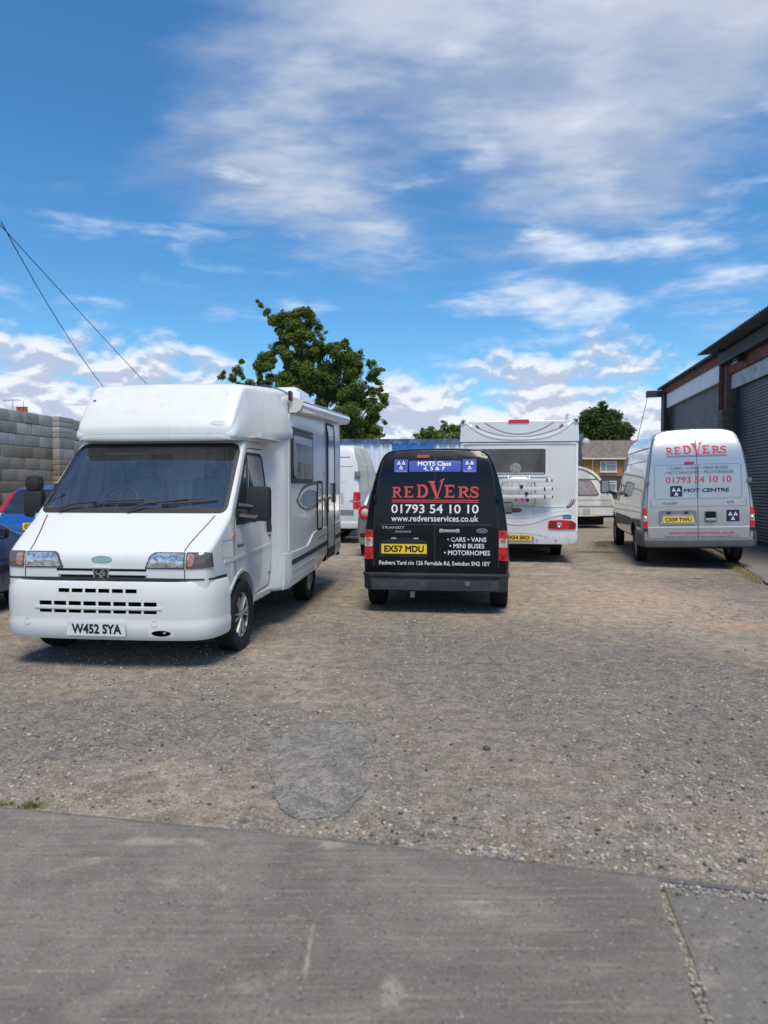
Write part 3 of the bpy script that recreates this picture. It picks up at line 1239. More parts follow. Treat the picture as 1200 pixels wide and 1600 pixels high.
def grass_tuft(name, c, n, h, spread, m, seed, along=None):
    rnd = random.Random(seed)
    V, Fc = [], []
    for i in range(n):
        if along:
            t = rnd.random()
            base = Vector(along[0]).lerp(Vector(along[1]), t) + Vector((rnd.gauss(0, spread), rnd.gauss(0, spread), 0)) - Vector(c)
        else:
            base = Vector((rnd.gauss(0, spread), rnd.gauss(0, spread * .5), 0))
        a = rnd.uniform(0, 6.28)
        d = Vector((math.cos(a), math.sin(a), 0))
        hh = h * rnd.uniform(.4, 1.1)
        w = d.cross(Vector((0, 0, 1))) * .0026
        lean = rnd.uniform(.2, .9)
        b0 = len(V)
        for t in (0, .5, 1.0):
            p = base + d * lean * hh * t * t + Vector((0, 0, hh * t * (1 - .25 * lean * t)))
            V += [p - w * (1.05 - t), p + w * (1.05 - t)]
        Fc += [(b0, b0 + 1, b0 + 3, b0 + 2), (b0 + 2, b0 + 3, b0 + 5, b0 + 4)]
    o = from_data(name, V, Fc, m, None, 60)
    o.location = c
    return o


build_ground()
GRASS = mat('dry_grass', (0.16, 0.15, 0.045), 0.7, var=.45, vscale=25)
STRAW = mat('straw_grass', (0.30, 0.24, 0.10), 0.75, var=.4, vscale=25)
tag(grass_tuft('grass_tuft', (-1.73, 3.33, 0.0), 130, .040, .032, GRASS, 1), 'small tuft of grass on the joint at the left', 'grass')
tag(grass_tuft('grass_tuft', (-1.86, 3.345, 0.0), 60, .03, .02, GRASS, 2), 'tiny grass sprig in the joint at the left picture edge', 'grass')
tag(grass_tuft('dry_weeds', (6.2, 11.5, gz(6.2, 11.5)), 1500, .09, .06, STRAW, 3, along=((6.60, 13.1, .07), (6.02, 11.0, .03))), 'dry yellow weeds along the edge of the workshop apron', kind='stuff')
tag(grass_tuft('green_weeds', (5.6, 17.5, .1), 900, .06, .13, GRASS, 4, along=((5.75, 18.2, .1), (5.2, 16.6, .1))), 'low green weeds in the crack beside the silver van', kind='stuff')

# ================================================================== TREES
def leaf_mat(name, a, b2, yel):
    m, g, b = principled(name)
    at = g.node('ShaderNodeAttribute', attribute_name='tone')
    t = g.sep(at.outputs['Vector'])
    col = g.mix(t[0], a, b2)
    col = g.mix(g.mapr(t[1], 0.86, 1.0), col, yel)
    g.put(b.inputs['Base Color'], col)
    b.inputs['Roughness'].default_value = 0.55
    b.inputs['Specular IOR Level'].default_value = 0.35
    tr = g.node('ShaderNodeBsdfTranslucent')
    g.put(tr.inputs[0], g.mix(1.0, col, (1.3, 1.5, .7), 'MULTIPLY'))
    mx = g.node('ShaderNodeMixShader')
    mx.inputs[0].default_value = 0.42
    g.l.new(b.outputs[0], mx.inputs[1])
    g.l.new(tr.outputs[0], mx.inputs[2])
    g.l.new(mx.outputs[0], g.n['Material Output'].inputs[0])
    return m


BARK = mat('bark', (0.07, 0.055, 0.042), 0.9, var=.4, vscale=9, bump=.6, bscale=30)


def tree(name, base, clusters, leaf, per_m3, m, label, trunk_r, seed, depth=.8, limbs=True):
    """clusters: (x, z, r) in metres relative to the base; the crown is many leaf-sized faces"""
    rnd = random.Random(seed)
    root = empty(name, base, 0, label, 'tree')
    V, Fc, tone = [], [], []
    cl = []
    more = [(x + rnd.gauss(0, r * .6), z + rnd.gauss(0, r * .5), r * rnd.uniform(.6, .95)) for (x, z, r) in clusters if r > .2 for _ in range(2) if rnd.random() < .75]
    for (x, z, r) in clusters + more:
        cl.append((Vector((x, rnd.uniform(-depth, depth) * (1.0 if r > .5 else .3), z)), r))
    for c, r in cl:
        n = int(per_m3 * r ** 2.3)
        sub = [(Vector((rnd.gauss(0, 1), rnd.gauss(0, 1), rnd.gauss(0, 1))).normalized() * r * rnd.uniform(.25, .85), r * rnd.uniform(.35, .75)) for _ in range(max(4, int(9 * r)))]
        for k in range(n):
            sc, sr = rnd.choice(sub)
            q = Vector((rnd.gauss(0, 1), rnd.gauss(0, 1), rnd.gauss(0, .9)))
            p = c + sc + q.normalized() * sr * rnd.random() ** .45
            nrm = (q.normalized() * .6 + Vector((rnd.gauss(0, .6), rnd.gauss(0, .6), .7 + rnd.gauss(0, .5)))).normalized()
            u, w = frame_of(nrm)
            a = rnd.uniform(0, 6.28)
            uu = u * math.cos(a) + w * math.sin(a)
            ww = nrm.cross(uu)
            s_ = leaf * rnd.uniform(.6, 1.3)
            b0 = len(V)
            V += [p - uu * s_, p + ww * s_ * .55 + nrm * s_ * .12, p + uu * s_, p - ww * s_ * .55 + nrm * s_ * .12]
            Fc += [(b0, b0 + 1, b0 + 2, b0 + 3)]
            t = (min(1, max(0, rnd.gauss(.45, .25))), rnd.random(), 0)
            tone += [t] * 4
    o = from_data('crown', V, Fc, m, root, 0)
    at = o.data.attributes.new('tone', 'FLOAT_VECTOR', 'POINT')
    at.data.foreach_set('vector', [v for t in tone for v in t])
    # trunk and limbs
    bm = bmesh.new()
    zs = sorted(c.z for c, r in cl)
    top = zs[int(len(zs) * .62)]
    fork = top * .40
    add_tube(bm, [(0, 0, -.1), (.05, 0, fork * .5), (0, .03, fork), (.1, 0, top)], [trunk_r * 1.25, trunk_r, trunk_r * .85, trunk_r * .25], 10)
    if limbs:
        for c, r in [q for q in cl if q[1] > trunk_r * 1.2][::4]:
            s_ = Vector((0, 0, fork * rnd.uniform(.8, 1.3)))
            mid = s_.lerp(c, .55) + Vector((0, 0, -.12 * (c - s_).length))
            add_tube(bm, [s_, mid, c, c + (c - mid).normalized() * r * .6], [trunk_r * .34, trunk_r * .18, trunk_r * .08, .006], 6)
    mesh_obj('trunk', bm, BARK, root, 50)
    return root


def px_clusters(lst, Y, x0, z0):
    """measured outline of a crown (in pixels of the photograph) turned into metres at the tree's own distance"""
    k = Y / 1080.0
    return [((px - 600) * k - x0, 1.57 + (760 - py) * k - z0, r * k) for px, py, r in lst]


LEAF = leaf_mat('leaves_plane_tree', (0.052, 0.098, 0.020), (0.20, 0.275, 0.065), (0.30, 0.26, 0.07))
LEAF2 = leaf_mat('leaves_dark', (0.036, 0.066, 0.02), (0.10, 0.145, 0.04), (0.09, 0.10, 0.02))
big = [(404, 474, 5), (412, 482, 6), (420, 490, 8), (428, 500, 9), (437, 507, 10), (446, 515, 13), (452, 497, 9), (463, 492, 10), (472, 490, 9), (481, 495, 11), (491, 503, 10), (496, 512, 9), (470, 512, 18), (453, 530, 18), (478, 530, 18), (470, 552, 22), (447, 560, 16), (502, 528, 7), (508, 520, 4),
       (430, 545, 10), (424, 575, 14), (440, 590, 16), (462, 582, 22), (420, 598, 12), (408, 590, 8), (400, 572, 4), (382, 566, 7), (376, 580, 10), (368, 592, 10), (352, 588, 7), (345, 590, 4), (383, 600, 10), (395, 602, 10), (500, 556, 14), (512, 545, 14), (525, 541, 12), (540, 545, 12), (548, 552, 10), (530, 560, 18), (510, 578, 22), (540, 585, 22), (560, 575, 14), (562, 560, 9),
       (575, 572, 8), (583, 568, 6), (592, 583, 8), (598, 578, 5), (580, 592, 12), (592, 598, 7), (500, 605, 22), (530, 612, 24), (556, 612, 20), (580, 615, 12), (596, 622, 9), (602, 618, 6), (560, 638, 22), (535, 645, 24), (585, 640, 14), (600, 632, 7), (570, 660, 20), (545, 668, 20), (592, 655, 8), (600, 660, 6), (588, 672, 10), (575, 680, 12), (598, 682, 4), (520, 670, 22), (555, 690, 20), (480, 615, 20), (455, 610, 16), (500, 640, 20)]
BY = 27.0
tree('broadleaf_tree', (-2.6, BY, .1), px_clusters(big, BY, -2.6, .1), .048, 13000, LEAF, 'tall leafy tree rising behind the white motorhome', .22, 5, depth=1.1)
small = [(653, 680, 7), (662, 677, 8), (672, 675, 9), (680, 678, 9), (690, 676, 8), (700, 672, 8), (706, 668, 7), (712, 674, 8), (720, 672, 10), (732, 674, 10), (690, 688, 14), (668, 690, 14), (712, 690, 14)]
SY = 46.0
tree('broadleaf_tree', (3.6, SY, .1), px_clusters(small, SY, 3.6, .1), .13, 1200, LEAF, 'low tree top showing above the blue and white container', .16, 6, depth=1.2)
rt = [(915, 655, 14), (905, 665, 12), (928, 648, 14), (942, 645, 12), (952, 650, 12), (960, 660, 12), (970, 672, 10), (978, 676, 8), (935, 662, 22), (920, 675, 18), (950, 675, 20), (968, 684, 12), (905, 682, 12), (898, 674, 6), (938, 690, 22), (912, 696, 16), (965, 695, 14)]
RY = 98.0
tree('broadleaf_tree', (31.0, RY, .1), px_clusters(rt, RY, 31.0, .1), .20, 600, LEAF2, 'dark round tree behind the house roof', .35, 7, depth=2.2)


# ================================================================== BLOCK WALL on the left
def build_wall():
    yaw = 7.7
    root = empty('block_wall', (-7.25, 13.0, 0), yaw, 'high wall of grey concrete blocks behind the parked blue cars', 'wall')
    m, g, b = principled('concrete_block')
    tcn = g.node('ShaderNodeTexCoord').outputs['Object']
    oi = g.node('ShaderNodeObjectInfo')
    P = g.vmath('ADD', tcn, g.vmath('SCALE', oi.outputs['Location'], scale=1.7))
    rnd_ = oi.outputs['Random']
    col = g.mix(rnd_, (0.30, 0.280, 0.245), (0.52, 0.490, 0.435))
    n = g.noise(P, 5, 7, 0.65)
    col = g.mix(g.math('MULTIPLY', g.mapr(n, .45, .75), .55), col, (0.14, 0.133, 0.122))
    n3 = g.noise(P, 90, 3, .7)
    col = g.mix(.5, col, g.mix(1.0, col, g.mix(n3, (.6, .6, .6), (1.4, 1.4, 1.4)), 'MULTIPLY'))
    g.put(b.inputs['Base Color'], col)
    b.inputs['Roughness'].default_value = .95
    bn = g.node('ShaderNodeBump')
    bn.inputs['Strength'].default_value = .6
    bn.inputs['Distance'].default_value = .006
    g.put(bn.inputs['Height'], g.math('ADD', n3, n))
    g.l.new(bn.outputs[0], b.inputs['Normal'])
    new = m
    m, g, b = principled('old_concrete_block')
    tcn = g.node('ShaderNodeTexCoord').outputs['Object']
    oi = g.node('ShaderNodeObjectInfo')
    P = g.vmath('ADD', tcn, g.vmath('SCALE', oi.outputs['Location'], scale=1.7))
    col = g.mix(oi.outputs['Random'], (0.185, 0.148, 0.105), (0.37, 0.30, 0.215))
    n = g.noise(P, 5, 7, 0.65)
    col = g.mix(g.math('MULTIPLY', g.mapr(n, .5, .78), .6), col, (0.36, 0.32, 0.265))
    n3 = g.noise(P, 90, 3, .7)
    col = g.mix(.5, col, g.mix(1.0, col, g.mix(n3, (.6, .6, .6), (1.4, 1.4, 1.4)), 'MULTIPLY'))
    g.put(b.inputs['Base Color'], col)
    b.inputs['Roughness'].default_value = .95
    bn = g.node('ShaderNodeBump')
    bn.inputs['Strength'].default_value = .6
    bn.inputs['Distance'].default_value = .006
    g.put(bn.inputs['Height'], g.math('ADD', n3, n))
    g.l.new(bn.outputs[0], b.inputs['Normal'])
    old = m
    mort_new = mat('mortar_grey', (.24, .23, .215), .95, var=.3, vscale=8)
    mort_old = mat('mortar_tan', (.46, .41, .33), .95, var=.25, vscale=8, bump=.4)
    rnd = random.Random(3)
    H, W, J = .210, .435, .017
    NEW0 = 10                                    # courses of older, tan-pointed work below the newer grey courses
    y0, y1 = -1.6, 8.0

    def block_mesh(w, h, d, k):
        bm = bmesh.new()
        add_box(bm, (0, 0, 0), (d, w, h), bev=.006)
        for v in bm.verts:
            v.co += mnoise.noise_vector(v.co * 9 + Vector((k, 0, 0))) * .0035
        me = bpy.data.meshes.new('block')
        bm.to_mesh(me)
        bm.free()
        shade(me, 40)
        return me
    fulls = {}
    for mm, tagm in ((new, 'n'), (old, 'o')):
        for k in range(3):
            me = block_mesh(W, H, .2, k)
            me.materials.append(mm)
            fulls[(tagm, k)] = me
    PIER = (1.55, 2.10)                           # where the pier stands
    tops = {}
    for c in range(13):
        kind = 'o' if c < NEW0 - 0 else 'n'
        zc = .1 + c * (H + J) + H / 2
        yy = y0 - (.226 if c % 2 else 0)
        while yy < y1:
            a, bb = yy, yy + W
            if c == 12 and a > 2.2:
                pass
            mid = (a + bb) / 2
            if bb > PIER[0] and a < PIER[1]:
                # cut against the pier
                parts_ = []
                if a < PIER[0] - .08:
                    parts_.append((a, PIER[0] - J))
                if bb > PIER[1] + .08:
                    parts_.append((PIER[1] + J, bb))
            else:
                parts_ = [(a, bb)]
            for (p, q) in parts_:
                kk = rnd.randrange(3)
                if abs((q - p) - W) < .01:
                    me = fulls[(kind, kk)]
                else:
                    me = block_mesh(q - p, H, .2, 5 + kk)
                    me.materials.append(new if kind == 'n' else old)
                o = bpy.data.objects.new('block', me)
                link(o, root)
                o.location = (rnd.uniform(-.007, .007), (p + q) / 2 + rnd.uniform(-.003, .003), zc)
                o.rotation_euler = (rad(rnd.uniform(-.5, .5)), 0, rad(rnd.uniform(-.6, .6)))
            yy += W + J
    # pier: paired and tilted blocks, split into halves here and there
    for c in range(13):
        kind = new if c >= NEW0 - 1 else old
        zc = .1 + c * (H + J) + H / 2
        if c in (4, 7, 8, 11, 12):
            for s_ in (-1, 1):
                me = block_mesh(PIER[1] - PIER[0], H * .47, .36, c)
                me.materials.append(kind)
                o = bpy.data.objects.new('block', me)
                link(o, root)
                o.location = (.07, sum(PIER) / 2, zc + s_ * H * .265)
        else:
            for (p, q) in ((PIER[0], PIER[0] + .16), (PIER[0] + .172, PIER[1])):
                me = block_mesh(q - p, H, .36, c)
                me.materials.append(kind)
                o = bpy.data.objects.new('block', me)
                link(o, root)
                o.location = (.07, (p + q) / 2, zc)
    zj = .1 + NEW0 * (H + J) - J / 2
    box('mortar_core', (-.008, (y0 + y1) / 2 + .05, zj / 2), (.188, y1 - y0 + .3, zj), mort_old, root)
    zt = .1 + 13 * (H + J) - J * 1.5
    box('mortar_core', (-.010, (y0 + y1) / 2 + .05, (zj + zt) / 2 + .003), (.184, y1 - y0 + .3, zt - zj), mort_new, root)
    box('mortar_core', (.066, sum(PIER) / 2, zt / 2), (.346, PIER[1] - PIER[0] - .02, zt), mort_old, root)
    # the wall runs on, out of sight behind the vehicles
    run = box('rear_length', (0, 14.0, 1.5), (.2, 11.6, 3.0), new, root)


build_wall()


# ================================================================== HOUSES
BRICK_RED = mat('brick_red', (.25, .085, .055), .9, var=.3, vscale=12)
POT = mat('terracotta', (.42, .10, .06), .75, var=.25, vscale=9)
TILE = mat('roof_tile_brown', (.150, .125, .105), .9, var=.28, vscale=2.2, bump=.5, bscale=9)
SLATE = mat('slate_dark', (.055, .058, .068), .8, var=.25, vscale=3)
UPVC = mat('window_frame_white', (.78, .78, .78), .4)


def mustard_mat():
    m, g, b = principled('tile_hanging_mustard')
    P = g.node('ShaderNodeTexCoord').outputs['Object']
    x, y, z = g.sep(P)
    br = g.node('ShaderNodeTexBrick')
    g.put(br.inputs['Vector'], g.comb(x, z, 0.0))
    br.inputs['Scale'].default_value = 1.0
    br.inputs['Brick Width'].default_value = .26
    br.inputs['Row Height'].default_value = .15
    br.inputs['Mortar Size'].default_value = .012
    br.inputs['Color1'].default_value = (.36, .185, .05, 1)
    br.inputs['Color2'].default_value = (.47, .26, .085, 1)
    br.inputs['Mortar'].default_value = (.14, .075, .03, 1)
    g.l.new(br.outputs[0], b.inputs['Base Color'])
    b.inputs['Roughness'].default_value = .85
    return m


MUSTARD = mustard_mat()
BRICK_SHADED = mat('brick_brown_shaded', (.075, .052, .042), .9, var=.3, vscale=8)  # shade on the ground floor put into this dark brick colour


def gable_roof(name, x0, x1, y0, y1, ze, zr, m, parent, over=.35, t=.12):
    """ridge along x"""
    ym = (y0 + y1) / 2
    prof = [(y0 - over, ze - over * (zr - ze) / (ym - y0)), (ym, zr), (y1 + over, ze - over * (zr - ze) / (ym - y0)), (y1 + over, ze - over * (zr - ze) / (ym - y0) - t), (ym, zr - t), (y0 - over, ze - over * (zr - ze) / (ym - y0) - t)]
    n = len(prof)
    V = [(x, p[0], p[1]) for x in (x0, x1) for p in prof]
    Fc = [(i, (i + 1) % n, n + (i + 1) % n, n + i) for i in range(n)] + [(0, 5, 4, 1), (1, 4, 3, 2), (n, n + 1, n + 4, n + 5), (n + 1, n + 2, n + 3, n + 4)]
    return from_data(name, V, Fc, m, parent, 0)


def window(name, x0, x1, z0, z1, y, parent, split=.34, top=True):
    """casement set in a frontage that faces -y"""
    w = box(name, ((x0 + x1) / 2, y - .02, (z0 + z1) / 2), (x1 - x0, .06, z1 - z0), mat('glass_far', (.20, .24, .25), .05, spec=.9), parent)
    bm = bmesh.new()
    f = .085
    yy = y - .075
    xs = x0 + (x1 - x0) * split
    for c, s_ in (((x0 + x1) / 2, z1 - f / 2), ((x0 + x1) / 2, z0 + f / 2)):
        add_box(bm, (c, yy, s_), (x1 - x0, .08, f))
    for c in (x0 + f / 2, x1 - f / 2, xs):
        add_box(bm, (c, yy - .003, (z0 + z1) / 2), (f, .08, z1 - z0 - .004))
    if top:
        add_box(bm, ((xs + x1) / 2, yy - .006, z1 - (z1 - z0) * .28), (x1 - xs, .08, f * .8))
    mesh_obj('window_frame', bm, UPVC, w, 0)
    box('window_sill', ((x0 + x1) / 2, y - .10, z0 - .05), (x1 - x0 + .2, .16, .07), UPVC, w)
    return w


def build_houses():
    r = empty('terraced_house', (0, 80, .1), 0, 'house with brown tiled roof and mustard tile hung upper floor', 'house')
    x0, x1 = 22.3, 36.0
    box('wall', ((x0 + x1) / 2, 4.0, 1.35), (x1 - x0, 8.0, 2.7), BRICK_SHADED, r)
    box('tile_hanging', ((x0 + x1) / 2, 3.99, 3.75), (x1 - x0 + .02, 8.05, 2.1), MUSTARD, r)
    gable_roof('roof', x0 - .25, x1 + .3, 0, 8.0, 4.95, 7.05, TILE, r, .45)
    box('gutter', ((x0 + x1) / 2, -.52, 4.66), (x1 - x0 + .6, .13, .12), UPVC, r)
    tube('drainpipe', [(24.05, -.47, 4.6), (24.05, -.12, 4.3), (24.05, -.12, .2)], .05, UPVC, r)
    tube('drainpipe', [(22.75, -.12, 4.6), (22.75, -.12, .2)], .05, UPVC, r)
    window('window', 24.95, 26.85, 3.15, 4.35, 0, r)
    window('window', 29.6, 31.5, 3.15, 4.35, 0, r)
    window('window', 24.95, 26.85, .9, 2.1, 0, r)
    box('front_door', (28.4, -.02, 1.05), (.95, .08, 2.1), mat('door_white', (.6, .6, .6), .5), r)
    # neighbour with a dark gable, mostly hidden by the motorhome
    r = empty('slate_roofed_house', (0, 66, .1), 0, 'narrow strip of dark slate roofed house between motorhome and brown roof', 'house')
    box('wall', (15.4, 3.4, 2.0), (6.2, 6.0, 4.0), mat('brick_orange', (.36, .17, .10), .9, var=.3, vscale=9), r)
    V = [(12.3, .4, 4.0), (18.5, .4, 4.0), (18.5, 6.4, 4.0), (12.3, 6.4, 4.0), (15.4, .4, 8.0), (15.4, 6.4, 8.0)]
    from_data('roof', [(12.0, .2, 3.2), (19.05, .2, 3.2), (19.05, 6.6, 3.2), (12.0, 6.6, 3.2), (18.75, .2, 6.15), (12.3, .2, 6.15), (12.3, 6.6, 6.15), (18.75, 6.6, 6.15)], [(0, 1, 4, 5), (1, 2, 7, 4), (2, 3, 6, 7), (3, 0, 5, 6), (5, 4, 7, 6), (0, 3, 2, 1)], SLATE, r, 0)
    ch = box('chimney', (18.95, 1.2, 6.0), (.55, .7, 1.1), mat('brick_blue_grey', (.10, .13, .20), .85, var=.3, vscale=6), r)
    lathe('satellite_dish', [(0, .03), (.02, .16), (.06, .27), (.10, .33), (.09, .33), (.05, .27), (.01, .16), (-.01, .03)], mat('dish_grey', (.5, .5, .5), .5), r, 'Y', 20, (19.35, .3, 5.75))
    # houses beyond the block wall: only chimney pots and an aerial clear its top
    for i, (hx, hy, pots, lab) in enumerate(((-28.15, 51, 3, 'red chimney pots with aerials above the left end of the block wall'), (-24.2, 55, 1, 'single red chimney pot beside the motorhome above the block wall'))):
        r = empty('terraced_house', (hx, hy, .1), 0, lab, 'house')
        zc = 6.3 if i == 0 else 5.55
        box('wall', (0, 3, 2.1), (5.2, 6, 4.2), BRICK_RED, r)
        gable_roof('roof', -2.8, 2.8, 0, 6.0, 4.2, 5.6 if i == 0 else 5.2, SLATE, r, .3)
        ch = box('chimney', (0, 3.0, zc), (.9 if i == 0 else .6, .6, 1.7), BRICK_RED, r)
        for k in range(pots):
            lathe('chimney_pot', [(0, .17), (.08, .17), (.10, .14), (.42, .13), (.45, .16), (.50, .16), (.50, .11), (.2, .10)], POT, ch, 'Z', 14, ((k - (pots - 1) / 2) * .30, 3.0, zc + .85))
        if i == 0:
            bm = bmesh.new()
            add_tube(bm, [(-.75, 3.1, 5.3), (-.75, 3.1, 8.25)], .022, 6)
            add_tube(bm, [(-1.5, 3.1, 8.15), (-.2, 3.1, 8.22)], .016, 6)
            for k in range(7):
                xx = -1.45 + k * .2
                add_tube(bm, [(xx, 2.8, 8.17), (xx, 3.4, 8.17)], .010, 5)
            add_tube(bm, [(.02, 3.2, 5.8), (.02, 3.2, 8.1)], .018, 6)
            mesh_obj('television_aerial', bm, mat('aerial_grey', (.22, .22, .23), .5, metal=.4), r, 40)


build_houses()


# ================================================================== CONTAINER
def build_container():
    m, g, b = principled('container_paint')
    P = g.node('ShaderNodeTexCoord').outputs['Object']
    x, y, z = g.sep(P)
    st = g.noise(g.mapping(P, scale=(9, 1, .35)), 1.0, 6, .65, .4)
    n = g.noise(P, 1.3, 6, .6, .3)
    f = g.math('ADD', g.math('MULTIPLY', st, .65), g.math('MULTIPLY', n, .35))
    col = g.mix(g.mapr(f, .52, .70), (.70, .76, .80), (.12, .34, .62))
    g.put(b.inputs['Base Color'], col)
    b.inputs['Roughness'].default_value = .6
    body_m = m
    rail_m = mat('container_rail', (.055, .10, .24), .6, var=.5, vscale=4, dirt=(.42, .44, .46), dirt_amt=.7, dscale=3.5)
    r = empty('shipping_container', (-3.2, 20.6, .1), 2.0, 'blue and white painted container across the back of the yard', 'container')
    L, H = 7.2, 2.87
    # corrugated front
    V, Fc = [], []
    n = int(L / .28)
    for k in range(n):
        for (u, d) in ((0, 0), (.07, 0), (.105, .036), (.245, .036)):
            xx = k * .28 + u
            for zz in (.16, H - .13):
                V.append((xx, d, zz))
    m_ = len(V) // 2
    Fc = [(2 * i, 2 * i + 2, 2 * i + 3, 2 * i + 1) for i in range(m_ - 1)]
    from_data('front_sheet', V, Fc, body_m, r, 0)
    box('body', (L / 2, 1.27, H / 2), (L, 2.42, H - .3), body_m, r)
    box('top_rail', (L / 2, .03, H - .065), (L + .06, .13, .13), rail_m, r)
    box('bottom_rail', (L / 2, .03, .10), (L + .06, .13, .16), rail_m, r)
    for xx in (.02, L - .02):
        box('corner_post', (xx, .02, H / 2), (.14, .15, H - .02), rail_m, r)
    box('roof', (L / 2, 1.27, H - .04), (L, 2.40, .06), rail_m, r)
    # painted panel: bright blue with white rounded letter tops
    bl = mat('graffiti_blue', (.012, .16, .50), .55, var=.25, vscale=4)
    wh = mat('graffiti_white', (.72, .76, .80), .55, var=.1, vscale=4)
    pnl = from_data('painted_panel', [(3.44, -.012, 1.9), (4.68, -.012, 1.9), (4.68, -.012, 2.70), (3.44, -.012, 2.70), (3.44, -.004, 1.9), (4.68, -.004, 1.9), (4.68, -.004, 2.70), (3.44, -.004, 2.70)], [(0, 1, 2, 3), (4, 7, 6, 5), (0, 4, 5, 1), (1, 5, 6, 2), (2, 6, 7, 3), (3, 7, 4, 0)], bl, r, 0)
    for cx, a in ((3.74, .22), (4.12, .24), (4.47, .22)):
        bm = flat_poly(ellipse(cx, 2.27, a * .8, .25), 0)
        for v in bm.verts:
            v.co = Vector((v.co.x, -.016, v.co.y))
        mesh_obj('painted_shape', bm, wh, pnl, 0)


build_container()


# ================================================================== WORKSHOP on the right
def build_workshop():
    yaw = 10.0
    r = empty('workshop_building', (9.245, 18.84, .13), yaw, 'steel framed workshop with dark roller shutters and corrugated canopy', 'building')
    red = mat('red_oxide_steel', (.155, .040, .030), .7, var=.35, vscale=3, dirt=(.05, .03, .028), dirt_amt=.6)
    dk = mat('dark_steel', (.012, .012, .014), .6, var=.3, vscale=3)
    sh_m = mat('shutter_slate_blue', (.052, .072, .105), .42, metal=.3, var=.12, vscale=2, dirt=(.05, .05, .05), dirt_amt=.35)
    wp = mat('fascia_panel', (.74, .75, .76), .5, var=.08, vscale=2)
    wp2 = mat('peeling_panel', (.46, .52, .55), .65, var=.15, vscale=3, dirt=(.10, .10, .09), dirt_amt=.95, dscale=5)
    m, g, b = principled('pier_brick')
    P = g.node('ShaderNodeTexCoord').outputs['Object']
    x, y, z = g.sep(P)
    br = g.node('ShaderNodeTexBrick')
    g.put(br.inputs['Vector'], g.comb(g.math('ADD', x, y), z, 0.0))
    br.inputs['Scale'].default_value = 1.0
    br.inputs['Brick Width'].default_value = .225
    br.inputs['Row Height'].default_value = .075
    br.inputs['Mortar Size'].default_value = .010
    br.inputs['Color1'].default_value = (.10, .075, .055, 1)
    br.inputs['Color2'].default_value = (.17, .125, .09, 1)
    br.inputs['Mortar'].default_value = (.11, .10, .09, 1)
    g.l.new(br.outputs[0], b.inputs['Base Color'])
    b.inputs['Roughness'].default_value = .92
    brick = m

    def shutter(y0, y1, z1, x):
        V, Fc = [], []
        prof = []
        zz = 0.02
        p = .078
        while zz < z1:
            prof += [(x, zz), (x - .012, zz + p * .18), (x - .017, zz + p * .45), (x - .012, zz + p * .78), (x + .004, zz + p * .90)]
            zz += p
        for yy in (y0, y1):
            V += [(q[0], yy, q[1]) for q in prof]
        n = len(prof)
        Fc = [(i, i + 1, n + i + 1, n + i) for i in range(n - 1)]
        o = from_data('roller_shutter', V, Fc, sh_m, r, 25)
        box('bottom_bar', (x - .01, (y0 + y1) / 2, .045), (.06, y1 - y0, .09), dk, o)
        for yy in (y0 - .03, y1 + .03):
            box('guide_rail', (x - .02, yy, z1 / 2), (.09, .075, z1), mat('guide_green', (.045, .07, .07), .5, metal=.3), o)
        return o

    # far bay
    shutter(.42, 6.55, 4.34, .10)
    box('fascia_panel', (-.02, 3.55, 4.555), (.05, 6.7, .49), wp, r)
    for zz, h_ in ((4.325, .035), (4.785, .035)):
        box('panel_trim', (-.035, 3.55, zz), (.05, 6.7, h_), mat('trim_pale', (.55, .56, .58), .5), r)
    box('eaves_beam', (.02, 3.7, 4.945), (.16, 7.5, .26), red, r)
    box('roof_edge', (-.06, 3.7, 5.10), (.34, 7.6, .06), dk, r)
    box('corner_post', (.04, 6.98, 2.45), (.36, .50, 4.9), dk, r)
    box('gutter_box', (-.30, 7.5, 4.93), (.62, .30, .22), mat('rusty_brown', (.06, .032, .028), .7, var=.3), r)
    # column and brick pier between the bays
    box('brick_pier', (.03, -.05, 1.75), (.34, .46, 3.5), brick, r, bev=.008)
    col = bmesh.new()
    add_box(col, (-.03, .11, 4.15), (.20, .025, 1.35))
    add_box(col, (-.03, -.05, 4.15), (.20, .025, 1.35))
    add_box(col, (-.03, .03, 4.151), (.03, .14, 1.35))
    mesh_obj('steel_column', col, red, r, 0)
    box('brick_pier', (.10, -.17, 4.15), (.30, .20, 1.32), brick, r, bev=.008)
    # near bay, shutter set back under the canopy
    shutter(-6.9, -.42, 4.03, .22)
    box('fascia_panel', (.10, -3.72, 4.22), (.05, 6.9, .38), wp2, r)
    box('lintel_beam', (.06, -3.72, 4.56), (.16, 6.95, .28), red, r)
    box('canopy_beam', (-.10, -3.62, 4.84), (.22, 7.15, .30), dk, r)
    box('brick_pier', (.06, -7.15, 2.35), (.36, .42, 4.7), brick, r, bev=.008)
    # corrugated canopy sheet
    V, Fc = [], []
    n = 0
    per = .152
    yy = -7.6
    pts = []
    while yy < .35:
        for k in range(6):
            pts.append((yy + per * k / 6, .020 * math.sin(2 * math.pi * k / 6)))
        yy += per
    for (yy, dz) in pts:
        for t in (0, -.008):
            V.append((-.62, yy, 5.10 + dz + t))
            V.append((1.5, yy, 5.22 + dz + t))
    for i in range(len(pts) - 1):
        a, c = 4 * i, 4 * i + 4
        Fc += [(a, a + 1, c + 1, c), (a + 2, c + 2, c + 3, a + 3), (a, c, c + 2, a + 2)]
    from_data('canopy_sheet', V, Fc, mat('corrugated_grey', (.13, .13, .14), .6, metal=.2, var=.2, vscale=2), r, 40)
    fl = box('floodlight', (-.16, -1.55, 4.60), (.16, .34, .13), dk, r, rz=0, ry=rad(-35), bev=.015)
    box('lamp_glass', (-.205, -1.55, 4.545), (.02, .30, .13), mat('lamp_glass', (.6, .58, .55), .2), fl, ry=rad(55))
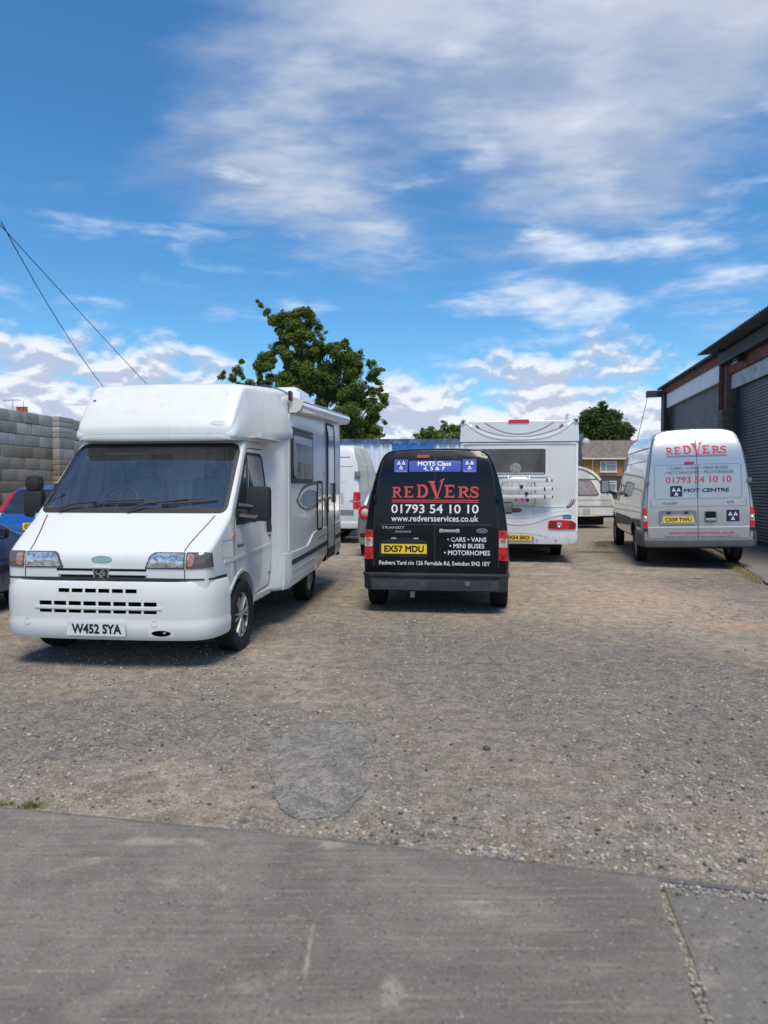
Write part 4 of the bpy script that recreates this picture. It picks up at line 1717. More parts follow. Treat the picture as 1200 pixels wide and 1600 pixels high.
    # body of the building
    wallm = mat('workshop_cladding', (.16, .16, .16), .8, var=.15)
    box('side_wall', (7.6, 7.12, 2.5), (15, .2, 5.0), wallm, r)
    box('side_wall', (7.6, -7.32, 2.5), (15, .2, 5.0), wallm, r)
    box('inner_wall', (.62, 0, 2.4), (.12, 13.6, 4.8), wallm, r)
    box('roof', (8.2, -.1, 5.36), (15.2, 14.9, .10), mat('roof_sheet', (.14, .14, .14), .8), r, ry=rad(-1.2))
    tube('guy_wire', [(-.5, 7.9, 4.85), (-1.2, 8.1, 1.5)], .012, dk, r, 5)


build_workshop()


# ================================================================== OVERHEAD WIRES
WIRE = mat('cable_black', (.012, .012, .013), .6)


def px_point(px, py, Y):
    k = Y / 1080.0
    return Vector(((px - 600) * k, Y, 1.57 + (760 - py) * k))


def wire(name, a, b, sag, label, r=.010):
    pts = []
    for i in range(25):
        t = i / 24
        p = a.lerp(b, t)
        p.z -= sag * 4 * t * (1 - t)
        pts.append(p)
    o = tube(name, pts, r, WIRE, None, 5)
    return tag(o, label, 'wire', 'overhead wires')


_a, _b = px_point(-60, 275, 13.5), px_point(262, 634, 26)
wire('overhead_wire', _a + (_a - _b) * .7, _b, .08, 'longer thin black wire sloping down the sky towards the motorhome roof')
wire('overhead_wire', px_point(10, 352, 13.7), px_point(196, 640, 24), .36, 'steeper left wire of the two, meeting the other at the left edge')

# ================================================================== VEHICLES
# every vehicle: local y runs away from the camera side, x to the right, origin on the ground
def van_grid(prof, stations, H, belt, lean=None, lean_len=.5):
    """stations: (y, inset, roof height, width scale, floor z shift)"""
    g = []
    for (y, ins, ht, ws, zl) in stations:
        row = []
        for k, (hw, z) in enumerate(prof):
            x = 0.0 if hw == 0 else max(.02, (hw - ins) * ws)
            zz = z if z <= belt else belt + (z - belt) * (ht - belt) / (H - belt)
            if zl and z < .6:
                zz = z + zl * (0.6 - z) / .3
            yy = y + (lean(z) * max(0.0, 1 - max(0, y) / lean_len) if lean else 0)
            row.append((x, yy, zz))
        g.append(row)
    return g


def glyph(ch):
    """slab-serif capitals as flat pieces in a unit box"""
    R = lambda a, b, c, d: ('p', [(a, c), (b, c), (b, d), (a, d)])
    if ch == 'E':
        return [R(.13, .37, .02, .98), ('p', [(0, .87), (.86, .87), (.93, .70), (.98, 1.0), (0, 1.0)]), R(.3, .62, .45, .56), ('p', [(.62, .38), (.70, .38), (.70, .63), (.62, .63)]), ('p', [(0, 0), (1.0, 0), (.97, .33), (.89, .13), (0, .13)])]
    if ch == 'R':
        return [R(.12, .32, .02, .98), R(0, .44, 0, .09), R(0, .34, .90, 1.0), ('b', [(.28, .945), (.52, .945), (.70, .86), (.74, .73), (.68, .58), (.50, .50), (.28, .50)], lambda t: .075 + .13 * math.sin(math.pi * t)), ('b', [(.46, .49), (.60, .36), (.72, .13), (.84, .05), (1.0, .04)], lambda t: .21 - .12 * t)]
    if ch == 'D':
        return [R(.12, .32, .02, .98), R(0, .40, 0, .09), R(0, .40, .91, 1.0), ('b', [(.30, .95), (.55, .95), (.78, .82), (.89, .62), (.90, .42), (.80, .20), (.58, .05), (.30, .05)], lambda t: .08 + .15 * math.sin(math.pi * t))]
    if ch == 'V':
        return [('p', [(0, .79), (.40, .79), (.40, .85), (0, .85)]), ('p', [(.07, .82), (.33, .82), (.585, .07), (.46, .02)]), ('p', [(.49, .03), (.56, .03), (.93, .93), (.83, .93)]), ('p', [(.66, .84), (1.0, 1.0), (.98, .93), (.68, .79)]), R(.36, .66, 0, .05)]
    if ch == 'S':
        return [('b', [(.90, .74), (.82, .90), (.60, .96), (.34, .94), (.16, .84), (.14, .69), (.30, .58), (.60, .48), (.84, .36), (.88, .20), (.74, .08), (.48, .03), (.22, .07), (.08, .26)], lambda t: .07 + .15 * math.sin(math.pi * t)), R(.86, .94, .62, .98), R(.03, .11, .04, .36)]


def redvers_sign(body, u0, u1, v0, unit, side, m, parent, off, slope=0.0):
    W = u1 - u0
    spec = [('R', 0, .118, 0, .131), ('E', .139, .247, 0, .139), ('D', .287, .417, 0, .159), ('V', .421, .612, -.012, .24), ('E', .608, .725, 0, .156), ('R', .761, .902, 0, .136), ('S', .897, 1.0, 0, .133)]
    bm = bmesh.new()
    for ch, a, b, lo, hi in spec:
        x0, x1 = u0 + a * W, u0 + b * W
        lo, hi = lo * unit, hi * unit
        for k, pc in enumerate(glyph(ch)):
            b2 = flat_poly(pc[1], 0) if pc[0] == 'p' else flat_band(chaikin(pc[1], 2), pc[2], .1)
            vm = {}
            for v in b2.verts:
                vm[v] = bm.verts.new((x0 + v.co.x * (x1 - x0), v0 + lo + v.co.y * (hi - lo) + slope * (x0 + v.co.x * (x1 - x0) - u0), k * .0005))
            for f in b2.faces:
                bm.faces.new([vm[v] for v in f.verts])
            b2.free()
    o = body.lay(bm, side, off, 0.0, 'sign_lettering', m, parent, 0)
    return o


def mot_sign(body, u0, u1, v0, v1, side, bgm, fgm, parent, off, small=True, w=.012):
    o = body.patch('badge_panel', rect(u0, u1, v0, v1, .008, 2), side, bgm, off, .003, .2, parent)
    W, Hh = u1 - u0, v1 - v0
    c = (u0 + u1) / 2
    top = v1 - Hh * (.10 if small else .14)
    s_ = W * (.33 if small else .38)
    h_ = s_ * .95
    for (cx, t0) in ((c - s_ * .53, top), (c + s_ * .53, top), (c, top - h_ * 1.02)):
        tri = [(cx - s_ * .44, t0 - h_ * .92), (cx + s_ * .44, t0 - h_ * .92), (cx, t0 - h_ * .05)]
        bm = bmesh.new()
        inner = []
        gx, gy = cx, (tri[0][1] * 2 + tri[2][1]) / 3
        k = .42
        O = [bm.verts.new((p[0], p[1], 0)) for p in tri]
        I = [bm.verts.new((gx + (p[0] - gx) * k, gy + (p[1] - gy) * k, 0)) for p in tri]
        for i in range(3):
            j = (i + 1) % 3
            bm.faces.new((O[i], O[j], I[j], I[i]))
        body.lay(bm, side, off + .003, 0.0, 'triangle', fgm, o, 0)
    if small:
        body.lay(flat_text('TESTING STATION', u0 + W * .08, u1 - W * .08, v0 + Hh * .04, v0 + Hh * .10, 0.01, res=0), side, off + .003, 0.0, 'lettering', fgm, o, 0)
        body.lay(flat_text('MOT', u0 + W * .38, u1 - W * .38, v0 + Hh * .16, v0 + Hh * .22, 0.01, res=0), side, off + .003, 0.0, 'lettering', fgm, o, 0)
    return o


def oval_badge(body, u, v, a, b, side, parent, rim, fill, txt=None, off=.012):
    o = body.patch('badge', ellipse(u, v, a, b, 28), side, rim, off, .008, .2, parent)
    q = body.patch('badge_field', ellipse(u, v, a * .86, b * .80, 28), side, fill, off + .002, .002, .2, o)
    if txt:
        body.lay(flat_text(txt, u - a * .55, u + a * .55, v - b * .42, v + b * .42, 0.02, shear=.3, res=0), side, off + .0035, 0.0, 'badge_lettering', rim, o, 0)
    return o


# ------------------------------------------------------------------ black van
def build_black_van():
    root = empty('van', (.63, 8.49, 0), 7.8, 'small black panel van with red and white lettering on its rear doors', 'van')
    paint = mat('black_paint', (.0042, .0048, .0072), .24, coat=.22, dirt=(.03, .028, .026), dirt_amt=.10, dscale=3, spec=.25)
    H = 2.05
    prof = [(0, .30), (.60, .30), (.80, .31), (.875, .36), (.895, .50), (.905, .68), (.900, .86), (.889, .98), (.874, 1.13), (.850, 1.31), (.818, 1.49), (.775, 1.67), (.725, 1.83), (.685, 1.935), (.625, 2.005), (.52, 2.035), (.30, 2.047), (0, 2.05)]

    def lean(z):
        return 0.0 if z < 1.1 else .035 * (z - 1.1) / .6 if z < 1.7 else .035 + .10 * ((z - 1.7) / .35) ** 1.6
    st = [(0, .045, H - .055, 1, 0), (.012, .026, H - .03, 1, 0), (.05, .008, H - .006, 1, 0), (.14, 0, H, 1, 0), (.5, 0, H, 1, 0), (1.2, 0, H + .01, 1, 0), (2.2, 0, H, 1, 0), (2.75, 0, H - .02, 1, 0), (3.0, 0, H - .10, .99, 0),
          (3.45, 0, 1.55, .985, 0), (3.75, 0, 1.20, .98, 0), (4.1, .01, 1.10, .97, 0), (4.35, .04, .98, .95, 0), (4.46, .10, .86, .92, .02), (4.50, .2, .78, .9, .05)]
    AX_R, AX_F = .66, 3.56
    cuts = [arch_cut(AX_R, .33, .40, .62, 1.2), arch_cut(AX_R, .33, .40, -1.2, -.62), arch_cut(AX_F, .33, .40, .62, 1.2), arch_cut(AX_F, .33, .40, -1.2, -.62)]
    B = Body('body', loft_bm(van_grid(prof, st, H, .9, lean, .9)), paint, M_DARK, root, cuts)
    # rear doors, each a skin of its own
    edge = [(.60, 2.005), (.645, 1.90), (.695, 1.67), (.742, 1.33), (.757, 1.04), (.762, .575)]
    seam = -.005
    for s_ in (-1, 1):
        e = [(s_ * a, z) for a, z in edge]
        inx = seam + s_ * .004
        poly = [(inx, 2.012)] + e + [(inx, .575)]
        d = B.patch('rear_door', poly, 'R', paint, .007, .012, .07)
        # pressed upper and lower panels with a rolled edge
        if s_ < 0:
            up = round_poly([(inx - .03, 1.118), (-.675, 1.118), (-.612, 1.715), (inx - .03, 1.722)], [.01, .06, .06, .01])
            lo = round_poly([(inx - .02, .598), (-.705, .598), (-.705, 1.083), (inx - .02, 1.083)], [.01, .05, .04, .01])
        else:
            up = round_poly([(inx + .03, 1.118), (.675, 1.118), (.612, 1.715), (inx + .03, 1.722)], [.01, .06, .06, .01])
            lo = round_poly([(inx + .02, .598), (.705, .598), (.705, 1.083), (inx + .02, 1.083)], [.01, .05, .04, .01])
        B.patch('pressed_panel', up, 'R', paint, .0125, .006, .09, d)
        B.patch('pressed_panel', lo, 'R', paint, .0115, .005, .09, d)
        for zz in (1.42,):
            hx = .742
            box('hinge', (s_ * (hx + .012), B.hit('R', s_ * hx, zz)[0].y - .012, zz), (.05, .035, .085), paint, d, bev=.008)
    # waist crease, its highlight painted as a lighter band
    B.band('waist_crease', [(-.69, 1.100), (.69, 1.100)], .010, 'R', mat('crease_highlight', (.05, .052, .058), .35), .0135, .004)
    # lettering
    red = mat('vinyl_coral_red', (.62, .075, .075), .45)
    sign = redvers_sign(B, -.535, .53, 1.432, 1.0, 'R', red, None, .0165)
    for zz in (1.399, 1.377):
        B.band('underline', [(-.537, zz), (.53, zz)], .0105, 'R', red, .0160, 0, .2)
    B.text('telephone_number', '01793 54 10 10', -.543, .527, 1.238, 1.348, 'R', M_WTXT, .016, .012)
    B.text('web_address', 'www.redversservices.co.uk', -.543, .524, 1.138, 1.213, 'R', M_WTXT, .016, .006)
    B.text('lettering', '\u2022 CARS \u2022 VANS', .149, .623, .893, .949, 'R', M_WTXT, .0150, .010)
    B.text('lettering', '\u2022 MINI BUSES', .176, .599, .814, .870, 'R', M_WTXT, .0150, .010)
    B.text('lettering', '\u2022 MOTORHOMES', .111, .668, .729, .787, 'R', M_WTXT, .0150, .010)
    B.text('address_lettering', 'Redvers Yard r/o 126 Ferndale Rd, Swindon SN2 1EY', -.694, .668, .592, .652, 'R', M_WTXT, .0150, .010)
    chr_ = mat('badge_silver', (.55, .55, .57), .25, metal=.8)
    B.text('model_lettering', 'TRANSIT', -.665, -.376, 1.046, 1.078, 'R', chr_, .0150, .02)
    B.text('model_lettering', 'connect', -.498, -.297, 1.000, 1.027, 'R', chr_, .0150, .01)
    oval_badge(B, .569, 1.030, .066, .028, 'R', None, chr_, mat('badge_blue_black', (.012, .02, .06), .2, coat=.5), 'Ford', .018)
    # blue notices across the top of the doors
    blu = mat('vinyl_royal_blue', (.045, .075, .36), .42)
    mot_sign(B, -.513, -.345, 1.745, 1.904, 'R', blu, M_WTXT, None, .0130)
    mot_sign(B, .330, .500, 1.743, 1.902, 'R', blu, M_WTXT, None, .0130)
    nb = B.patch('notice_panel', rect(-.328, .313, 1.748, 1.886, .025), 'R', blu, .0130, .003, .1)
    B.text('lettering', 'MOTS Class', -.222, .190, 1.822, 1.876, 'R', M_WTXT, .0165, .022, nb)
    B.text('lettering', '4, 5 & 7', -.152, .115, 1.757, 1.812, 'R', M_WTXT, .0165, .022, nb)
    B.patch('high_brake_light', rect(-.235, -.080, 1.918, 1.957, .012), 'R', mat('brake_lens', (.26, .018, .025), .25, coat=.4), .020, .014, .2)
    # number plate in its recess
    rec = B.patch('plate_surround', round_poly([(-.70, .700), (-.085, .700), (-.100, .885), (-.16, .905), (-.255, .935), (-.55, .935), (-.63, .905), (-.695, .885)], .02), 'R', mat('plate_plinth', (.012, .013, .016), .35, coat=.3), .017, .012, .3)
    for cx in (-.51, -.235):
        B.patch('plate_lamp', rect(cx - .03, cx + .03, .922, .936, .004), 'R', mat('lamp_lens', (.5, .5, .48), .3), .022, .004, .3, rec)
    plate(B, 'EX57 MDU', -.665, -.103, .740, .858, 'R', M_YPLATE, rec, .026)
    # door handle
    hb = bmesh.new()
    yh = B.hit('R', .17, 1.03)[0].y
    add_box(hb, (.178, yh - .050, 1.026), (.20, .022, .034), bev=.009)
    for cx in (.075, .275):
        add_box(hb, (cx, yh - .032, 1.026), (.050, .050, .048), bev=.012)
    mesh_obj('door_handle', hb, mat('handle_grey', (.33, .33, .33), .45), root)
    lathe('keyhole', [(-.022, .012), (-.026, .009), (-.024, .002)], M_BLK, root, 'Y', 12, (.066, yh, .795))
    # tail lights wrapped on the corners
    for s_ in (-1, 1):
        t = B.patch('tail_light', round_poly([(s_ * .772, .668), (s_ * .878, .668), (s_ * .865, 1.034), (s_ * .772, 1.034)], .012), 'R', M_RED, .016, .04, .04)
        B.patch('clear_lens', rect(*sorted((s_ * .776, s_ * .868)), .825, .938), 'R', M_CLEAR, .019, .006, .05, t)
        B.patch('amber_lens', rect(*sorted((s_ * .80, s_ * .85)), .888, .93), 'R', mat('amber_dull', (.42, .12, .06), .2, coat=.5), .0215, .003, .05, t)
        for zz in (.938, .825, .742):
            B.band('lens_rib', [(s_ * .774, zz), (s_ * .870, zz)], .008, 'R', M_DKRED, .0205, .004, .05, False, t)
        for zz in (.990, .705):
            B.patch('bulb_shade', rect(*sorted((s_ * .80, s_ * .845)), zz - .018, zz + .022, .008), 'R', M_DKRED, .0185, .003, .05, t)
        # black gap round each lamp and door edge
        B.band('door_gap', [(s_ * (a + .007), z) for a, z in edge], .009, 'R', M_SEAM, .0035, .004, .06)
    B.band('door_gap', [(seam, 2.01), (seam, .575)], .009, 'R', M_SEAM, .0090, .004, .1)
    # bumper
    path = [(-.862, .42), (-.862, .14), (-.857, .05), (-.832, -.005), (-.79, -.032), (-.5, -.048), (0, -.055), (.5, -.048), (.79, -.032), (.832, -.005), (.857, .05), (.862, .14), (.862, .42)]
    bp = mat('bumper_plastic', (.017, .018, .022), .50, var=.25, vscale=5, dirt=(.11, .11, .11), dirt_amt=.5, dscale=6)
    prof_b = [(-.10, .30), (.005, .285), (.030, .30), (.036, .42), (.036, .455), (.048, .468), (.050, .490), (.030, .502), (-.10, .505)]
    sweep('rear_bumper', prof_b, path, bp, root, 30)
    fp = [(-.77, -.036), (-.5, -.050), (0, -.057), (.5, -.050), (.77, -.036)]
    sweep('bumper_face', [(.03, .298), (.042, .302), (.042, .418), (.03, .424)], fp, mat('bumper_scuffed', (.034, .037, .043), .45, var=.3, vscale=4, dirt=(.13, .13, .13), dirt_amt=.5, dscale=5), root, 20)
    lathe('tow_eye_cover', [(-.102, .030), (-.106, .026), (-.106, .001)], mat('cap_grey', (.13, .135, .145), .5), root, 'Y', 20, (.40, 0, .385))
    # side: sliding-door gap, rub strip, wheel-arch lips, mirrors, glass
    for sd, s_ in (('+', 1), ('-', -1)):
        B.band('side_moulding', [(1.2, .62), (3.05, .62)], .09, sd, bp, .010, .014, .2)
        B.band('door_gap', [(1.15, .42), (1.15, 1.86)], .008, sd, M_SEAM, .001, .003, .08)
        B.band('door_gap', [(2.15, .42), (2.15, 1.95)], .008, sd, M_SEAM, .001, .003, .08)
        for ay in (AX_R, AX_F):
            B.band('arch_lip', [(ay + .425 * math.cos(rad(a)), .33 + .425 * math.sin(rad(a))) for a in range(-5, 186, 10)], .055, sd, bp, .012, .03, .1)
        B.patch('side_window', round_poly([(2.25, 1.22), (3.25, 1.20), (2.98, 1.80), (2.25, 1.84)], .05), sd, M_GLASSD, .004, .006, .1)
        mb = bmesh.new()
        add_box(mb, (s_ * .985, 3.02, 1.22), (.19, .10, .20), bev=.035)
        add_box(mb, (s_ * .90, 3.04, 1.17), (.10, .06, .07), bev=.02)
        mr = mesh_obj('door_mirror', mb, M_BLK, root)
        box('mirror_glass', (s_ * .99, 2.966, 1.22), (.145, .008, .15), mat('mirror_silver', (.30, .32, .33), .05, metal=1), mr)
    B.patch('windscreen', round_poly([(-.70, 1.30), (.70, 1.30), (.60, 1.90), (-.60, 1.90)], .06), 'F', M_GLASSD, .004, .006, .1)
    B.patch('grille', rect(-.42, .42, .62, .80, .04), 'F', M_BLK, .006, .01, .15)
    for s_ in (-1, 1):
        B.patch('headlight', rect(*sorted((s_ * .46, s_ * .76)), .72, .95, .05), 'F', M_CLEAR, .006, .01, .08)
    # underside bits
    ub = bmesh.new()
    add_box(ub, (0, 2.2, .31), (1.30, 4.0, .10))
    add_tube(ub, [(-.78, AX_R, .33), (.78, AX_R, .33)], .045, 10)
    for s_ in (-1, 1):
        add_tube(ub, [(s_ * .5, .12, .30), (s_ * .52, 1.2, .27)], .03, 6)
    mesh_obj('underbody', ub, M_UNDER, root)
    tube('exhaust_pipe', [(-.285, .10, .245), (-.285, 1.0, .25)], .032, mat('exhaust_steel', (.35, .33, .29), .5, metal=.6, var=.3), root, 12)
    box('towing_bracket', (-.285, .06, .225), (.055, .03, .075), mat('pale_bracket', (.42, .38, .30), .7), root)
    add_wheels(root, [(.795, AX_R, 0), (-.795, AX_R, 0), (.80, AX_F, 0), (-.80, AX_F, 0)], .325, .225, .20, 'steel')
    return root


build_black_van()


# ------------------------------------------------------------------ large panel van (one silver, one white)
def big_van_shell(root, paint, name='body'):
    H = 2.56
    prof = [(0, .42), (.70, .42), (.88, .43), (.95, .48), (.975, .60), (.983, .75), (.978, .92), (.962, 1.12), (.935, 1.32), (.905, 1.52), (.872, 1.75), (.838, 1.98), (.805, 2.16), (.775, 2.28), (.735, 2.40), (.675, 2.485), (.56, 2.535), (.30, 2.555), (0, 2.56)]

    def lean(z):
        return 0.0 if z < 1.1 else .05 * (z - 1.1) / .8 if z < 1.9 else .05 + .20 * ((z - 1.9) / .65) ** 1.5
    st = [(0, .05, H - .05, 1, 0), (.012, .028, H - .025, 1, 0), (.05, .008, H - .006, 1, 0), (.15, 0, H, 1, 0), (.7, 0, H + .015, 1, 0), (2.0, 0, H + .03, 1, 0), (3.2, 0, H + .02, 1, 0), (3.7, 0, H - .04, 1, 0), (4.05, 0, H - .22, .995, 0),
          (4.55, 0, 1.82, .985, 0), (4.95, 0, 1.36, .97, 0), (5.25, .01, 1.22, .955, 0), (5.52, .04, 1.06, .93, 0), (5.64, .10, .90, .90, .02), (5.68, .2, .80, .87, .05)]
    AR, AF = 1.08, 4.83
    cuts = [arch_cut(ay, .36, .44, x0, x1) for ay in (AR, AF) for (x0, x1) in ((.66, 1.3), (-1.3, -.66))]
    B = Body(name, loft_bm(van_grid(prof, st, H, 1.0, lean, 1.1)), paint, M_DARK, root, cuts)
    return B, AR, AF


def big_van_common(root, B, AR, AF, trim, glass=True, strip=True):
    for sd, s_ in (('+', 1), ('-', -1)):
        # rain channel below the roof, waist lines, door gaps
        B.band('roof_channel', [(.28, 2.225), (3.9, 2.225)], .020, sd, M_SEAM, .003, .006, .15)
        B.band('body_crease', [(.20, 1.98), (3.75, 1.98)], .012, sd, M_SEAM, .001, .004, .2)
        for yy in (2.35, 3.65):
            B.band('door_gap', [(yy, .55), (yy, 2.20)], .009, sd, M_SEAM, .001, .003, .08)
        B.band('door_gap', [(4.62, .55), (4.62, 1.12)], .009, sd, M_SEAM, .001, .003, .08)
        if strip:
            B.band('side_moulding', [(1.60, .80), (4.30, .80)], .13, sd, trim, .008, .012, .25)
            B.band('side_moulding', [(.14, .80), (.62, .80)], .13, sd, trim, .008, .012, .25)
        for ay in (AR, AF):
            B.band('arch_lip', [(ay + .465 * math.cos(rad(a)), .36 + .465 * math.sin(rad(a))) for a in range(0, 181, 10)], .045, sd, trim, .008, .03, .1)
        if glass:
            B.patch('side_window', round_poly([(3.72, 1.22), (4.78, 1.22), (4.36, 1.92), (3.72, 1.98)], .06), sd, M_GLASSD, .004, .006, .1)
        mb = bmesh.new()
        add_box(mb, (s_ * 1.20, 4.62, 1.50), (.22, .13, .36), bev=.05)
        add_tube(mb, [(s_ * .95, 4.66, 1.32), (s_ * 1.18, 4.64, 1.40)], .045, 8)
        mr = mesh_obj('door_mirror', mb, M_BLK, root)
        box('mirror_glass', (s_ * 1.20, 4.552, 1.50), (.17, .008, .29), mat('mirror_silver', (.30, .32, .33), .05, metal=1), mr)
    B.patch('windscreen', round_poly([(-.80, 1.48), (.80, 1.48), (.70, 2.15), (-.70, 2.15)], .07), 'F', M_GLASSD, .004, .006, .1)
    B.patch('grille', rect(-.5, .5, .80, 1.0, .04), 'F', M_BLK, .006, .01, .15)
    for s_ in (-1, 1):
        B.patch('headlight', rect(*sorted((s_ * .54, s_ * .84)), .82, 1.10, .06), 'F', M_CLEAR, .006, .01, .08)
    ub = bmesh.new()
    add_box(ub, (0, 2.8, .40), (1.36, 5.2, .14))
    add_tube(ub, [(-.82, AR, .36), (.82, AR, .36)], .06, 10)
    mesh_obj('underbody', ub, M_UNDER, root)
    add_wheels(root, [(.855, AR, 0), (-.855, AR, 0), (.855, AF, 0), (-.855, AF, 0)], .345, .215, .215, 'steel')


def build_silver_van():
    root = empty('van', (5.76, 12.62, .086), 12.5, 'tall silver panel van with red lettering beside the roller shutters', 'van')
    root.rotation_euler = (rad(.15), -rad(1.35), -rad(12.5))
    m, g, b = principled('silver_paint')
    b.inputs['Base Color'].default_value = (.475, .468, .450, 1)
    b.inputs['Metallic'].default_value = .7
    b.inputs['Roughness'].default_value = .30
    b.inputs['Coat Weight'].default_value = 1.0
    b.inputs['Coat Roughness'].default_value = .03
    paint = m
    trim = mat('trim_grey', (.085, .090, .097), .55, var=.12, vscale=4)
    B, AR, AF = big_van_shell(root, paint)
    big_van_common(root, B, AR, AF, trim)
    du = .0
    edge = [(.660, 2.475), (.715, 2.38), (.755, 2.22), (.800, 1.90), (.838, 1.60), (.862, 1.30), (.872, 1.05), (.866, .74), (.858, .55)]
    seam = .0
    for s_ in (-1, 1):
        e = [(s_ * a, z) for a, z in edge]
        inx = seam + s_ * .005
        d = B.patch('rear_door', [(inx, 2.49)] + e + [(inx, .535)], 'R', paint, .008, .014, .08)
        if s_ < 0:
            up = round_poly([(inx - .02, 1.262), (-.745, 1.262), (-.735, 1.885), (inx - .02, 1.89)], [.01, .05, .05, .01])
        else:
            up = round_poly([(inx + .02, 1.262), (.745, 1.262), (.735, 1.885), (inx + .02, 1.89)], [.01, .05, .05, .01])
        B.patch('pressed_panel', up, 'R', paint, .0045, .0, .09, d)
        B.band('panel_edge', up, .010, 'R', mat('silver_edge', (.20, .21, .22), .4, metal=.4), .0095, .004, .08, True, d)
        B.band('panel_edge', [(s_ * .02, 1.118), (s_ * .80, 1.118), (s_ * .815, 1.262)], .010, 'R', mat('silver_edge', (.2, .2, .2)), .0095, .004, .08, False, d)
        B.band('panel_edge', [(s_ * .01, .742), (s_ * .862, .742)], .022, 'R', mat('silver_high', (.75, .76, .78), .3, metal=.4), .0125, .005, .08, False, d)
        B.band('door_gap', [(s_ * (a + .008), z) for a, z in edge], .011, 'R', M_SEAM, .003, .004, .07)
        hz = 1.575
        hb = box('hinge', (s_ * .868, B.hit('R', s_ * .83, hz)[0].y - .004, hz), (.085, .06, .095), mat('hinge_cap_grey', (.20, .21, .22), .4, metal=.5), d, bev=.015)
        # tall tail light on the corner
        t = B.patch('tail_light', round_poly([(s_ * .872, .735), (s_ * .945, .745), (s_ * .940, 1.10), (s_ * .872, 1.10)], .012), 'R', M_RED, .014, .05, .03)
        B.patch('clear_lens', rect(*sorted((s_ * .875, s_ * .937)), .855, .965), 'R', M_CLEAR, .0175, .005, .04, t)
        lathe('bulb', [(-.004, .026), (-.012, .018), (-.014, .001)], M_CHROME, t, 'Y', 14, (s_ * .905, B.hit('R', s_ * .905, .91)[0].y - .018, .91))
        B.patch('dark_foot', rect(*sorted((s_ * .868, s_ * .945)), .665, .730, .01), 'R', M_BLK, .012, .03, .04)
    B.band('door_gap', [(seam, 2.49), (seam, .535)], .011, 'R', M_SEAM, .0100, .004, .1)
    # lettering
    red = mat('vinyl_red', (.52, .035, .05), .45)
    gry = mat('vinyl_dark_grey', (.10, .105, .12), .5)
    nav = mat('vinyl_navy', (.010, .014, .055), .4)
    s0 = .0
    redvers_sign(B, -.522, .513, 2.088, .93, 'R', red, None, .0140)
    for zz, mm in ((2.058, mat('vinyl_red', (.5, .03, .05))), (2.036, gry)):
        B.band('underline', [(-.522, zz), (.513, zz)], .008, 'R', mm, .0140, 0, .15)
    B.patch('high_brake_light', rect(-.215, -.055, 1.895, 1.938, .01), 'R', mat('brake_lens', (.2, .02, .03)), .020, .014, .2)
    B.text('lettering', '\u2022 CARS \u2022 VANS \u2022 MINI BUSES', -.509, .525, 1.798, 1.852, 'R', gry, .0140, .004)
    B.text('lettering', '\u2022 MOTORHOMES \u2022 MOTORBIKES', -.578, .607, 1.718, 1.772, 'R', gry, .0140, .004)
    B.text('telephone_number', '01793 54 10 10', -.540, .575, 1.553, 1.668, 'R', red, .0140, .012)
    mot_sign(B, -.470, -.262, 1.305, 1.500, 'R', nav, M_WTXT, None, .0125, False)
    B.text('lettering', 'MOT CENTRE', -.232, .532, 1.380, 1.450, 'R', nav, .0140, .035)
    B.text('model_lettering', 'TRANSIT', -.613, -.335, 1.160, 1.200, 'R', gry, .0140, .025)
    oval_badge(B, .555, 1.190, .083, .036, 'R', None, M_CHROME, mat('badge_blue_black', (.01, .02, .06)), 'Ford', .014)
    mot_sign(B, .478, .695, .840, 1.050, 'R', nav, M_WTXT, None, .0125, False)
    B.text('web_address', 'www.redversservices.co.uk', -.505, .622, .612, .672, 'R', red, .0140, .008)
    B.text('address_lettering', 'Redvers Yard R/O 126 Ferndale Road Swindon SN2 1EY', -.565, .688, .552, .592, 'R', gry, .0140, .006)
    # plate recess
    rec = B.patch('plate_recess', rect(-.68, .0 - .022, .775, 1.050, .05), 'R', mat('recess_grey', (.17, .18, .19), .5), .0100, .003, .2)
    B.patch('plate_plinth', round_poly([(-.655, .790), (-.035, .790), (-.085, .975), (-.605, .975)], .02), 'R', paint, .020, .012, .3, rec)
    for cx in (-.50, -.20):
        box('plate_lamp', (cx, B.hit('R', cx, 1.02)[0].y - .022, 1.018), (.07, .03, .03), M_BLK, rec, bev=.006)
    plate(B, 'CX59 TWU', -.605, -.085, .832, .934, 'R', M_YPLATE, rec, .034)
    # handle pocket
    hp = B.patch('handle_pocket', rect(.105, .320, .825, 1.035, .03), 'R', mat('silver_edge', (.2, .2, .2)), .0100, .004, .2)
    B.patch('pocket_shade', rect(.125, .300, .900, 1.018, .02), 'R', M_DARK, .0125, .002, .2, hp)
    box('pull_handle', (.212, B.hit('R', .21, .89)[0].y - .03, .880), (.17, .04, .055), paint, hp, bev=.014)
    # bumper of grey plastic round the back
    path = [(-.985, .60), (-.985, .20), (-.970, .07), (-.92, .0), (-.82, -.035), (-.4, -.055), (0, -.06), (.4, -.055), (.82, -.035), (.92, .0), (.970, .07), (.985, .20), (.985, .60)]
    sweep('rear_bumper', [(-.12, .40), (.0, .372), (.030, .395), (.042, .465), (.040, .505), (.0, .520), (-.12, .525)], path[3:10], trim, root, 30)
    for s_, pp in ((-1, path[:4]), (1, path[9:])):
        sweep('bumper_corner', [(-.12, .41), (.0, .390), (.028, .41), (.036, .52), (.030, .63), (.0, .672), (-.12, .675)], pp, trim, root, 30)
    # handle strip of the side door
    for sd in '+-':
        B.patch('side_door_handle', rect(2.42, 2.80, 1.270, 1.345, .02), sd, M_BLK, .016, .02, .15)
    return root


build_silver_van()


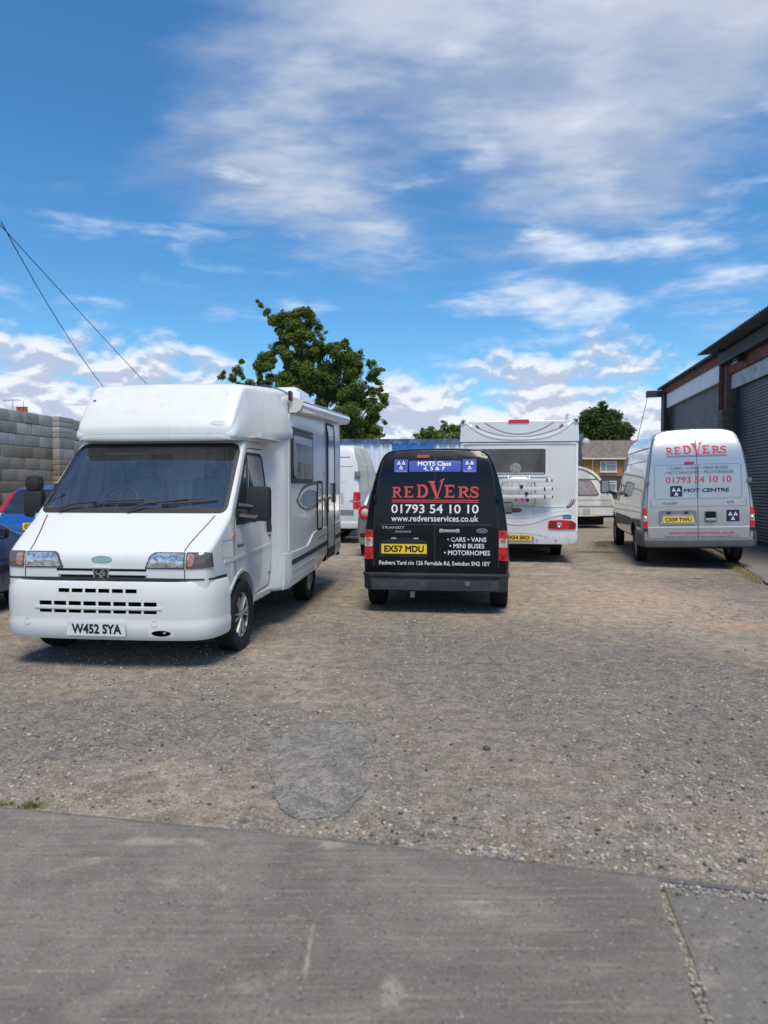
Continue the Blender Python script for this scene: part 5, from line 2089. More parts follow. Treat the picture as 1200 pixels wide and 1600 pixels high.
def build_white_van():
    root = empty('van', (-.40, 18.58, .1), -76.0, 'white panel van parked crosswise behind the nearest motorhome', 'van')
    paint = mat('white_van_paint', (.70, .71, .70), .32, coat=.5, var=.05, vscale=1.5, dirt=(.38, .36, .32), dirt_amt=.35, dscale=2)
    cream = mat('cream_door_shaded', (.60, .58, .47), .38, coat=.3, dirt=(.34, .31, .24), dirt_amt=.4, dscale=2)  # shaded, reflecting look of the white rear put into this cream colour
    trim = mat('van_trim_grey', (.22, .22, .22), .6)
    B, AR, AF = big_van_shell(root, paint)
    big_van_common(root, B, AR, AF, trim)
    edge = [(.660, 2.475), (.755, 2.22), (.800, 1.90), (.838, 1.60), (.862, 1.30), (.872, 1.05), (.866, .74), (.858, .55)]
    for s_ in (-1, 1):
        e = [(s_ * a, z) for a, z in edge]
        inx = s_ * .005
        d = B.patch('rear_door', [(inx, 2.49)] + e + [(inx, .535)], 'R', cream, .008, .014, .1)
        B.band('panel_edge', [(s_ * .05, 1.30), (s_ * .76, 1.30), (s_ * .74, 2.0), (s_ * .05, 2.0)], .016, 'R', mat('cream_edge', (.42, .40, .31), .5), .0095, .004, .1, True, d)
        B.band('door_gap', [(s_ * (a + .008), z) for a, z in edge], .011, 'R', M_SEAM, .003, .004, .08)
        box('hinge', (s_ * .885, B.hit('R', s_ * .82, 1.78)[0].y + .02, 1.78), (.10, .14, .15), mat('hinge_grey', (.20, .20, .19), .5), d, bev=.02)
        t = B.patch('tail_light', rect(*sorted((s_ * .872, s_ * .962)), .90, 1.33, .015), 'R', M_RED, .020, .06, .03)
        B.patch('clear_lens', rect(*sorted((s_ * .872, s_ * .962)), 1.075, 1.135), 'R', M_CLEAR, .0225, .005, .03, t)
        sd = '+' if s_ > 0 else '-'
        B.patch('tail_light', rect(.0, .16, .90, 1.33, .015), sd, M_RED, .012, .04, .03)
        # stamped panels on the flank
        for (a, c, z0, z1) in ((.35, .95, 1.18, 1.55), (1.05, 1.75, 1.18, 1.55), (.35, .95, 1.58, 1.96), (1.05, 1.75, 1.58, 1.96)):
            B.patch('pressed_panel', rect(a, c, z0, z1, .05), sd, paint, .006, .006, .1)
        B.patch('fuel_flap', rect(.42, .58, 1.02, 1.30, .02), sd, mat('flap_grey', (.45, .44, .41), .5), .010, .006, .1)
        B.patch('roof_vent', round_poly([(1.3, 2.30), (1.8, 2.30), (1.72, 2.36), (1.4, 2.36)], .02), sd, M_BLK, .01, .02, .1)
    B.band('door_gap', [(0, 2.49), (0, .535)], .011, 'R', M_SEAM, .0100, .004, .1)
    path = [(-.985, .60), (-.985, .20), (-.970, .07), (-.92, .0), (-.82, -.035), (0, -.06), (.82, -.035), (.92, .0), (.970, .07), (.985, .20), (.985, .60)]
    sweep('rear_bumper', [(-.12, .41), (.0, .385), (.030, .41), (.042, .50), (.040, .545), (.0, .558), (-.12, .56)], path, paint, root, 30)


build_white_van()

# ------------------------------------------------------------------ motorhome nearest the camera
def interp(keys, z):
    for (z0, a), (z1, b) in zip(keys, keys[1:]):
        if z <= z1:
            t = (z - z0) / (z1 - z0)
            return a + (b - a) * max(0, t)
    return keys[-1][1]


def cut_grid(hwk, stations, n=9):
    """section kept at its own width at every height and cut off at the station's top
    stations: (y, inset, top z, corner radius, bottom z, crown, width scale)"""
    g = []
    for (y, ins, ht, r, zb, crown, ws) in stations:
        hw = lambda z: (interp(hwk, z) - ins) * ws
        row = [(0, y, zb), (hw(zb) * .55, y, zb), (hw(zb) - .09, y, zb), (hw(zb) - .015, y, zb + .012)]
        z0, z1 = zb + .06, ht - r
        for k in range(n):
            z = z0 + (z1 - z0) * k / (n - 1)
            row.append((hw(z), y, z))
        h1 = hw(z1)
        row += [(h1 - .06 * r, y, ht - .45 * r), (h1 - .5 * r, y, ht - .04 * r), (h1 - 1.3 * r, y, ht + crown * .3), (h1 * .55, y, ht + crown * .8), (0, y, ht + crown)]
        g.append(row)
    return g


def build_motorhome():
    root = empty('motorhome', (-2.32, 6.72, 0), 6.4, 'white coachbuilt motorhome facing the camera with grey windscreen', 'motorhome')
    grp = mat('white_grp', (.71, .715, .685), .28, coat=.45, var=.03, vscale=1.2, dirt=(.50, .48, .42), dirt_amt=.16, dscale=2.2, streak=.35)
    cabp = mat('white_cab_paint', (.70, .705, .68), .22, coat=.7, streak=.12, dirt=(.5, .48, .44), dirt_amt=.10, dscale=2)
    sidep = mat('white_side_panel', (.66, .67, .655), .32, coat=.35, var=.05, vscale=1.6, dirt=(.46, .44, .40), dirt_amt=.25, dscale=2.5, streak=.35)
    inner = mat('cab_trim_grey', (.50, .51, .53), .8)
    bmp = mat('bumper_white', (.69, .695, .67), .38, coat=.2, dirt=(.45, .43, .40), dirt_amt=.18, dscale=4)
    green = mat('decal_green', (.012, .12, .085), .4)
    # ---------------- cab shell
    hwk = [(.30, .90), (.40, .945), (.52, .960), (.70, .970), (.88, .972), (1.0, .968), (1.15, .962), (1.30, .952), (1.52, .930), (1.75, .905), (1.95, .880), (2.1, .85)]
    st = [(-.800, .13, .93, .05, .44, .01, .945), (-.792, .075, .965, .055, .42, .01, .948), (-.765, .025, 1.003, .06, .40, .012, .952), (-.70, .008, 1.045, .06, .38, .015, .96), (-.50, 0, 1.172, .06, .37, .02, .978), (-.34, 0, 1.275, .06, .36, .025, .99), (-.29, 0, 1.312, .06, .36, .025, 1),
          (-.26, 0, 1.345, .07, .36, .022, 1), (-.12, 0, 1.495, .07, .36, .022, 1), (.08, 0, 1.71, .07, .36, .022, 1), (.27, 0, 1.915, .07, .36, .022, 1), (.37, 0, 2.01, .07, .36, .02, 1), (.45, 0, 2.055, .07, .36, .02, 1), (.65, 0, 2.07, .08, .36, .02, 1), (1.10, 0, 2.07, .08, .36, .02, 1)]
    bm = loft_bm(cut_grid(hwk, st))
    # hollow for the cabin, windscreen and door openings, wheel arches
    cst = [(-.17, .06, 1.33, .06, .80, .0, 1), (-.07, .06, 1.46, .06, .78, 0, 1), (.09, .06, 1.63, .06, .76, 0, 1), (.29, .06, 1.84, .06, .76, 0, 1), (.43, .06, 1.98, .06, .76, 0, 1), (.55, .06, 2.0, .06, .76, 0, 1), (1.02, .06, 2.0, .06, .76, 0, 1)]
    cbm = loft_bm(cut_grid(hwk, cst), 1, 1)
    cme = bpy.data.meshes.new('cutter')
    cbm.to_mesh(cme)
    cbm.free()
    cav = bpy.data.objects.new('cutter', cme)
    COL.objects.link(cav)
    ws = round_poly([(-.893, 1.345), (.893, 1.345), (.838, 1.985), (-.838, 1.985)], [.05, .05, .09, .09])
    sw = round_poly([(-.15, 1.30), (-.11, 1.235), (.02, 1.215), (.86, 1.27), (.935, 1.60), (.915, 1.905), (.40, 1.905), (.25, 1.75)], [.03, .04, .05, .05, .10, .07, .06, .10])
    cuts = [cav, prism_obj(ws, -.7, .75, 'y'), prism_obj(sw, .70, 1.2, 'x'), prism_obj(sw, -1.2, -.70, 'x'),
            arch_cut(.0, .34, .415, .66, 1.3), arch_cut(.0, .34, .415, -1.3, -.66)]
    B = Body('cab', bm, cabp, inner, root, cuts, wrap=.004)
    clear = glass_mat('windscreen_glass', (.90, .93, .94), 1.0, .015, 1.52, 3.2)
    dark = glass_mat('side_glass', (.30, .33, .35), 1.0, .015, 1.55)
    B.patch('windscreen', round_poly([(-.908, 1.330), (.908, 1.330), (.852, 2.0), (-.852, 2.0)], [.06, .06, .10, .10]), 'R', clear, .003, .0, .06, smooth=60)
    seal = mat('rubber_seal', (.016, .017, .018), .6)
    fr = round_poly([(-.893, 1.342), (.893, 1.342), (.838, 1.988), (-.838, 1.988)], [.06, .06, .10, .10], 8)
    B.band('windscreen_seal', fr, .036, 'R', seal, .006, .008, .05, True)
    B.patch('frit_band', rect(-.855, .855, 1.343, 1.368, .004), 'R', seal, .005, .003, .08)
    for sd in '+-':
        B.patch('door_glass', sw, sd, dark, .001, .0, .08, smooth=60)
        B.band('window_seal', sw, .030, sd, seal, .005, .008, .05, True)
        B.band('quarter_light_bar', [(.40, 1.89), (.29, 1.55), (.21, 1.23)], .022, sd, seal, .006, .008, .08)
        B.band('chrome_strip', [(.423, 1.88), (.313, 1.55), (.235, 1.24)], .008, sd, M_ALU, .0075, .004, .08)
        B.band('door_gap', [(1.0, 1.97), (.46, 1.96), (.34, 1.87), (.13, 1.635), (-.05, 1.44), (-.17, 1.31), (-.22, 1.16), (-.235, .86), (-.20, .74)], .010, sd, M_SEAM, .0015, .003, .05)
        B.band('door_gap', [(1.0, 1.965), (1.015, 1.60), (1.0, 1.15), (1.0, .75), (.93, .50), (.40, .47)], .010, sd, M_SEAM, .0015, .003, .05)
        B.band('waist_swage', [(-.46, .90), (.0, .905), (.50, .92), (1.0, .94)], .030, sd, cabp, .006, .006, .08)
        B.band('sill', [(.42, .425), (1.05, .425)], .06, sd, cabp, .016, .02, .1)
        B.band('arch_lip', [(.430 * math.cos(rad(a)), .34 + .430 * math.sin(rad(a))) for a in range(-8, 150, 8)], .030, sd, cabp, .008, .02, .1)
        hd = B.patch('door_handle', rect(.86, .975, 1.075, 1.235, .02), sd, M_BLK, .022, .025, .1)
        s_ = 1 if sd == '+' else -1
        B.patch('lock', ellipse(.935, 1.035, .014, .014, 12), sd, M_BLK, .006, .006, .1)
        B.patch('door_stop', ellipse(.93, .63, .012, .014, 12), sd, M_BLK, .006, .006, .1)
    B.text('model_lettering', 'Boxer', -.15, .04, .995, 1.035, '+', green, .004, .03)
    B.patch('side_repeater', round_poly([(-.275, 1.10), (-.225, 1.10), (-.222, 1.13), (-.278, 1.13)], .01), '+', M_AMBER, .012, .012, .1)
    B.patch('side_repeater', round_poly([(-.275, 1.10), (-.225, 1.10), (-.222, 1.13), (-.278, 1.13)], .01), '-', M_AMBER, .012, .012, .1)
    B.band('fuel_flap', rect(-.50, -.27, .925, 1.085, .03), .006, '+', mat('gap_grey', (.30, .30, .30), .6), .0015, .002, .05, True)
    for sd in '+-':
        B.band('bumper_gap', [(-.74, .778), (-.42, .765)], .016, sd, M_SEAM, .004, .004, .04)
    # bonnet gaps, slots, badge
    for s_ in (-1, 1):
        B.band('bonnet_gap', [(s_ * .815, 1.305), (s_ * .795, 1.25), (s_ * .755, 1.17), (s_ * .718, 1.08), (s_ * .702, 1.015)], .010, 'R', M_SEAM, .002, .003, .04)
        B.band('bumper_gap', [(s_ * .66, .780), (s_ * .885, .779)], .014, 'R', M_SEAM, .004, .004, .03)
        B.band('wing_gap', [(s_ * .722, .865), (s_ * .722, .765)], .008, 'R', M_SEAM, .002, .003, .04)
        hl = B.patch('headlight', round_poly([(s_ * .368, .868), (s_ * .722, .868), (s_ * .722, 1.006), (s_ * .454, 1.006), (s_ * .415, .985)], [.008, .008, .012, .01, .03]), 'R', mat('headlamp_rim', (.06, .06, .06), .4), .006, .03, .05)
        lens = round_poly([(s_ * .387, .878), (s_ * .714, .878), (s_ * .714, .997), (s_ * .461, .997), (s_ * .427, .978)], [.008, .008, .012, .01, .03])
        refl = B.patch('reflector', lens, 'R', headlamp_mat(), .010, .004, .03, hl)
        ind = B.patch('indicator', round_poly([(s_ * .731, .870), (s_ * .893, .874), (s_ * .898, 1.008), (s_ * .731, 1.007)], .008), 'R', mat('lens_smoked', (.11, .09, .085), .12, coat=.7), .007, .02, .03)
        B.patch('amber_bulb', round_poly([(s_ * .742, .888), (s_ * .797, .890), (s_ * .805, .99), (s_ * .742, .99)], .02), 'R', mat('amber_bulb', (.40, .20, .14), .25, coat=.5, var=.4, vscale=30), .0095, .003, .03, ind)
    for sd in '+-':
        B.patch('indicator', round_poly([(-.770, .873), (-.675, .876), (-.690, 1.0), (-.752, 1.006)], .01), sd, mat('lens_smoked', (.11, .09, .085)), .007, .02, .03)
    slot_edge = B.band('grille_slot', [(-.43, .853), (.38, .853)], .020, 'R', M_DARK, .004, .004, .06)
    for a, b_ in ((-.395, -.092), (.055, .370)):
        B.band('grille_slot', [(a, .797), (b_, .797)], .018, 'R', M_DARK, .004, .004, .06)
        B.band('grille_bar', [(a - .02, .825), (b_ + .02, .825)], .026, 'R', cabp, .012, .012, .06)
    bd = B.patch('badge', round_poly([(-.082, .765), (.048, .765), (.058, .872), (-.092, .872)], .012), 'R', M_CHROME, .022, .02, .1)
    B.patch('badge_field', round_poly([(-.070, .776), (.036, .776), (.045, .862), (-.079, .862)], .010), 'R', mat('badge_black', (.012, .012, .014), .3), .024, .002, .1, bd)
    lion = [[(-.030, .780), (-.020, .800), (-.030, .820), (-.012, .838), (.000, .852), (.014, .850)], [(-.012, .838), (.010, .825), (.026, .838)], [(-.020, .812), (.008, .808), (.028, .818)], [(-.022, .800), (.000, .792), (.012, .778)], [(-.030, .815), (-.052, .822), (-.058, .845)]]
    for k, l in enumerate(lion):
        B.band('lion_emblem', chaikin(l, 1), .011, 'R', M_CHROME, .0265 + k * .0006, 0, .05, False, bd)
    oval = mat('oval_sage', (.21, .36, .32), .35, coat=.4, var=.08)
    B.patch('maker_oval', ellipse(-.02, .943, .094, .030, 30), 'R', oval, .004, .003, .1)
    # ---------------- cabin fittings behind the glass
    dsh = mat('dashboard_grey', (.055, .056, .060), .75)
    bd2 = bmesh.new()
    add_box(bd2, (0, -.06, 1.14), (1.70, .34, .22), bev=.05)
    add_box(bd2, (-.40, .05, 1.27), (.44, .22, .10), bev=.04)
    add_box(bd2, (0, .18, .95), (1.6, .2, .3), bev=.03)
    mesh_obj('dashboard', bd2, dsh, root)
    sb = bmesh.new()
    c0 = Vector((-.40, .24, 1.385))
    up, sd_ = Vector((0, .50, .866)), Vector((1, 0, 0))
    add_tube(sb, [c0 + (sd_ * math.cos(t) + up * math.sin(t)) * .205 for t in [2 * math.pi * k / 28 for k in range(28)]], .014, 8, closed=True)
    for a in (200, 340, 90):
        add_tube(sb, [c0, c0 + (sd_ * math.cos(rad(a)) + up * math.sin(rad(a))) * .20], .012, 6)
    add_tube(sb, [c0 + Vector((0, .01, 0)), c0 + Vector((0, -.14, -.10))], .035, 8)
    mesh_obj('steering_wheel', sb, M_BLK, root, 50, recalc=True)
    seatm = mat('seat_fabric', (.26, .265, .28), .9, var=.2, vscale=12)
    for sx in (-.42, .40):
        s2 = bmesh.new()
        add_box(s2, (sx, .80, 1.30), (.50, .14, .72), bev=.05, rx=rad(-8))
        add_box(s2, (sx, .60, .98), (.50, .42, .14), bev=.05)
        add_box(s2, (sx, .86, 1.74), (.26, .10, .17), bev=.04)
        mesh_obj('seat', s2, seatm, root)
    curt = mat('curtain_cream', (.46, .43, .38), .9, var=.12, vscale=8)
    for (cx, wd, yy) in ((-.66, .22, .72), (.70, .26, .66), (.52, .16, .96)):
        V, Fc = [], []
        nn = 40
        for i in range(nn + 1):
            t = i / nn
            for (zz, k) in ((1.99, 1.0), (1.6, .8), (1.22, .62)):
                V.append((cx - wd / 2 * k + wd * k * t, yy + .025 * math.sin(t * 34 + zz), zz))
        for i in range(nn):
            for j in range(2):
                a = i * 3 + j
                Fc.append((a, a + 1, a + 4, a + 3))
        from_data('curtain', V, Fc, curt, root, 60)
    box('sun_visor', (-.40, .50, 1.935), (.48, .14, .025), inner, root, rx=rad(25), bev=.01)
    box('rear_view_mirror', (.0, .40, 1.86), (.22, .03, .07), M_BLK, root, bev=.012)
    V, Fc = [], []
    for i in range(91):
        t = i / 90
        for zz in (1.98, 1.5, .85):
            V.append((-.80 + 1.60 * t, .985 + .018 * math.sin(t * 75 + zz * .7), zz))
    for i in range(90):
        for j in range(2):
            a = i * 3 + j
            Fc.append((a, a + 1, a + 4, a + 3))
    from_data('cab_curtain', V, Fc, mat('curtain_grey', (.80, .80, .80), .9, var=.1, vscale=5), root, 60)  # full-width pale curtain, added to brighten the cab interior
    # ---------------- wipers, aerial
    def on_glass(u, v, lift):
        p, n = B.hit('R', u, v)
        return p + n * lift
    for (p0, p1, b0, b1) in (((-.70, 1.325), (-.36, 1.402), (-.40, 1.392), (.215, 1.412)), ((-.02, 1.322), (.52, 1.425), (.28, 1.385), (.79, 1.435))):
        wb = bmesh.new()
        add_tube(wb, [on_glass(*p0, .035), on_glass((p0[0] * .7 + p1[0] * .3), (p0[1] * .45 + p1[1] * .55), .05), on_glass(*p1, .04)], .011, 6)
        add_tube(wb, [on_glass(b0[0] + (b1[0] - b0[0]) * t, b0[1] + (b1[1] - b0[1]) * t, .018) for t in (0, .33, .66, 1)], .009, 6)
        add_tube(wb, [on_glass(b0[0] + (b1[0] - b0[0]) * t, b0[1] + (b1[1] - b0[1]) * t + .012, .034) for t in (.2, .5, .8)], .008, 6)
        mesh_obj('wiper', wb, M_BLK, root, 40)
    ab = bmesh.new()
    add_tube(ab, [(-.965, -.25, 1.295), (-.82, -.15, 1.60)], .006, 6)
    add_tube(ab, [(-.836, -.161, 1.565), (-.82, -.15, 1.60)], .011, 6)
    ae = mesh_obj('aerial', ab, M_BLK, root)
    tube('aerial_base', [(-.970, -.255, 1.275), (-.955, -.245, 1.315)], .020, M_CHROME, ae, 10)
    # ---------------- door mirrors
    for s_ in (-1, 1):
        mb = bmesh.new()
        if s_ > 0:
            add_box(mb, (1.135, .02, 1.405), (.225, .11, .335), bev=.045)
            add_tube(mb, [(.955, -.06, 1.285), (1.10, -.02, 1.265), (1.13, .01, 1.30)], .038, 8)
            add_tube(mb, [(.950, -.05, 1.385), (1.08, -.01, 1.375)], .030, 8)
            add_box(mb, (.952, -.03, 1.27), (.035, .24, .13), bev=.015)
        else:
            add_box(mb, (-1.105, -.06, 1.40), (.195, .11, .27), bev=.045)
            add_box(mb, (-1.105, -.06, 1.60), (.155, .13, .16), bev=.06)
            add_tube(mb, [(-.955, -.05, 1.285), (-1.10, -.05, 1.30)], .034, 8)
        mr = mesh_obj('door_mirror', mb, M_BLK, root)
        box('mirror_glass', (s_ * 1.13, .082 if s_ > 0 else .0, 1.40), (.17, .008, .26), mat('mirror_silver', (.5, .5, .5)), mr)
    # ---------------- front bumper
    half = [(0, -.862), (.35, -.860), (.62, -.850), (.80, -.822), (.905, -.755), (.955, -.655), (.974, -.54), (.982, -.425)]
    path = [(-x, y) for x, y in reversed(half)] + half[1:]
    path = chaikin(path, 1)
    prof_b = [(-.16, .290), (-.05, .255), (-.012, .260), (.010, .295), (.016, .395), (.008, .425), (.010, .450), (.012, .60), (.006, .70), (-.012, .752), (-.05, .768), (-.16, .772)]
    sb2 = sweep_bm(prof_b, path)
    bc = []
    for (u0, u1, z0, z1, n) in ((-.39, .335, .665, .699, 6), (-.565, .510, .554, .590, 8), (-.565, .510, .490, .517, 8)):
        w = (u1 - u0) / n
        for k in range(n):
            bc.append(prism_obj(rect(u0 + k * w + .011, u0 + (k + 1) * w - .011, z0, z1), -1.2, -.812, 'y'))
    bc.append(prism_obj(ellipse(.535, .325, .085, .026, 18), -1.2, -.80, 'y'))
    BB = Body('front_bumper', sb2, bmp, M_DARK, root, bc, 32, wrap=.003)
    sweep('bumper_gap', [(-.06, .768), (-.022, .770), (-.022, .786), (-.06, .788)], path, M_SEAM, root)
    box('radiator_baffle', (-.02, -.70, .60), (1.4, .04, .30), M_DARK, root)
    # rolled surround of the lower intake
    BB.band('intake_lip', [(-.60, .535), (.545, .535)], .020, 'R', bmp, .006, .010, .06)
    plate(BB, 'W452 SYA', -.292, .232, .300, .420, 'R', M_WPLATE, root, .020, dot=True)
    for cx in (-.675, .48):
        BB.band('fog_lamp_cover', ellipse(cx, .405, .026, .026, 16), .006, 'R', mat('gap_pale', (.5, .5, .5), .6), .002, .003, .02, True)
    lathe('tow_eye', [(-.02, .012), (.0, .022), (.02, .012)], M_CHROME, root, 'X', 12, (.55, -.83, .325))
    # ---------------- living quarters
    H1 = 1.13
    hk = [(.30, H1 - .015), (.5, H1), (2.4, H1), (2.6, H1 - .03), (3.0, H1 - .06)]
    zb = lambda y: .405 + .033 * (y - 1.1)
    zt = lambda y: 2.61 + .046 * (y - 1.0)
    hs = [(.985, .19, 2.52, .05, .41, .02, 1), (1.0, .15, 2.54, .08, .405, .03, 1), (1.06, .075, 2.57, .10, .40, .03, 1), (1.14, .018, 2.60, .12, .40, .03, 1), (1.26, 0, zt(1.26), .14, zb(1.26), .035, 1), (2.0, 0, zt(2.0), .15, zb(2.0), .035, 1), (3.0, 0, zt(3.0), .15, zb(3.0), .035, 1), (4.0, 0, zt(4.0), .15, zb(4.0), .035, 1), (4.42, 0, zt(4.42), .15, zb(4.42), .035, 1), (4.52, .02, zt(4.5) - .02, .15, zb(4.5) + .02, .03, 1), (4.56, .07, zt(4.5) - .07, .14, zb(4.5) + .06, .02, 1)]
    AR = 2.95
    hb = loft_bm(cut_grid(hk, hs))
    Hb = Body('living_quarters', hb, sidep, M_DARK, root, [arch_cut(AR, .36, .43, .72, 1.5), arch_cut(AR, .36, .43, -1.5, -.72)], wrap=.004)
    # over-cab pod
    def pod_row(y, hw, z0, z1, r):
        t = .055 * min(1.0, (z1 - z0) / .5)
        return [(0, y, z0 - .012), (hw * .55, y, z0 - .012), (hw - r * .8, y, z0 - .008), (hw - .03, y, z0 + r * .25), (hw, y, z0 + r * .8), (hw - t * .4, y, (z0 + z1) / 2), (hw - .01 - t, y, z1 - r * 1.5), (hw - r * .35 - t, y, z1 - r * .5), (hw - r * 1.0 - t, y, z1 - r * .08), (hw - r * 2.0 - t, y, z1 + .012), (hw * .5, y, z1 + .022), (0, y, z1 + .028)]
    pods = [(0.15, 0.705, 2.075, 2.11, 0.015), (0.153, 0.765, 2.048, 2.135, 0.03), (0.165, 0.81, 2.034, 2.165, 0.035), (0.2, 0.837, 2.03, 2.225, 0.04), (0.32, 0.86, 2.035, 2.385, 0.045), (0.44, 0.88, 2.04, 2.53, 0.05), (0.485, 0.887, 2.04, 2.58, 0.05), (0.52, 0.895, 2.042, 2.605, 0.05), (0.58, 0.907, 2.045, 2.62, 0.055), (0.75, 0.959, 2.05, 2.632, 0.06), (0.95, 1.048, 2.055, 2.645, 0.07), (1.12, 1.12, 2.06, 2.658, 0.08), (1.3, 1.134, 2.06, 2.668, 0.09)]
    Pd = Body('overcab_pod', loft_bm([pod_row(*p) for p in pods], 2, 1), grp, inner, root)
    Pd.o.location.x = .018
    Pd.patch('maker_oval', ellipse(.70, 2.195, .105, .024, 30), 'R', mat('oval_pale', (.50, .58, .53), .4), .004, .003, .06)
    Pd.patch('marker_lamp', rect(-.72, -.69, 2.445, 2.458), 'R', mat('lens_brown', (.2, .06, .04), .4), .006, .006, .05)
    box('rain_lip', (1.015, .62, 2.060), (.09, .62, .016), mat('lip_cream', (.50, .47, .40), .6), root, rz=rad(-9), bev=.004)
    # front column of the living quarters and side skirts
    def onside(name, poly, m, off, thick, res=.12, parent=None, sd='+'):
        return Hb.patch(name, poly, sd, m, off, thick, res, parent)
    arc = lambda r, a0, a1, st_=8: [(AR + r * math.cos(rad(a)), .36 + r * math.sin(rad(a))) for a in range(a0, a1, st_)]
    for sd in '+-':
        # side wall panel edge, skirt with its dark stripe, grooves
        Hb.band('panel_bead', [(1.20, .84), (1.20, 2.20), (1.23, 2.36), (1.32, 2.43)], .030, sd, grp, .008, .010, .08)
        sk = Hb.patch('side_skirt', [(1.10, zb(1.1) + .012), (2.52, zb(2.5) + .012)] + arc(.44, 176, 32, -8) + [(3.32, .995), (2.55, .975), (2.40, .955), (2.28, .91), (2.16, .855), (2.04, .825), (1.10, .815)], sd, grp, .016, .022, .1)
        Hb.band('dark_stripe', [(1.25, .705), (2.30, .735), (3.30, .775)], .058, sd, mat('stripe_charcoal', (.045, .05, .055), .5), .020, .004, .1, False, sk)
        for zz in (.60, .505):
            Hb.band('skirt_groove', [(1.25, zz), (2.46, zz + .035)], .012, sd, mat('groove_grey', (.40, .41, .42), .5), .019, .003, .1, False, sk)
        Hb.band('skirt_groove', [(2.62, .885), (3.26, .915)], .012, sd, mat('groove_grey', (.4, .4, .4)), .019, .003, .1, False, sk)
        rs = Hb.patch('rear_skirt', [(3.93, zb(4) + .012), (4.44, zb(4.4) + .012), (4.44, 1.03), (3.93, 1.01)], sd, grp, .016, .022, .1)
        Hb.band('dark_stripe', [(3.95, .80), (4.42, .82)], .058, sd, mat('stripe_charcoal', (.05, .05, .05)), .020, .004, .1, False, rs)
        for zz in (.93, .70, .61):
            Hb.band('skirt_groove', [(3.97, zz), (4.40, zz + .015)], .012, sd, mat('groove_grey', (.4, .4, .4)), .019, .003, .1, False, rs)
        Hb.band('corner_bead', [(4.44, .55), (4.44, 2.60)], .045, sd, grp, .010, .012, .1)
    # window with dark frame
    wfr = mat('window_frame_black', (.020, .022, .024), .45)
    fr_ = Hb.patch('side_window', rect(1.27, 2.40, 1.605, 2.215, .05), '+', wfr, .014, .018, .2)
    Hb.patch('window_pane', rect(1.325, 2.345, 1.66, 2.165, .04), '+', M_GLASSD, .018, .004, .2, fr_)
    Hb.band('window_rail', [(1.28, 2.235), (2.39, 2.245)], .028, '+', wfr, .020, .02, .2, False, fr_)
    cg = mat('curtain_seen', (.22, .22, .225), .85, var=.35, vscale=9)
    Hb.patch('curtain', round_poly([(1.34, 1.68), (1.56, 1.68), (1.50, 2.0), (1.42, 2.10), (1.34, 2.12)], .04), '+', mat('curtain_dim', (.15, .145, .14), .3, coat=.8, var=.4, vscale=12), .0195, .001, .2, fr_)
    Hb.patch('blind', rect(1.36, 2.32, 2.075, 2.15, .01), '+', mat('blind_pale', (.36, .40, .46), .3, coat=.6), .0190, .001, .2, fr_)
    # entrance door
    dsl = Hb.patch('entrance_door', rect(3.36, 3.90, .565, 2.47, .05), '+', sidep, .012, .016, .2)
    Hb.band('door_seal', rect(3.36, 3.90, .565, 2.47, .06), .036, '+', seal, .018, .016, .08, True, dsl)
    Hb.patch('door_window', rect(3.43, 3.83, 1.62, 2.32, .04), '+', mat('door_glass_pale', (.30, .34, .40), .05, coat=1.0, spec=.8), .0175, .004, .2, dsl)
    Hb.patch('door_lock', rect(3.78, 3.86, 1.33, 1.62, .02), '+', M_BLK, .04, .03, .2, dsl)
    Hb.patch('kick_panel', rect(3.40, 3.86, .60, .68, .01), '+', mat('stripe_charcoal', (.05, .05, .05)), .017, .004, .2, dsl)
    for zz in (2.25, 1.30):
        Hb.patch('hinge', rect(3.33, 3.37, zz - .10, zz + .10, .01), '+', M_BLK, .03, .02, .2, dsl)
    for zz in (1.60, 1.18):
        Hb.patch('door_stud', ellipse(3.155 if zz > 1.5 else 3.845, zz + (.16 if zz > 1.5 else -.07), .018, .018, 10), '+', M_ALU if zz > 1.5 else M_BLK, .016, .012, .2)
    # service hatch
    ht_ = Hb.patch('service_hatch', rect(2.68, 2.98, .99, 1.63, .05), '+', sidep, .010, .012, .2)
    Hb.band('hatch_seal', rect(2.68, 2.98, .99, 1.63, .06), .034, '+', seal, .016, .012, .06, True, ht_)
    for k in range(4):
        Hb.band('louvre', [(2.75, 1.53 - k * .045), (2.91, 1.53 - k * .045)], .012, '+', mat('gap_grey', (.3, .3, .3)), .013, .003, .2, False, ht_)
    Hb.patch('sticker', ellipse(2.83, 1.22, .035, .055, 14), '+', mat('sticker_red', (.5, .18, .16), .5), .0125, .001, .2, ht_)
    # painted sweep
    tip = [(1.50, 1.405), (1.75, 1.545), (2.15, 1.615), (2.66, 1.640)]
    bot = [(2.66, 1.300), (2.2, 1.255), (1.85, 1.285), (1.62, 1.345)]
    dec = Hb.patch('painted_sweep', chaikin(tip, 2) + chaikin(bot, 2), '+', green, .003, .001, .2)
    Hb.patch('sweep_white', chaikin([(1.60, 1.408), (1.80, 1.515), (2.15, 1.575), (2.66, 1.595)], 2) + chaikin([(2.66, 1.345), (2.2, 1.295), (1.88, 1.315), (1.69, 1.360)], 2), '+', grp, .0045, .001, .2, dec)
    Hb.patch('sweep_blue', chaikin([(1.66, 1.408), (1.85, 1.490), (2.2, 1.540), (2.66, 1.50)], 2) + chaikin([(2.66, 1.345), (2.2, 1.295), (1.92, 1.325), (1.75, 1.365)], 2), '+', mat('decal_slate_blue', (.11, .19, .27), .4, var=.2), .0060, .001, .2, dec)
    Hb.patch('sweep_line', round_poly([(2.66, 1.345), (3.55, 1.385), (3.72, 1.415), (3.55, 1.425), (2.66, 1.395)], .01), '+', mat('decal_slate_grey', (.10, .13, .15), .45), .0190, .001, .2, dec)
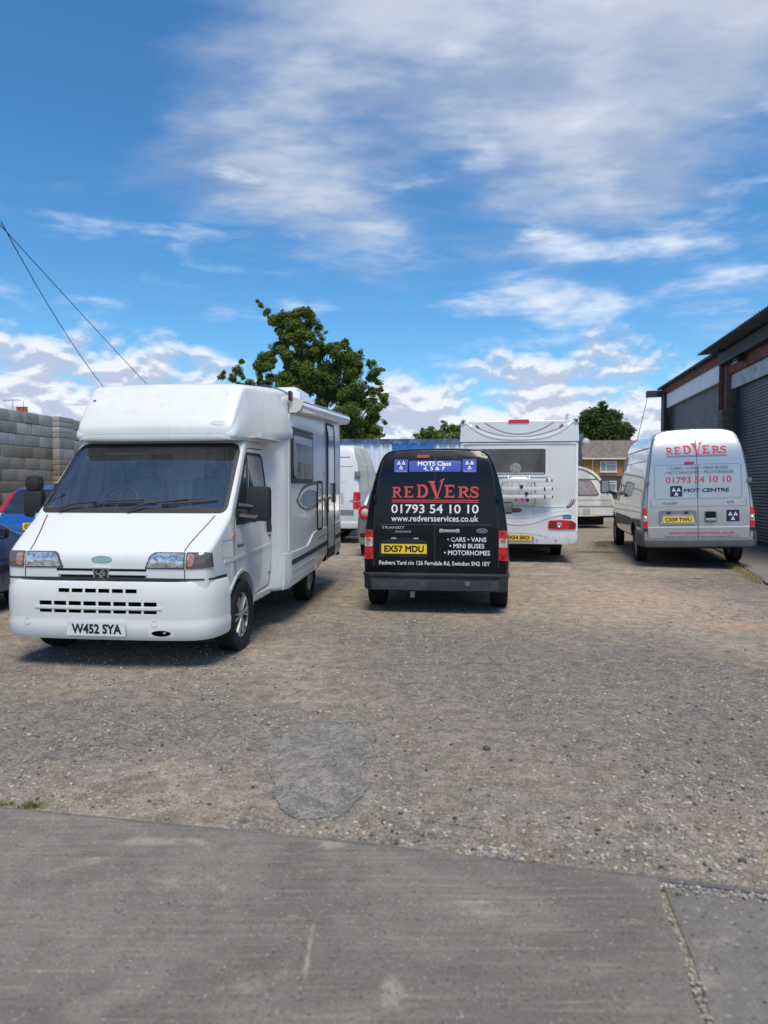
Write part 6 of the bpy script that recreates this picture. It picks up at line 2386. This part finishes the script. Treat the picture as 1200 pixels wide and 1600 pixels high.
    # awning cassette along the eaves
    ap = [(0, -.075), (.075, -.075), (.125, -.045), (.145, .0), (.130, .045), (.095, .072), (.03, .085), (0, .085)]
    V, Fc = [], []
    for (yy, zz) in ((1.30, 2.485), (4.62, 2.640)):
        V += [(H1 - .005 + a, yy, zz + b_) for a, b_ in ap]
    n = len(ap)
    Fc = [(i, (i + 1) % n, n + (i + 1) % n, n + i) for i in range(n)] + [tuple(range(n)), tuple(reversed(range(n, 2 * n)))]
    aw = from_data('awning_cassette', V, Fc, mat('awning_white', (.72, .74, .77), .35, coat=.3), root, 40)
    V, Fc = [], []
    for (yy, zz) in ((1.22, 2.481), (1.31, 2.486)):
        V += [(H1 - .004 + a * 1.05, yy, zz + b_ * 1.08) for a, b_ in ap]
    from_data('awning_end_cap', V, [(i, (i + 1) % n, n + (i + 1) % n, n + i) for i in range(n)] + [tuple(range(n)), tuple(reversed(range(n, 2 * n)))], mat('cap_cream', (.62, .60, .53), .5), aw, 40)
    tube('awning_groove', [(H1 + .122, 1.33, 2.535), (H1 + .122, 4.60, 2.690)], .006, M_SEAM, aw, 5)
    Hb.band('roof_rail', [(1.75, 2.615), (4.40, 2.735)], .022, '+', mat('groove_grey', (.4, .4, .4)), .006, .008, .1)
    ml = box('marker_lamp', (H1 + .012, 1.20, 2.585), (.035, .055, .105), M_BLK, root, bev=.008)
    box('marker_lens', (H1 + .024, 1.212, 2.585), (.030, .040, .085), mat('lens_faded', (.55, .12, .12), .3), ml, bev=.006)
    # roof: rooflight, solar panel, saucer aerial
    rb = bmesh.new()
    add_box(rb, (.55, 3.35, 2.80), (.62, .95, .14), bev=.03)
    add_box(rb, (.55, 3.35, 2.87), (.52, .82, .15), bev=.06)
    mesh_obj('rooflight', rb, mat('acrylic_white', (.76, .78, .80), .18, coat=.6), root, 50)
    box('solar_panel', (.33, 1.55, 2.690), (1.25, .9, .03), mat('solar_cells', (.02, .03, .09), .15, coat=.6), root, rx=rad(1.5))
    lathe('saucer_aerial', [(.0, .03), (.03, .03), (.045, .12), (.055, .165), (.065, .17), (.085, .10), (.095, .03), (.10, .012), (.15, .008), (.15, .001)], mat('saucer_cream', (.55, .52, .44), .5), root, 'Z', 28, (-.42, 1.5, 2.685))
    # chassis and wheels
    ub = bmesh.new()
    add_box(ub, (0, 2.1, .40), (1.30, 4.6, .12))
    add_tube(ub, [(-.85, AR, .34), (.85, AR, .34)], .05, 10)
    add_box(ub, (0, 4.3, .50), (2.0, .3, .06))
    mesh_obj('underbody', ub, M_UNDER, root)
    box('rear_step', (1.06, 4.30, .52), (.16, .10, .05), mat('rusty_brown', (.06, .03, .03)), root, bev=.01)
    # inner walls of the front arches keep daylight out
    add_wheels(root, [(.880, 0, 0), (-.870, 0, 0), (.885, AR, 0), (-.885, AR, 0)], .338, .205, .215, 'trim')
    return root


def headlamp_mat():
    if 'headlamp' in MATS:
        return MATS['headlamp']
    m, g, b = principled('headlamp')
    P = g.node('ShaderNodeTexCoord').outputs['Object']
    n = g.noise(g.mapping(P, scale=(1, 1, 1.6)), 14, 4, .6, 1.2)
    g.put(b.inputs['Base Color'], g.mix(g.mapr(n, .35, .65), (.28, .28, .28), (.82, .81, .78)))
    b.inputs['Metallic'].default_value = .7
    b.inputs['Roughness'].default_value = .22
    b.inputs['Coat Weight'].default_value = 1.0
    b.inputs['Coat Roughness'].default_value = .03
    MATS['headlamp'] = m
    return m


build_motorhome()

# ------------------------------------------------------------------ second motorhome, seen from behind
def build_rear_motorhome():
    root = empty('motorhome', (2.62, 13.47, .085), 8.0, 'white motorhome seen from behind with bike rack below its window', 'motorhome')
    grp = mat('motorhome_grp', (.66, .665, .645), .30, coat=.4, var=.04, vscale=1.2, dirt=(.5, .48, .44), dirt_amt=.18, dscale=2, streak=.35)
    low = mat('motorhome_bumper_grp', (.70, .71, .705), .26, coat=.5, dirt=(.5, .48, .44), dirt_amt=.12, dscale=2)
    W = 1.128
    hk = [(.3, W), (2.8, W), (3.0, W)]
    z = 2.755
    st = [(0, .022, z - .02, .05, .40, .012, 1), (.006, .010, z - .008, .06, .39, .015, 1), (.03, .002, z, .07, .385, .02, 1), (.10, 0, z, .08, .38, .02, 1), (2, 0, z, .08, .38, .02, 1), (4.0, 0, z, .08, .38, .02, 1), (4.5, 0, z, .08, .38, .02, 1), (5.2, .06, z - .08, .12, 2.0, .02, .98), (5.55, .12, z - .30, .12, 2.02, .02, .95), (5.62, .2, z - .5, .08, 2.05, .0, .9)]
    AR = 1.62
    B = Body('body', loft_bm(cut_grid(hk, st)), grp, M_DARK, root, [arch_cut(AR, .36, .43, .72, 1.4), arch_cut(AR, .36, .43, -1.4, -.72)])
    # cab at the far end
    hw2 = [(.3, .92), (.5, .97), (1.0, .96), (1.3, .93), (2.1, .82)]
    s2 = [(4.4, 0, 2.05, .08, .38, .02, 1), (4.9, 0, 2.05, .08, .38, .02, 1), (5.3, 0, 1.60, .08, .38, .02, 1), (5.55, 0, 1.30, .08, .38, .02, 1), (6.1, .02, 1.0, .08, .38, .02, 1), (6.2, .12, .9, .06, .42, .01, 1)]
    Cb = Body('cab', loft_bm(cut_grid(hw2, s2)), low, M_DARK, root, [arch_cut(5.35, .36, .42, .66, 1.3), arch_cut(5.35, .36, .42, -1.3, -.66)])
    for sd in '+-':
        Cb.patch('cab_window', round_poly([(4.6, 1.25), (5.42, 1.25), (5.2, 1.6), (4.98, 1.92), (4.6, 1.92)], .05), sd, M_GLASSD, .004, .006, .1)
        B.patch('side_window', rect(1.6, 2.7, 1.45, 2.05, .06), sd, M_GLASSD, .014, .016, .3)
        B.patch('side_window', rect(3.2, 4.1, 1.45, 2.05, .06), sd, M_GLASSD, .014, .016, .3)
    Cb.patch('windscreen', round_poly([(-.85, 1.38), (.85, 1.38), (.78, 1.98), (-.78, 1.98)], .07), 'F', M_GLASSD, .004, .006, .1)
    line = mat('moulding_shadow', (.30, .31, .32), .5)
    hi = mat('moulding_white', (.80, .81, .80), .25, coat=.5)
    # top cap with its curved mouldings
    cap = B.patch('rear_cap', [(-1.118, 2.355), (1.118, 2.355)] + round_poly([(1.122, 2.36), (1.108, 2.742), (-1.108, 2.742), (-1.122, 2.36)], [.0, .03, .03, .0]), 'R', low, .030, .034, .2)
    arc = lambda a, zc, dz, p=2.0: [(a * k / 12, zc + dz * abs(k / 12) ** p) for k in range(-12, 13)]
    B.band('cap_moulding', arc(.66, 2.500, .225), .020, 'R', line, .034, .006, .06, False, cap)
    B.band('cap_moulding', arc(.86, 2.445, .21), .018, 'R', line, .034, .006, .06, False, cap)
    B.band('cap_moulding', arc(1.00, 2.415, .33, 3.2), .045, 'R', hi, .040, .014, .06, False, cap)
    B.band('cap_edge', [(-1.118, 2.345), (1.118, 2.345)], .016, 'R', line, .022, .012, .3)
    B.band('cap_edge', [(-1.10, 2.320), (1.10, 2.320)], .024, 'R', hi, .016, .012, .3)
    for s_ in (-1, 1):
        e = B.patch('cap_ear', ellipse(s_ * 1.075, 2.742, .052, .056, 20), 'R', low, .040, .05, .2)
        lathe('marker_lamp', [(-.050, .030), (-.058, .022), (-.060, .001)], mat('lens_maroon', (.25, .015, .03), .2, coat=.5), e, 'Y', 16, (s_ * 1.078, 0, 2.745))
        B.patch('cap_lamp', round_poly([(s_ * .755, 2.628), (s_ * .780, 2.610), (s_ * .835, 2.672), (s_ * .815, 2.690)], .01), 'R', mat('lens_maroon', (.2, .02, .02)), .040, .008, .2)
        B.band('side_bead', [(s_ * 1.095, .62), (s_ * 1.095, 2.32)], .045, 'R', hi, .010, .012, .2)
    B.patch('high_brake_light', rect(-.205, .190, 2.712, 2.762, .012), 'R', mat('brake_bar', (.50, .02, .04), .2, coat=.5), .042, .014, .2)
    # window
    cream = mat('window_surround', (.72, .71, .66), .4)
    wf = B.patch('rear_window', rect(-.975, .552, 1.668, 2.255, .05), 'R', cream, .018, .022, .3)
    B.band('window_rebate', rect(-.925, .502, 1.722, 2.205, .03), .014, 'R', M_SEAM, .0205, .004, .1, True, wf)
    B.patch('window_pane', rect(-.92, .497, 1.728, 2.200, .03), 'R', mat('smoked_acrylic', (.050, .045, .042), .06, coat=.8, var=.5, vscale=2.0), .020, .002, .3, wf)
    B.patch('reflection_sill', rect(-.90, .48, 1.728, 1.752, .008), 'R', mat('sill_pale', (.45, .45, .44), .4), .0225, .001, .3, wf)
    cu = mat('curtain_shadow', (.030, .028, .030), .35, coat=.7)
    B.patch('curtain', round_poly([(.32, 1.755), (.47, 1.755), (.47, 2.18), (.40, 2.18), (.34, 1.98)], .03), 'R', cu, .0225, .001, .3, wf)
    B.patch('lamp_shade', ellipse(-.06, 1.84, .11, .10, 20), 'R', mat('shade_pale', (.24, .24, .24), .3, coat=.6, var=.3, vscale=14), .0225, .001, .3, wf)
    # lower moulded panel
    lowp = chaikin([(-1.09, 1.245), (-1.05, 1.14), (-.92, 1.085), (-.58, 1.075), (-.20, 1.10), (0, 1.102), (.20, 1.10), (.58, 1.075), (.92, 1.085), (1.05, 1.14), (1.09, 1.245)], 2)
    lp = B.patch('lower_panel', [(1.098, .62), (1.09, .48), (1.07, .405), (.98, .388), (-.98, .388), (-1.07, .405), (-1.09, .48), (-1.098, .62)] + lowp, 'R', low, .034, .045, .12)
    B.band('panel_edge', lowp, .012, 'R', line, .036, .006, .06, False, lp)
    B.band('panel_swell', chaikin([(-.95, .98), (-.62, .94), (-.30, .82), (0, .775), (.30, .82), (.62, .94), (.95, .98)], 2), lambda t: .05 + .05 * math.sin(math.pi * t), 'R', hi, .044, .014, .06, False, lp)
    B.band('panel_swell', chaikin([(-.98, 1.04), (-.66, 1.01), (-.35, .91), (0, .875), (.35, .91), (.66, 1.01), (.98, 1.04)], 2), .03, 'R', hi, .040, .010, .06, False, lp)
    B.band('panel_edge', chaikin([(-.55, .50), (-.30, .565), (0, .575), (.30, .565), (.55, .50)], 2), .008, 'R', line, .037, .004, .06, False, lp)
    for s_ in (-1, 1):
        t = B.patch('tail_light', round_poly([(s_ * .562, .672), (s_ * .70, .655), (s_ * 1.085, .662), (s_ * 1.095, .775), (s_ * 1.02, .825), (s_ * .80, .838), (s_ * .575, .825)], .03), 'R', M_RED, .052, .022, .08)
        B.patch('dark_lens', round_poly([(s_ * .575, .690), (s_ * .72, .680), (s_ * .72, .822), (s_ * .585, .812)], .02), 'R', M_DKRED, .056, .006, .08, t)
        B.patch('dark_lens', round_poly([(s_ * .96, .680), (s_ * 1.075, .685), (s_ * 1.08, .770), (s_ * 1.0, .81), (s_ * .96, .82)], .02), 'R', M_DKRED, .056, .006, .08, t)
        lathe('reversing_lamp', [(-.050, .055), (-.066, .050), (-.070, .032), (-.062, .020), (-.062, .001)], M_CHROME, t, 'Y', 20, (s_ * .770, 0, .742))
        B.patch('corner_stripe', chaikin([(s_ * .935, 1.06), (s_ * 1.0, 1.10), (s_ * 1.045, 1.17), (s_ * 1.062, 1.245), (s_ * 1.040, 1.245), (s_ * 1.015, 1.17), (s_ * .975, 1.115), (s_ * .905, 1.075)], 1), 'R', mat('stripe_maroon', (.20, .04, .05), .4), .040, .002, .1)
        B.patch('corner_stripe', chaikin([(s_ * .915, 1.095), (s_ * .97, 1.13), (s_ * 1.0, 1.18), (s_ * 1.015, 1.24), (s_ * 1.004, 1.24), (s_ * .985, 1.18), (s_ * .955, 1.14), (s_ * .905, 1.105)], 1), 'R', mat('stripe_black', (.03, .03, .035), .4), .040, .002, .1)
    B.patch('sticker', rect(.84, 1.0, .858, .936, .006), 'R', mat('sticker_blue', (.06, .13, .20), .4, var=.3, vscale=20), .037, .002, .1)
    B.text('sticker_lettering', 'Motorhomes', .855, .985, .885, .905, 'R', M_WTXT, .040, .0)
    oval_badge(B, -.045, 1.022, .112, .046, 'R', None, mat('badge_rim_dark', (.05, .03, .03), .3), mat('badge_maroon', (.22, .025, .03), .3, coat=.5), None, .040)
    plate(B, 'HX54 ERO', -.275, .247, .437, .547, 'R', M_YPLATE, root, .048)
    box('plate_lamp', (.290, -.055, .495), (.040, .035, .105), M_CHROME, root, bev=.014)
    for cx in (.36, .715):
        lathe('screw_cap', [(-.036, .014), (-.042, .010), (-.042, .001)], M_BLK, root, 'Y', 10, (cx, 0, .442))
    # bike rack folded against the panel
    rk = bmesh.new()
    y0 = -.16
    add_tube(rk, [(-.315, y0, 1.12), (-.318, y0, 1.52)] + [(-.318 + .06 * (1 - math.cos(rad(a))), y0, 1.52 + .06 * math.sin(rad(a))) for a in (30, 60)] + [(-.24, y0, 1.605), (-.10, y0, 1.64), (.10, y0, 1.64), (.235, y0, 1.605), (.285, y0, 1.57), (.305, y0, 1.52), (.312, y0, 1.12), (.312, y0 + .03, 1.09)], .022, 8)
    add_tube(rk, [(-.315, y0, 1.12), (-.315, -.02, 1.12)], .014, 6)
    add_tube(rk, [(.312, y0, 1.12), (.312, -.02, 1.12)], .014, 6)
    add_tube(rk, [(-.20, y0, 1.62), (-.20, -.02, 1.70)], .012, 6)
    add_tube(rk, [(.20, y0, 1.62), (.20, -.02, 1.70)], .012, 6)
    for xx in (-.13, .0, .24):
        add_tube(rk, [(xx, y0 + .02, 1.60), (xx, y0 + .02, 1.27)], .009, 6)
    rack = mesh_obj('bike_rack', rk, M_ALU, root, 50)
    for zz, x1 in ((1.600, .60), (1.435, .61), (1.285, .615)):
        rl = box('rack_rail', ((-.32 + x1) / 2, y0 - .03, zz), (x1 + .32, .060, .066), mat('rail_silver', (.70, .71, .72), .45, metal=.15), rack, bev=.008)
        box('rail_end', (x1 + .012, y0 - .03, zz), (.030, .060, .052), mat('lens_maroon', (.2, .02, .02)), rl, bev=.008)
        box('rail_strap', (x1 - .13 + (.05 if zz > 1.5 else 0), y0 - .03, zz), (.028, .075, .070), M_BLK, rl, bev=.006)
    for (xx, zz, m_) in ((-.05, 1.235, 'r'), (.06, 1.235, 'r'), (.155, 1.22, 'b'), (.14, 1.35, 'k'), (.045, 1.485, 'b')):
        lathe('rack_knob', [(0, .006), (-.02, .03), (-.045, .034), (-.06, .024), (-.062, .001)], {'r': mat('knob_red', (.40, .08, .08), .4), 'b': M_BLK, 'k': M_BLK}[m_], rack, 'Y', 14, (xx, y0 - .03, zz))
    # underneath
    ub = bmesh.new()
    add_box(ub, (0, 3.0, .42), (1.5, 5.6, .12))
    add_box(ub, (0, .35, .335), (1.7, .5, .10), bev=.03)
    add_tube(ub, [(-.85, AR, .36), (.85, AR, .36)], .05, 10)
    add_box(ub, (.62, 1.0, .30), (.22, .3, .12), bev=.02)
    mesh_obj('underbody', ub, M_UNDER, root)
    add_wheels(root, [(.88, AR, 0), (-.88, AR, 0), (.84, 5.35, 0), (-.84, 5.35, 0)], .34, .21, .21, 'steel')
    box('roof_box', (-.55, 1.0, 2.80), (.5, .4, .07), low, root, bev=.02)
    box('roof_box', (.45, 1.1, 2.80), (.4, .4, .06), low, root, bev=.02)
    tube('aerial_stub', [(.98, .5, 2.76), (.95, .5, 2.90), (.99, .5, 2.93)], .025, mat('dish_grey', (.4, .4, .4)), root, 8)


build_rear_motorhome()


# ------------------------------------------------------------------ hatchbacks
def build_hatchback(name, loc, yaw, paint, label, lamps='pillar', scale=1.0, plate_txt=None, H=1.47, tailgate=None, light_glass=False):
    root = empty(name, loc, yaw, label, 'car', None, scale)
    k = H / 1.47
    hwk = [(.18, .74), (.28, .80), (.5, .825), (.7, .83), (.85, .815), (.95, .79), (1.2 * k, .715), (1.4 * k, .63), (1.5 * k, .57)]
    st = [(0, .10, .86, .06, .30, .01, 1), (.01, .05, .93, .07, .27, .01, 1), (.05, .015, 1.00, .08, .25, .01, 1), (.14, 0, 1.12 * k, .09, .24, .015, 1), (.27, 0, 1.30 * k, .09, .22, .02, 1), (.40, 0, 1.41 * k, .08, .22, .02, 1), (.60, 0, 1.445 * k, .08, .22, .025, 1), (1.2, 0, 1.465 * k, .08, .22, .025, 1), (1.9, 0, 1.44 * k, .08, .22, .025, 1), (2.25, 0, 1.36 * k, .08, .22, .025, 1),
          (2.65, 0, 1.13, .08, .22, .025, 1), (2.90, 0, 1.0, .09, .22, .03, 1), (3.3, 0, .93, .10, .22, .03, .985), (3.62, .02, .83, .10, .22, .02, .96), (3.78, .06, .73, .09, .24, .01, .93), (3.86, .14, .60, .06, .28, .0, .9)]
    AR, AF = .62, 3.10
    cuts = [arch_cut(a, .30, .335, x0, x1) for a in (AR, AF) for (x0, x1) in ((.55, 1.0), (-1.0, -.55))]
    B = Body('body', loft_bm(cut_grid(hwk, st)), paint, M_DARK, root, cuts)
    gl = mat('car_glass', (.014, .017, .020), .04, spec=.9, coat=.5)
    for sd in '+-':
        B.patch('side_window', round_poly([(.42, 1.0), (1.34, .985), (1.34, 1.34 * k), (.62, 1.345 * k)], [.05, .03, .03, .08]), sd, gl, .003, .005, .08)
        B.patch('side_window', round_poly([(1.40, .985), (2.62, .965), (2.42, 1.10), (2.08, 1.30 * k), (1.40, 1.34 * k)], [.03, .05, .05, .05, .03]), sd, gl, .003, .005, .08)
        B.band('door_gap', [(1.37, .32), (1.37, 1.34 * k)], .008, sd, M_SEAM, .0015, .003, .08)
        B.band('door_gap', [(2.58, .34), (2.60, .95)], .008, sd, M_SEAM, .0015, .003, .08)
        B.band('side_moulding', [(1.0, .55), (2.74, .55)], .07, sd, M_BLK, .010, .012, .2)
        s_ = 1 if sd == '+' else -1
        mb = bmesh.new()
        add_box(mb, (s_ * .905, 2.42, 1.0), (.19, .11, .135), bev=.045)
        add_box(mb, (s_ * .80, 2.44, .965), (.08, .07, .05), bev=.015)
        mr = mesh_obj('door_mirror', mb, M_BLK if lamps == 'pillar' else paint, root)
        box('mirror_glass', (s_ * .915, 2.362, 1.0), (.145, .008, .10), mat('mirror_silver', (.5, .5, .5)), mr)
    B.patch('windscreen', round_poly([(-.66, 1.02), (.66, 1.02), (.56, 1.34 * k), (-.56, 1.34 * k)], .06), 'F', gl, .004, .006, .08)
    for s_ in (-1, 1):
        B.patch('headlight', rect(*sorted((s_ * .40, s_ * .70)), .60, .74, .04), 'F', M_CLEAR, .008, .02, .06)
    B.patch('grille', rect(-.32, .32, .42, .56, .03), 'F', M_BLK, .008, .02, .1)
    # rear end
    z0 = 1.05
    B.patch('rear_window', round_poly([(-.645, z0), (.645, z0), (.565, 1.385 * k), (-.565, 1.385 * k)], .05), 'R', gl, .005, .007, .06)
    B.band('tailgate_gap', [(-.66, .62), (.66, .62)], .012, 'R', M_SEAM, .003, .004, .08)
    if tailgate:
        B.patch('tailgate', round_poly([(-.665, .63), (.665, .63), (.65, z0 - .02), (-.65, z0 - .02)], .03), 'R', tailgate, .006, .010, .06)
    if lamps == 'pillar':
        for s_ in (-1, 1):
            t = B.patch('tail_light', round_poly([(s_ * .665, 1.07), (s_ * .735, 1.05), (s_ * .655, 1.345 * k), (s_ * .590, 1.345 * k)], .02), 'R', M_RED, .010, .03, .04)
            B.patch('tail_light_lens', round_poly([(s_ * .665, .90), (s_ * .765, .88), (s_ * .745, 1.045), (s_ * .665, 1.06)], .02), 'R', M_CLEAR, .010, .03, .04, t)
    else:
        for s_ in (-1, 1):
            p = B.hit('R', s_ * .66, .93)[0]
            ring = lathe('tail_light', [(-.02, .145), (-.045, .135), (-.052, .105), (-.045, .085), (.01, .080)], M_RED, root, 'Y', 32, (s_ * .655, p.y + .01, .93))
            lathe('reversing_lens', [(-.030, .085), (-.048, .060), (-.052, .001)], mat('lens_cream', (.60, .56, .47), .2, coat=.5), ring, 'Y', 28, (s_ * .655, p.y + .01, .93))
    if plate_txt:
        plate(B, plate_txt, -.26, .26, .80, .911, 'R', M_YPLATE, root, .018)
    B.patch('bumper_strip', rect(-.76, .76, .42, .50, .03), 'R', M_BLK, .012, .02, .08)
    ub = bmesh.new()
    add_box(ub, (0, 1.95, .24), (1.15, 3.5, .10))
    mesh_obj('underbody', ub, M_UNDER, root)
    add_wheels(root, [(.715, AR, 0), (-.715, AR, 0), (.715, AF, 0), (-.715, AF, 0)], .30, .185, .19, 'steel')
    return root


bl = mat('bright_blue_paint', (.012, .095, .36), .22, coat=.6)
bl2 = mat('blue_roof_paint', (.055, .10, .27), .20, coat=1.0, metal=.3)
build_hatchback('hatchback', (-5.52, 11.05, .02), 7.0, bl2, 'blue hatchback with tall red lamps behind the motorhome by the wall', 'pillar', 1.06, 'GK04 VYP', 1.50, bl)
build_hatchback('hatchback', (-5.86, 6.10, 0), 7.0, mat('slate_blue_paint', (.060, .105, .225), .22, coat=1.0, metal=.35), 'slate blue car at the left picture edge, only its front wing showing', 'pillar', 1.0, None, 1.47)
build_hatchback('hatchback', (.27, 14.35, .085), 6.0, mat('silver_grey_paint', (.36, .375, .39), .28, coat=.8, metal=.6), 'silver car with round red tail light behind the black van', 'ring', 1.02, None, 1.47)


# ------------------------------------------------------------------ caravan
def build_caravan():
    root = empty('caravan', (3.0, 24.2, .1), 2.0, 'cream touring caravan parked sideways beyond the silver van', 'caravan')
    cream = mat('caravan_cream', (.74, .745, .70), .35, coat=.3, var=.04, dirt=(.45, .44, .38), dirt_amt=.25, streak=.35)
    trim = mat('caravan_trim', (.12, .12, .12), .5)
    # side outline (x to the tow end on the right), swept across the width
    out = [(0.0, .42), (4.55, .42), (5.02, .60), (5.06, .85), (4.93, 1.20), (4.70, 1.55), (4.46, 1.86), (4.18, 2.06), (3.80, 2.18), (3.2, 2.22), (.5, 2.22), (.1, 2.1), (0, 1.8)]
    pts = round_poly(out, [.05, .15, .10, .12, .15, .15, .15, .15, .15, .15, .2, .15, .1], 4)
    bm = bmesh.new()
    rings = []
    cx, cz = 2.5, 1.3
    for (yy, k) in ((0, .985), (.012, .995), (.04, 1.0), (2.06, 1.0), (2.09, .995), (2.10, .985)):
        rings.append([bm.verts.new((cx + (x - cx) * k, yy, cz + (z - cz) * k)) for x, z in pts])
    n = len(pts)
    for A, Bq in zip(rings, rings[1:]):
        for i in range(n):
            bm.faces.new((A[i], A[(i + 1) % n], Bq[(i + 1) % n], Bq[i]))
    f1 = bm.faces.new(rings[0])
    f2 = bm.faces.new(list(reversed(rings[-1])))
    bmesh.ops.triangulate(bm, faces=[f1, f2])
    bmesh.ops.recalc_face_normals(bm, faces=bm.faces)
    B = Body('body', bm, cream, M_DARK, root)
    edge = [(x, z) for x, z in chaikin([(3.0, 2.13), (3.75, 2.10), (4.12, 1.98), (4.38, 1.79), (4.60, 1.50), (4.80, 1.18)], 2)]
    B.band('roof_trim', [(.2, 2.13), (3.0, 2.13)] + edge, .030, 'R', trim, .012, .014, .1)
    B.band('body_rail', [(.05, 1.72), (4.42, 1.72)], .030, 'R', trim, .010, .012, .3)
    B.band('body_rail', [(.03, .78), (5.0, .78)], .040, 'R', mat('rail_grey', (.30, .30, .29), .5), .012, .012, .3)
    B.band('body_rail', [(.03, 1.0), (4.92, 1.0)], .018, 'R', mat('rail_grey', (.3, .3, .3)), .006, .008, .3)
    wf = B.patch('side_window', round_poly([(3.62, 1.16), (4.50, 1.16), (4.20, 1.68), (3.62, 1.68)], [.08, .10, .10, .08]), 'R', trim, .016, .02, .3)
    B.patch('curtain', round_poly([(3.66, 1.19), (4.45, 1.19), (4.18, 1.65), (3.66, 1.65)], [.07, .09, .09, .07]), 'R', mat('net_curtain', (.40, .36, .36), .35, coat=.6, var=.25, vscale=9), .019, .003, .3, wf)
    w2 = B.patch('side_window', rect(1.2, 2.4, 1.16, 1.66, .08), 'R', trim, .016, .02, .3)
    B.patch('curtain', rect(1.24, 2.36, 1.19, 1.63, .07), 'R', mat('net_curtain', (.4, .4, .4)), .019, .003, .3, w2)
    B.patch('battery_box', rect(3.62, 3.84, .50, .68, .01), 'R', mat('box_yellowed', (.58, .56, .44), .5), .012, .014, .3)
    B.patch('service_hatch', rect(3.92, 4.18, .50, .70, .01), 'R', mat('box_grey', (.46, .46, .45), .5), .012, .014, .3)
    B.patch('locker_lid', rect(4.30, 4.95, .46, .72, .02), 'R', mat('locker_white', (.72, .74, .74), .4), .012, .014, .3)
    ub = bmesh.new()
    add_box(ub, (2.45, 1.05, .27), (4.5, 1.7, .30))  # deepened dark box stands in for the shade beneath the caravan
    add_tube(ub, [(4.9, 1.05, .38), (6.0, 1.05, .40)], .05, 6)
    mesh_obj('chassis_and_shade', ub, M_UNDER, root)
    for yy in (.12, 1.98):
        w = lathe('wheel', [(-.08, .18), (-.085, .28), (-.06, .31), (.06, .31), (.085, .28), (.08, .18)], mat('tyre_rubber', (.02, .02, .02)), root, 'Y', 28, (2.2, yy, .31))
        lathe('rim', [(-.07, .185), (-.05, .10), (-.06, .001)], mat('wheel_grey', (.4, .4, .4)), w, 'Y', 20, (2.2, yy, .31))


build_caravan()
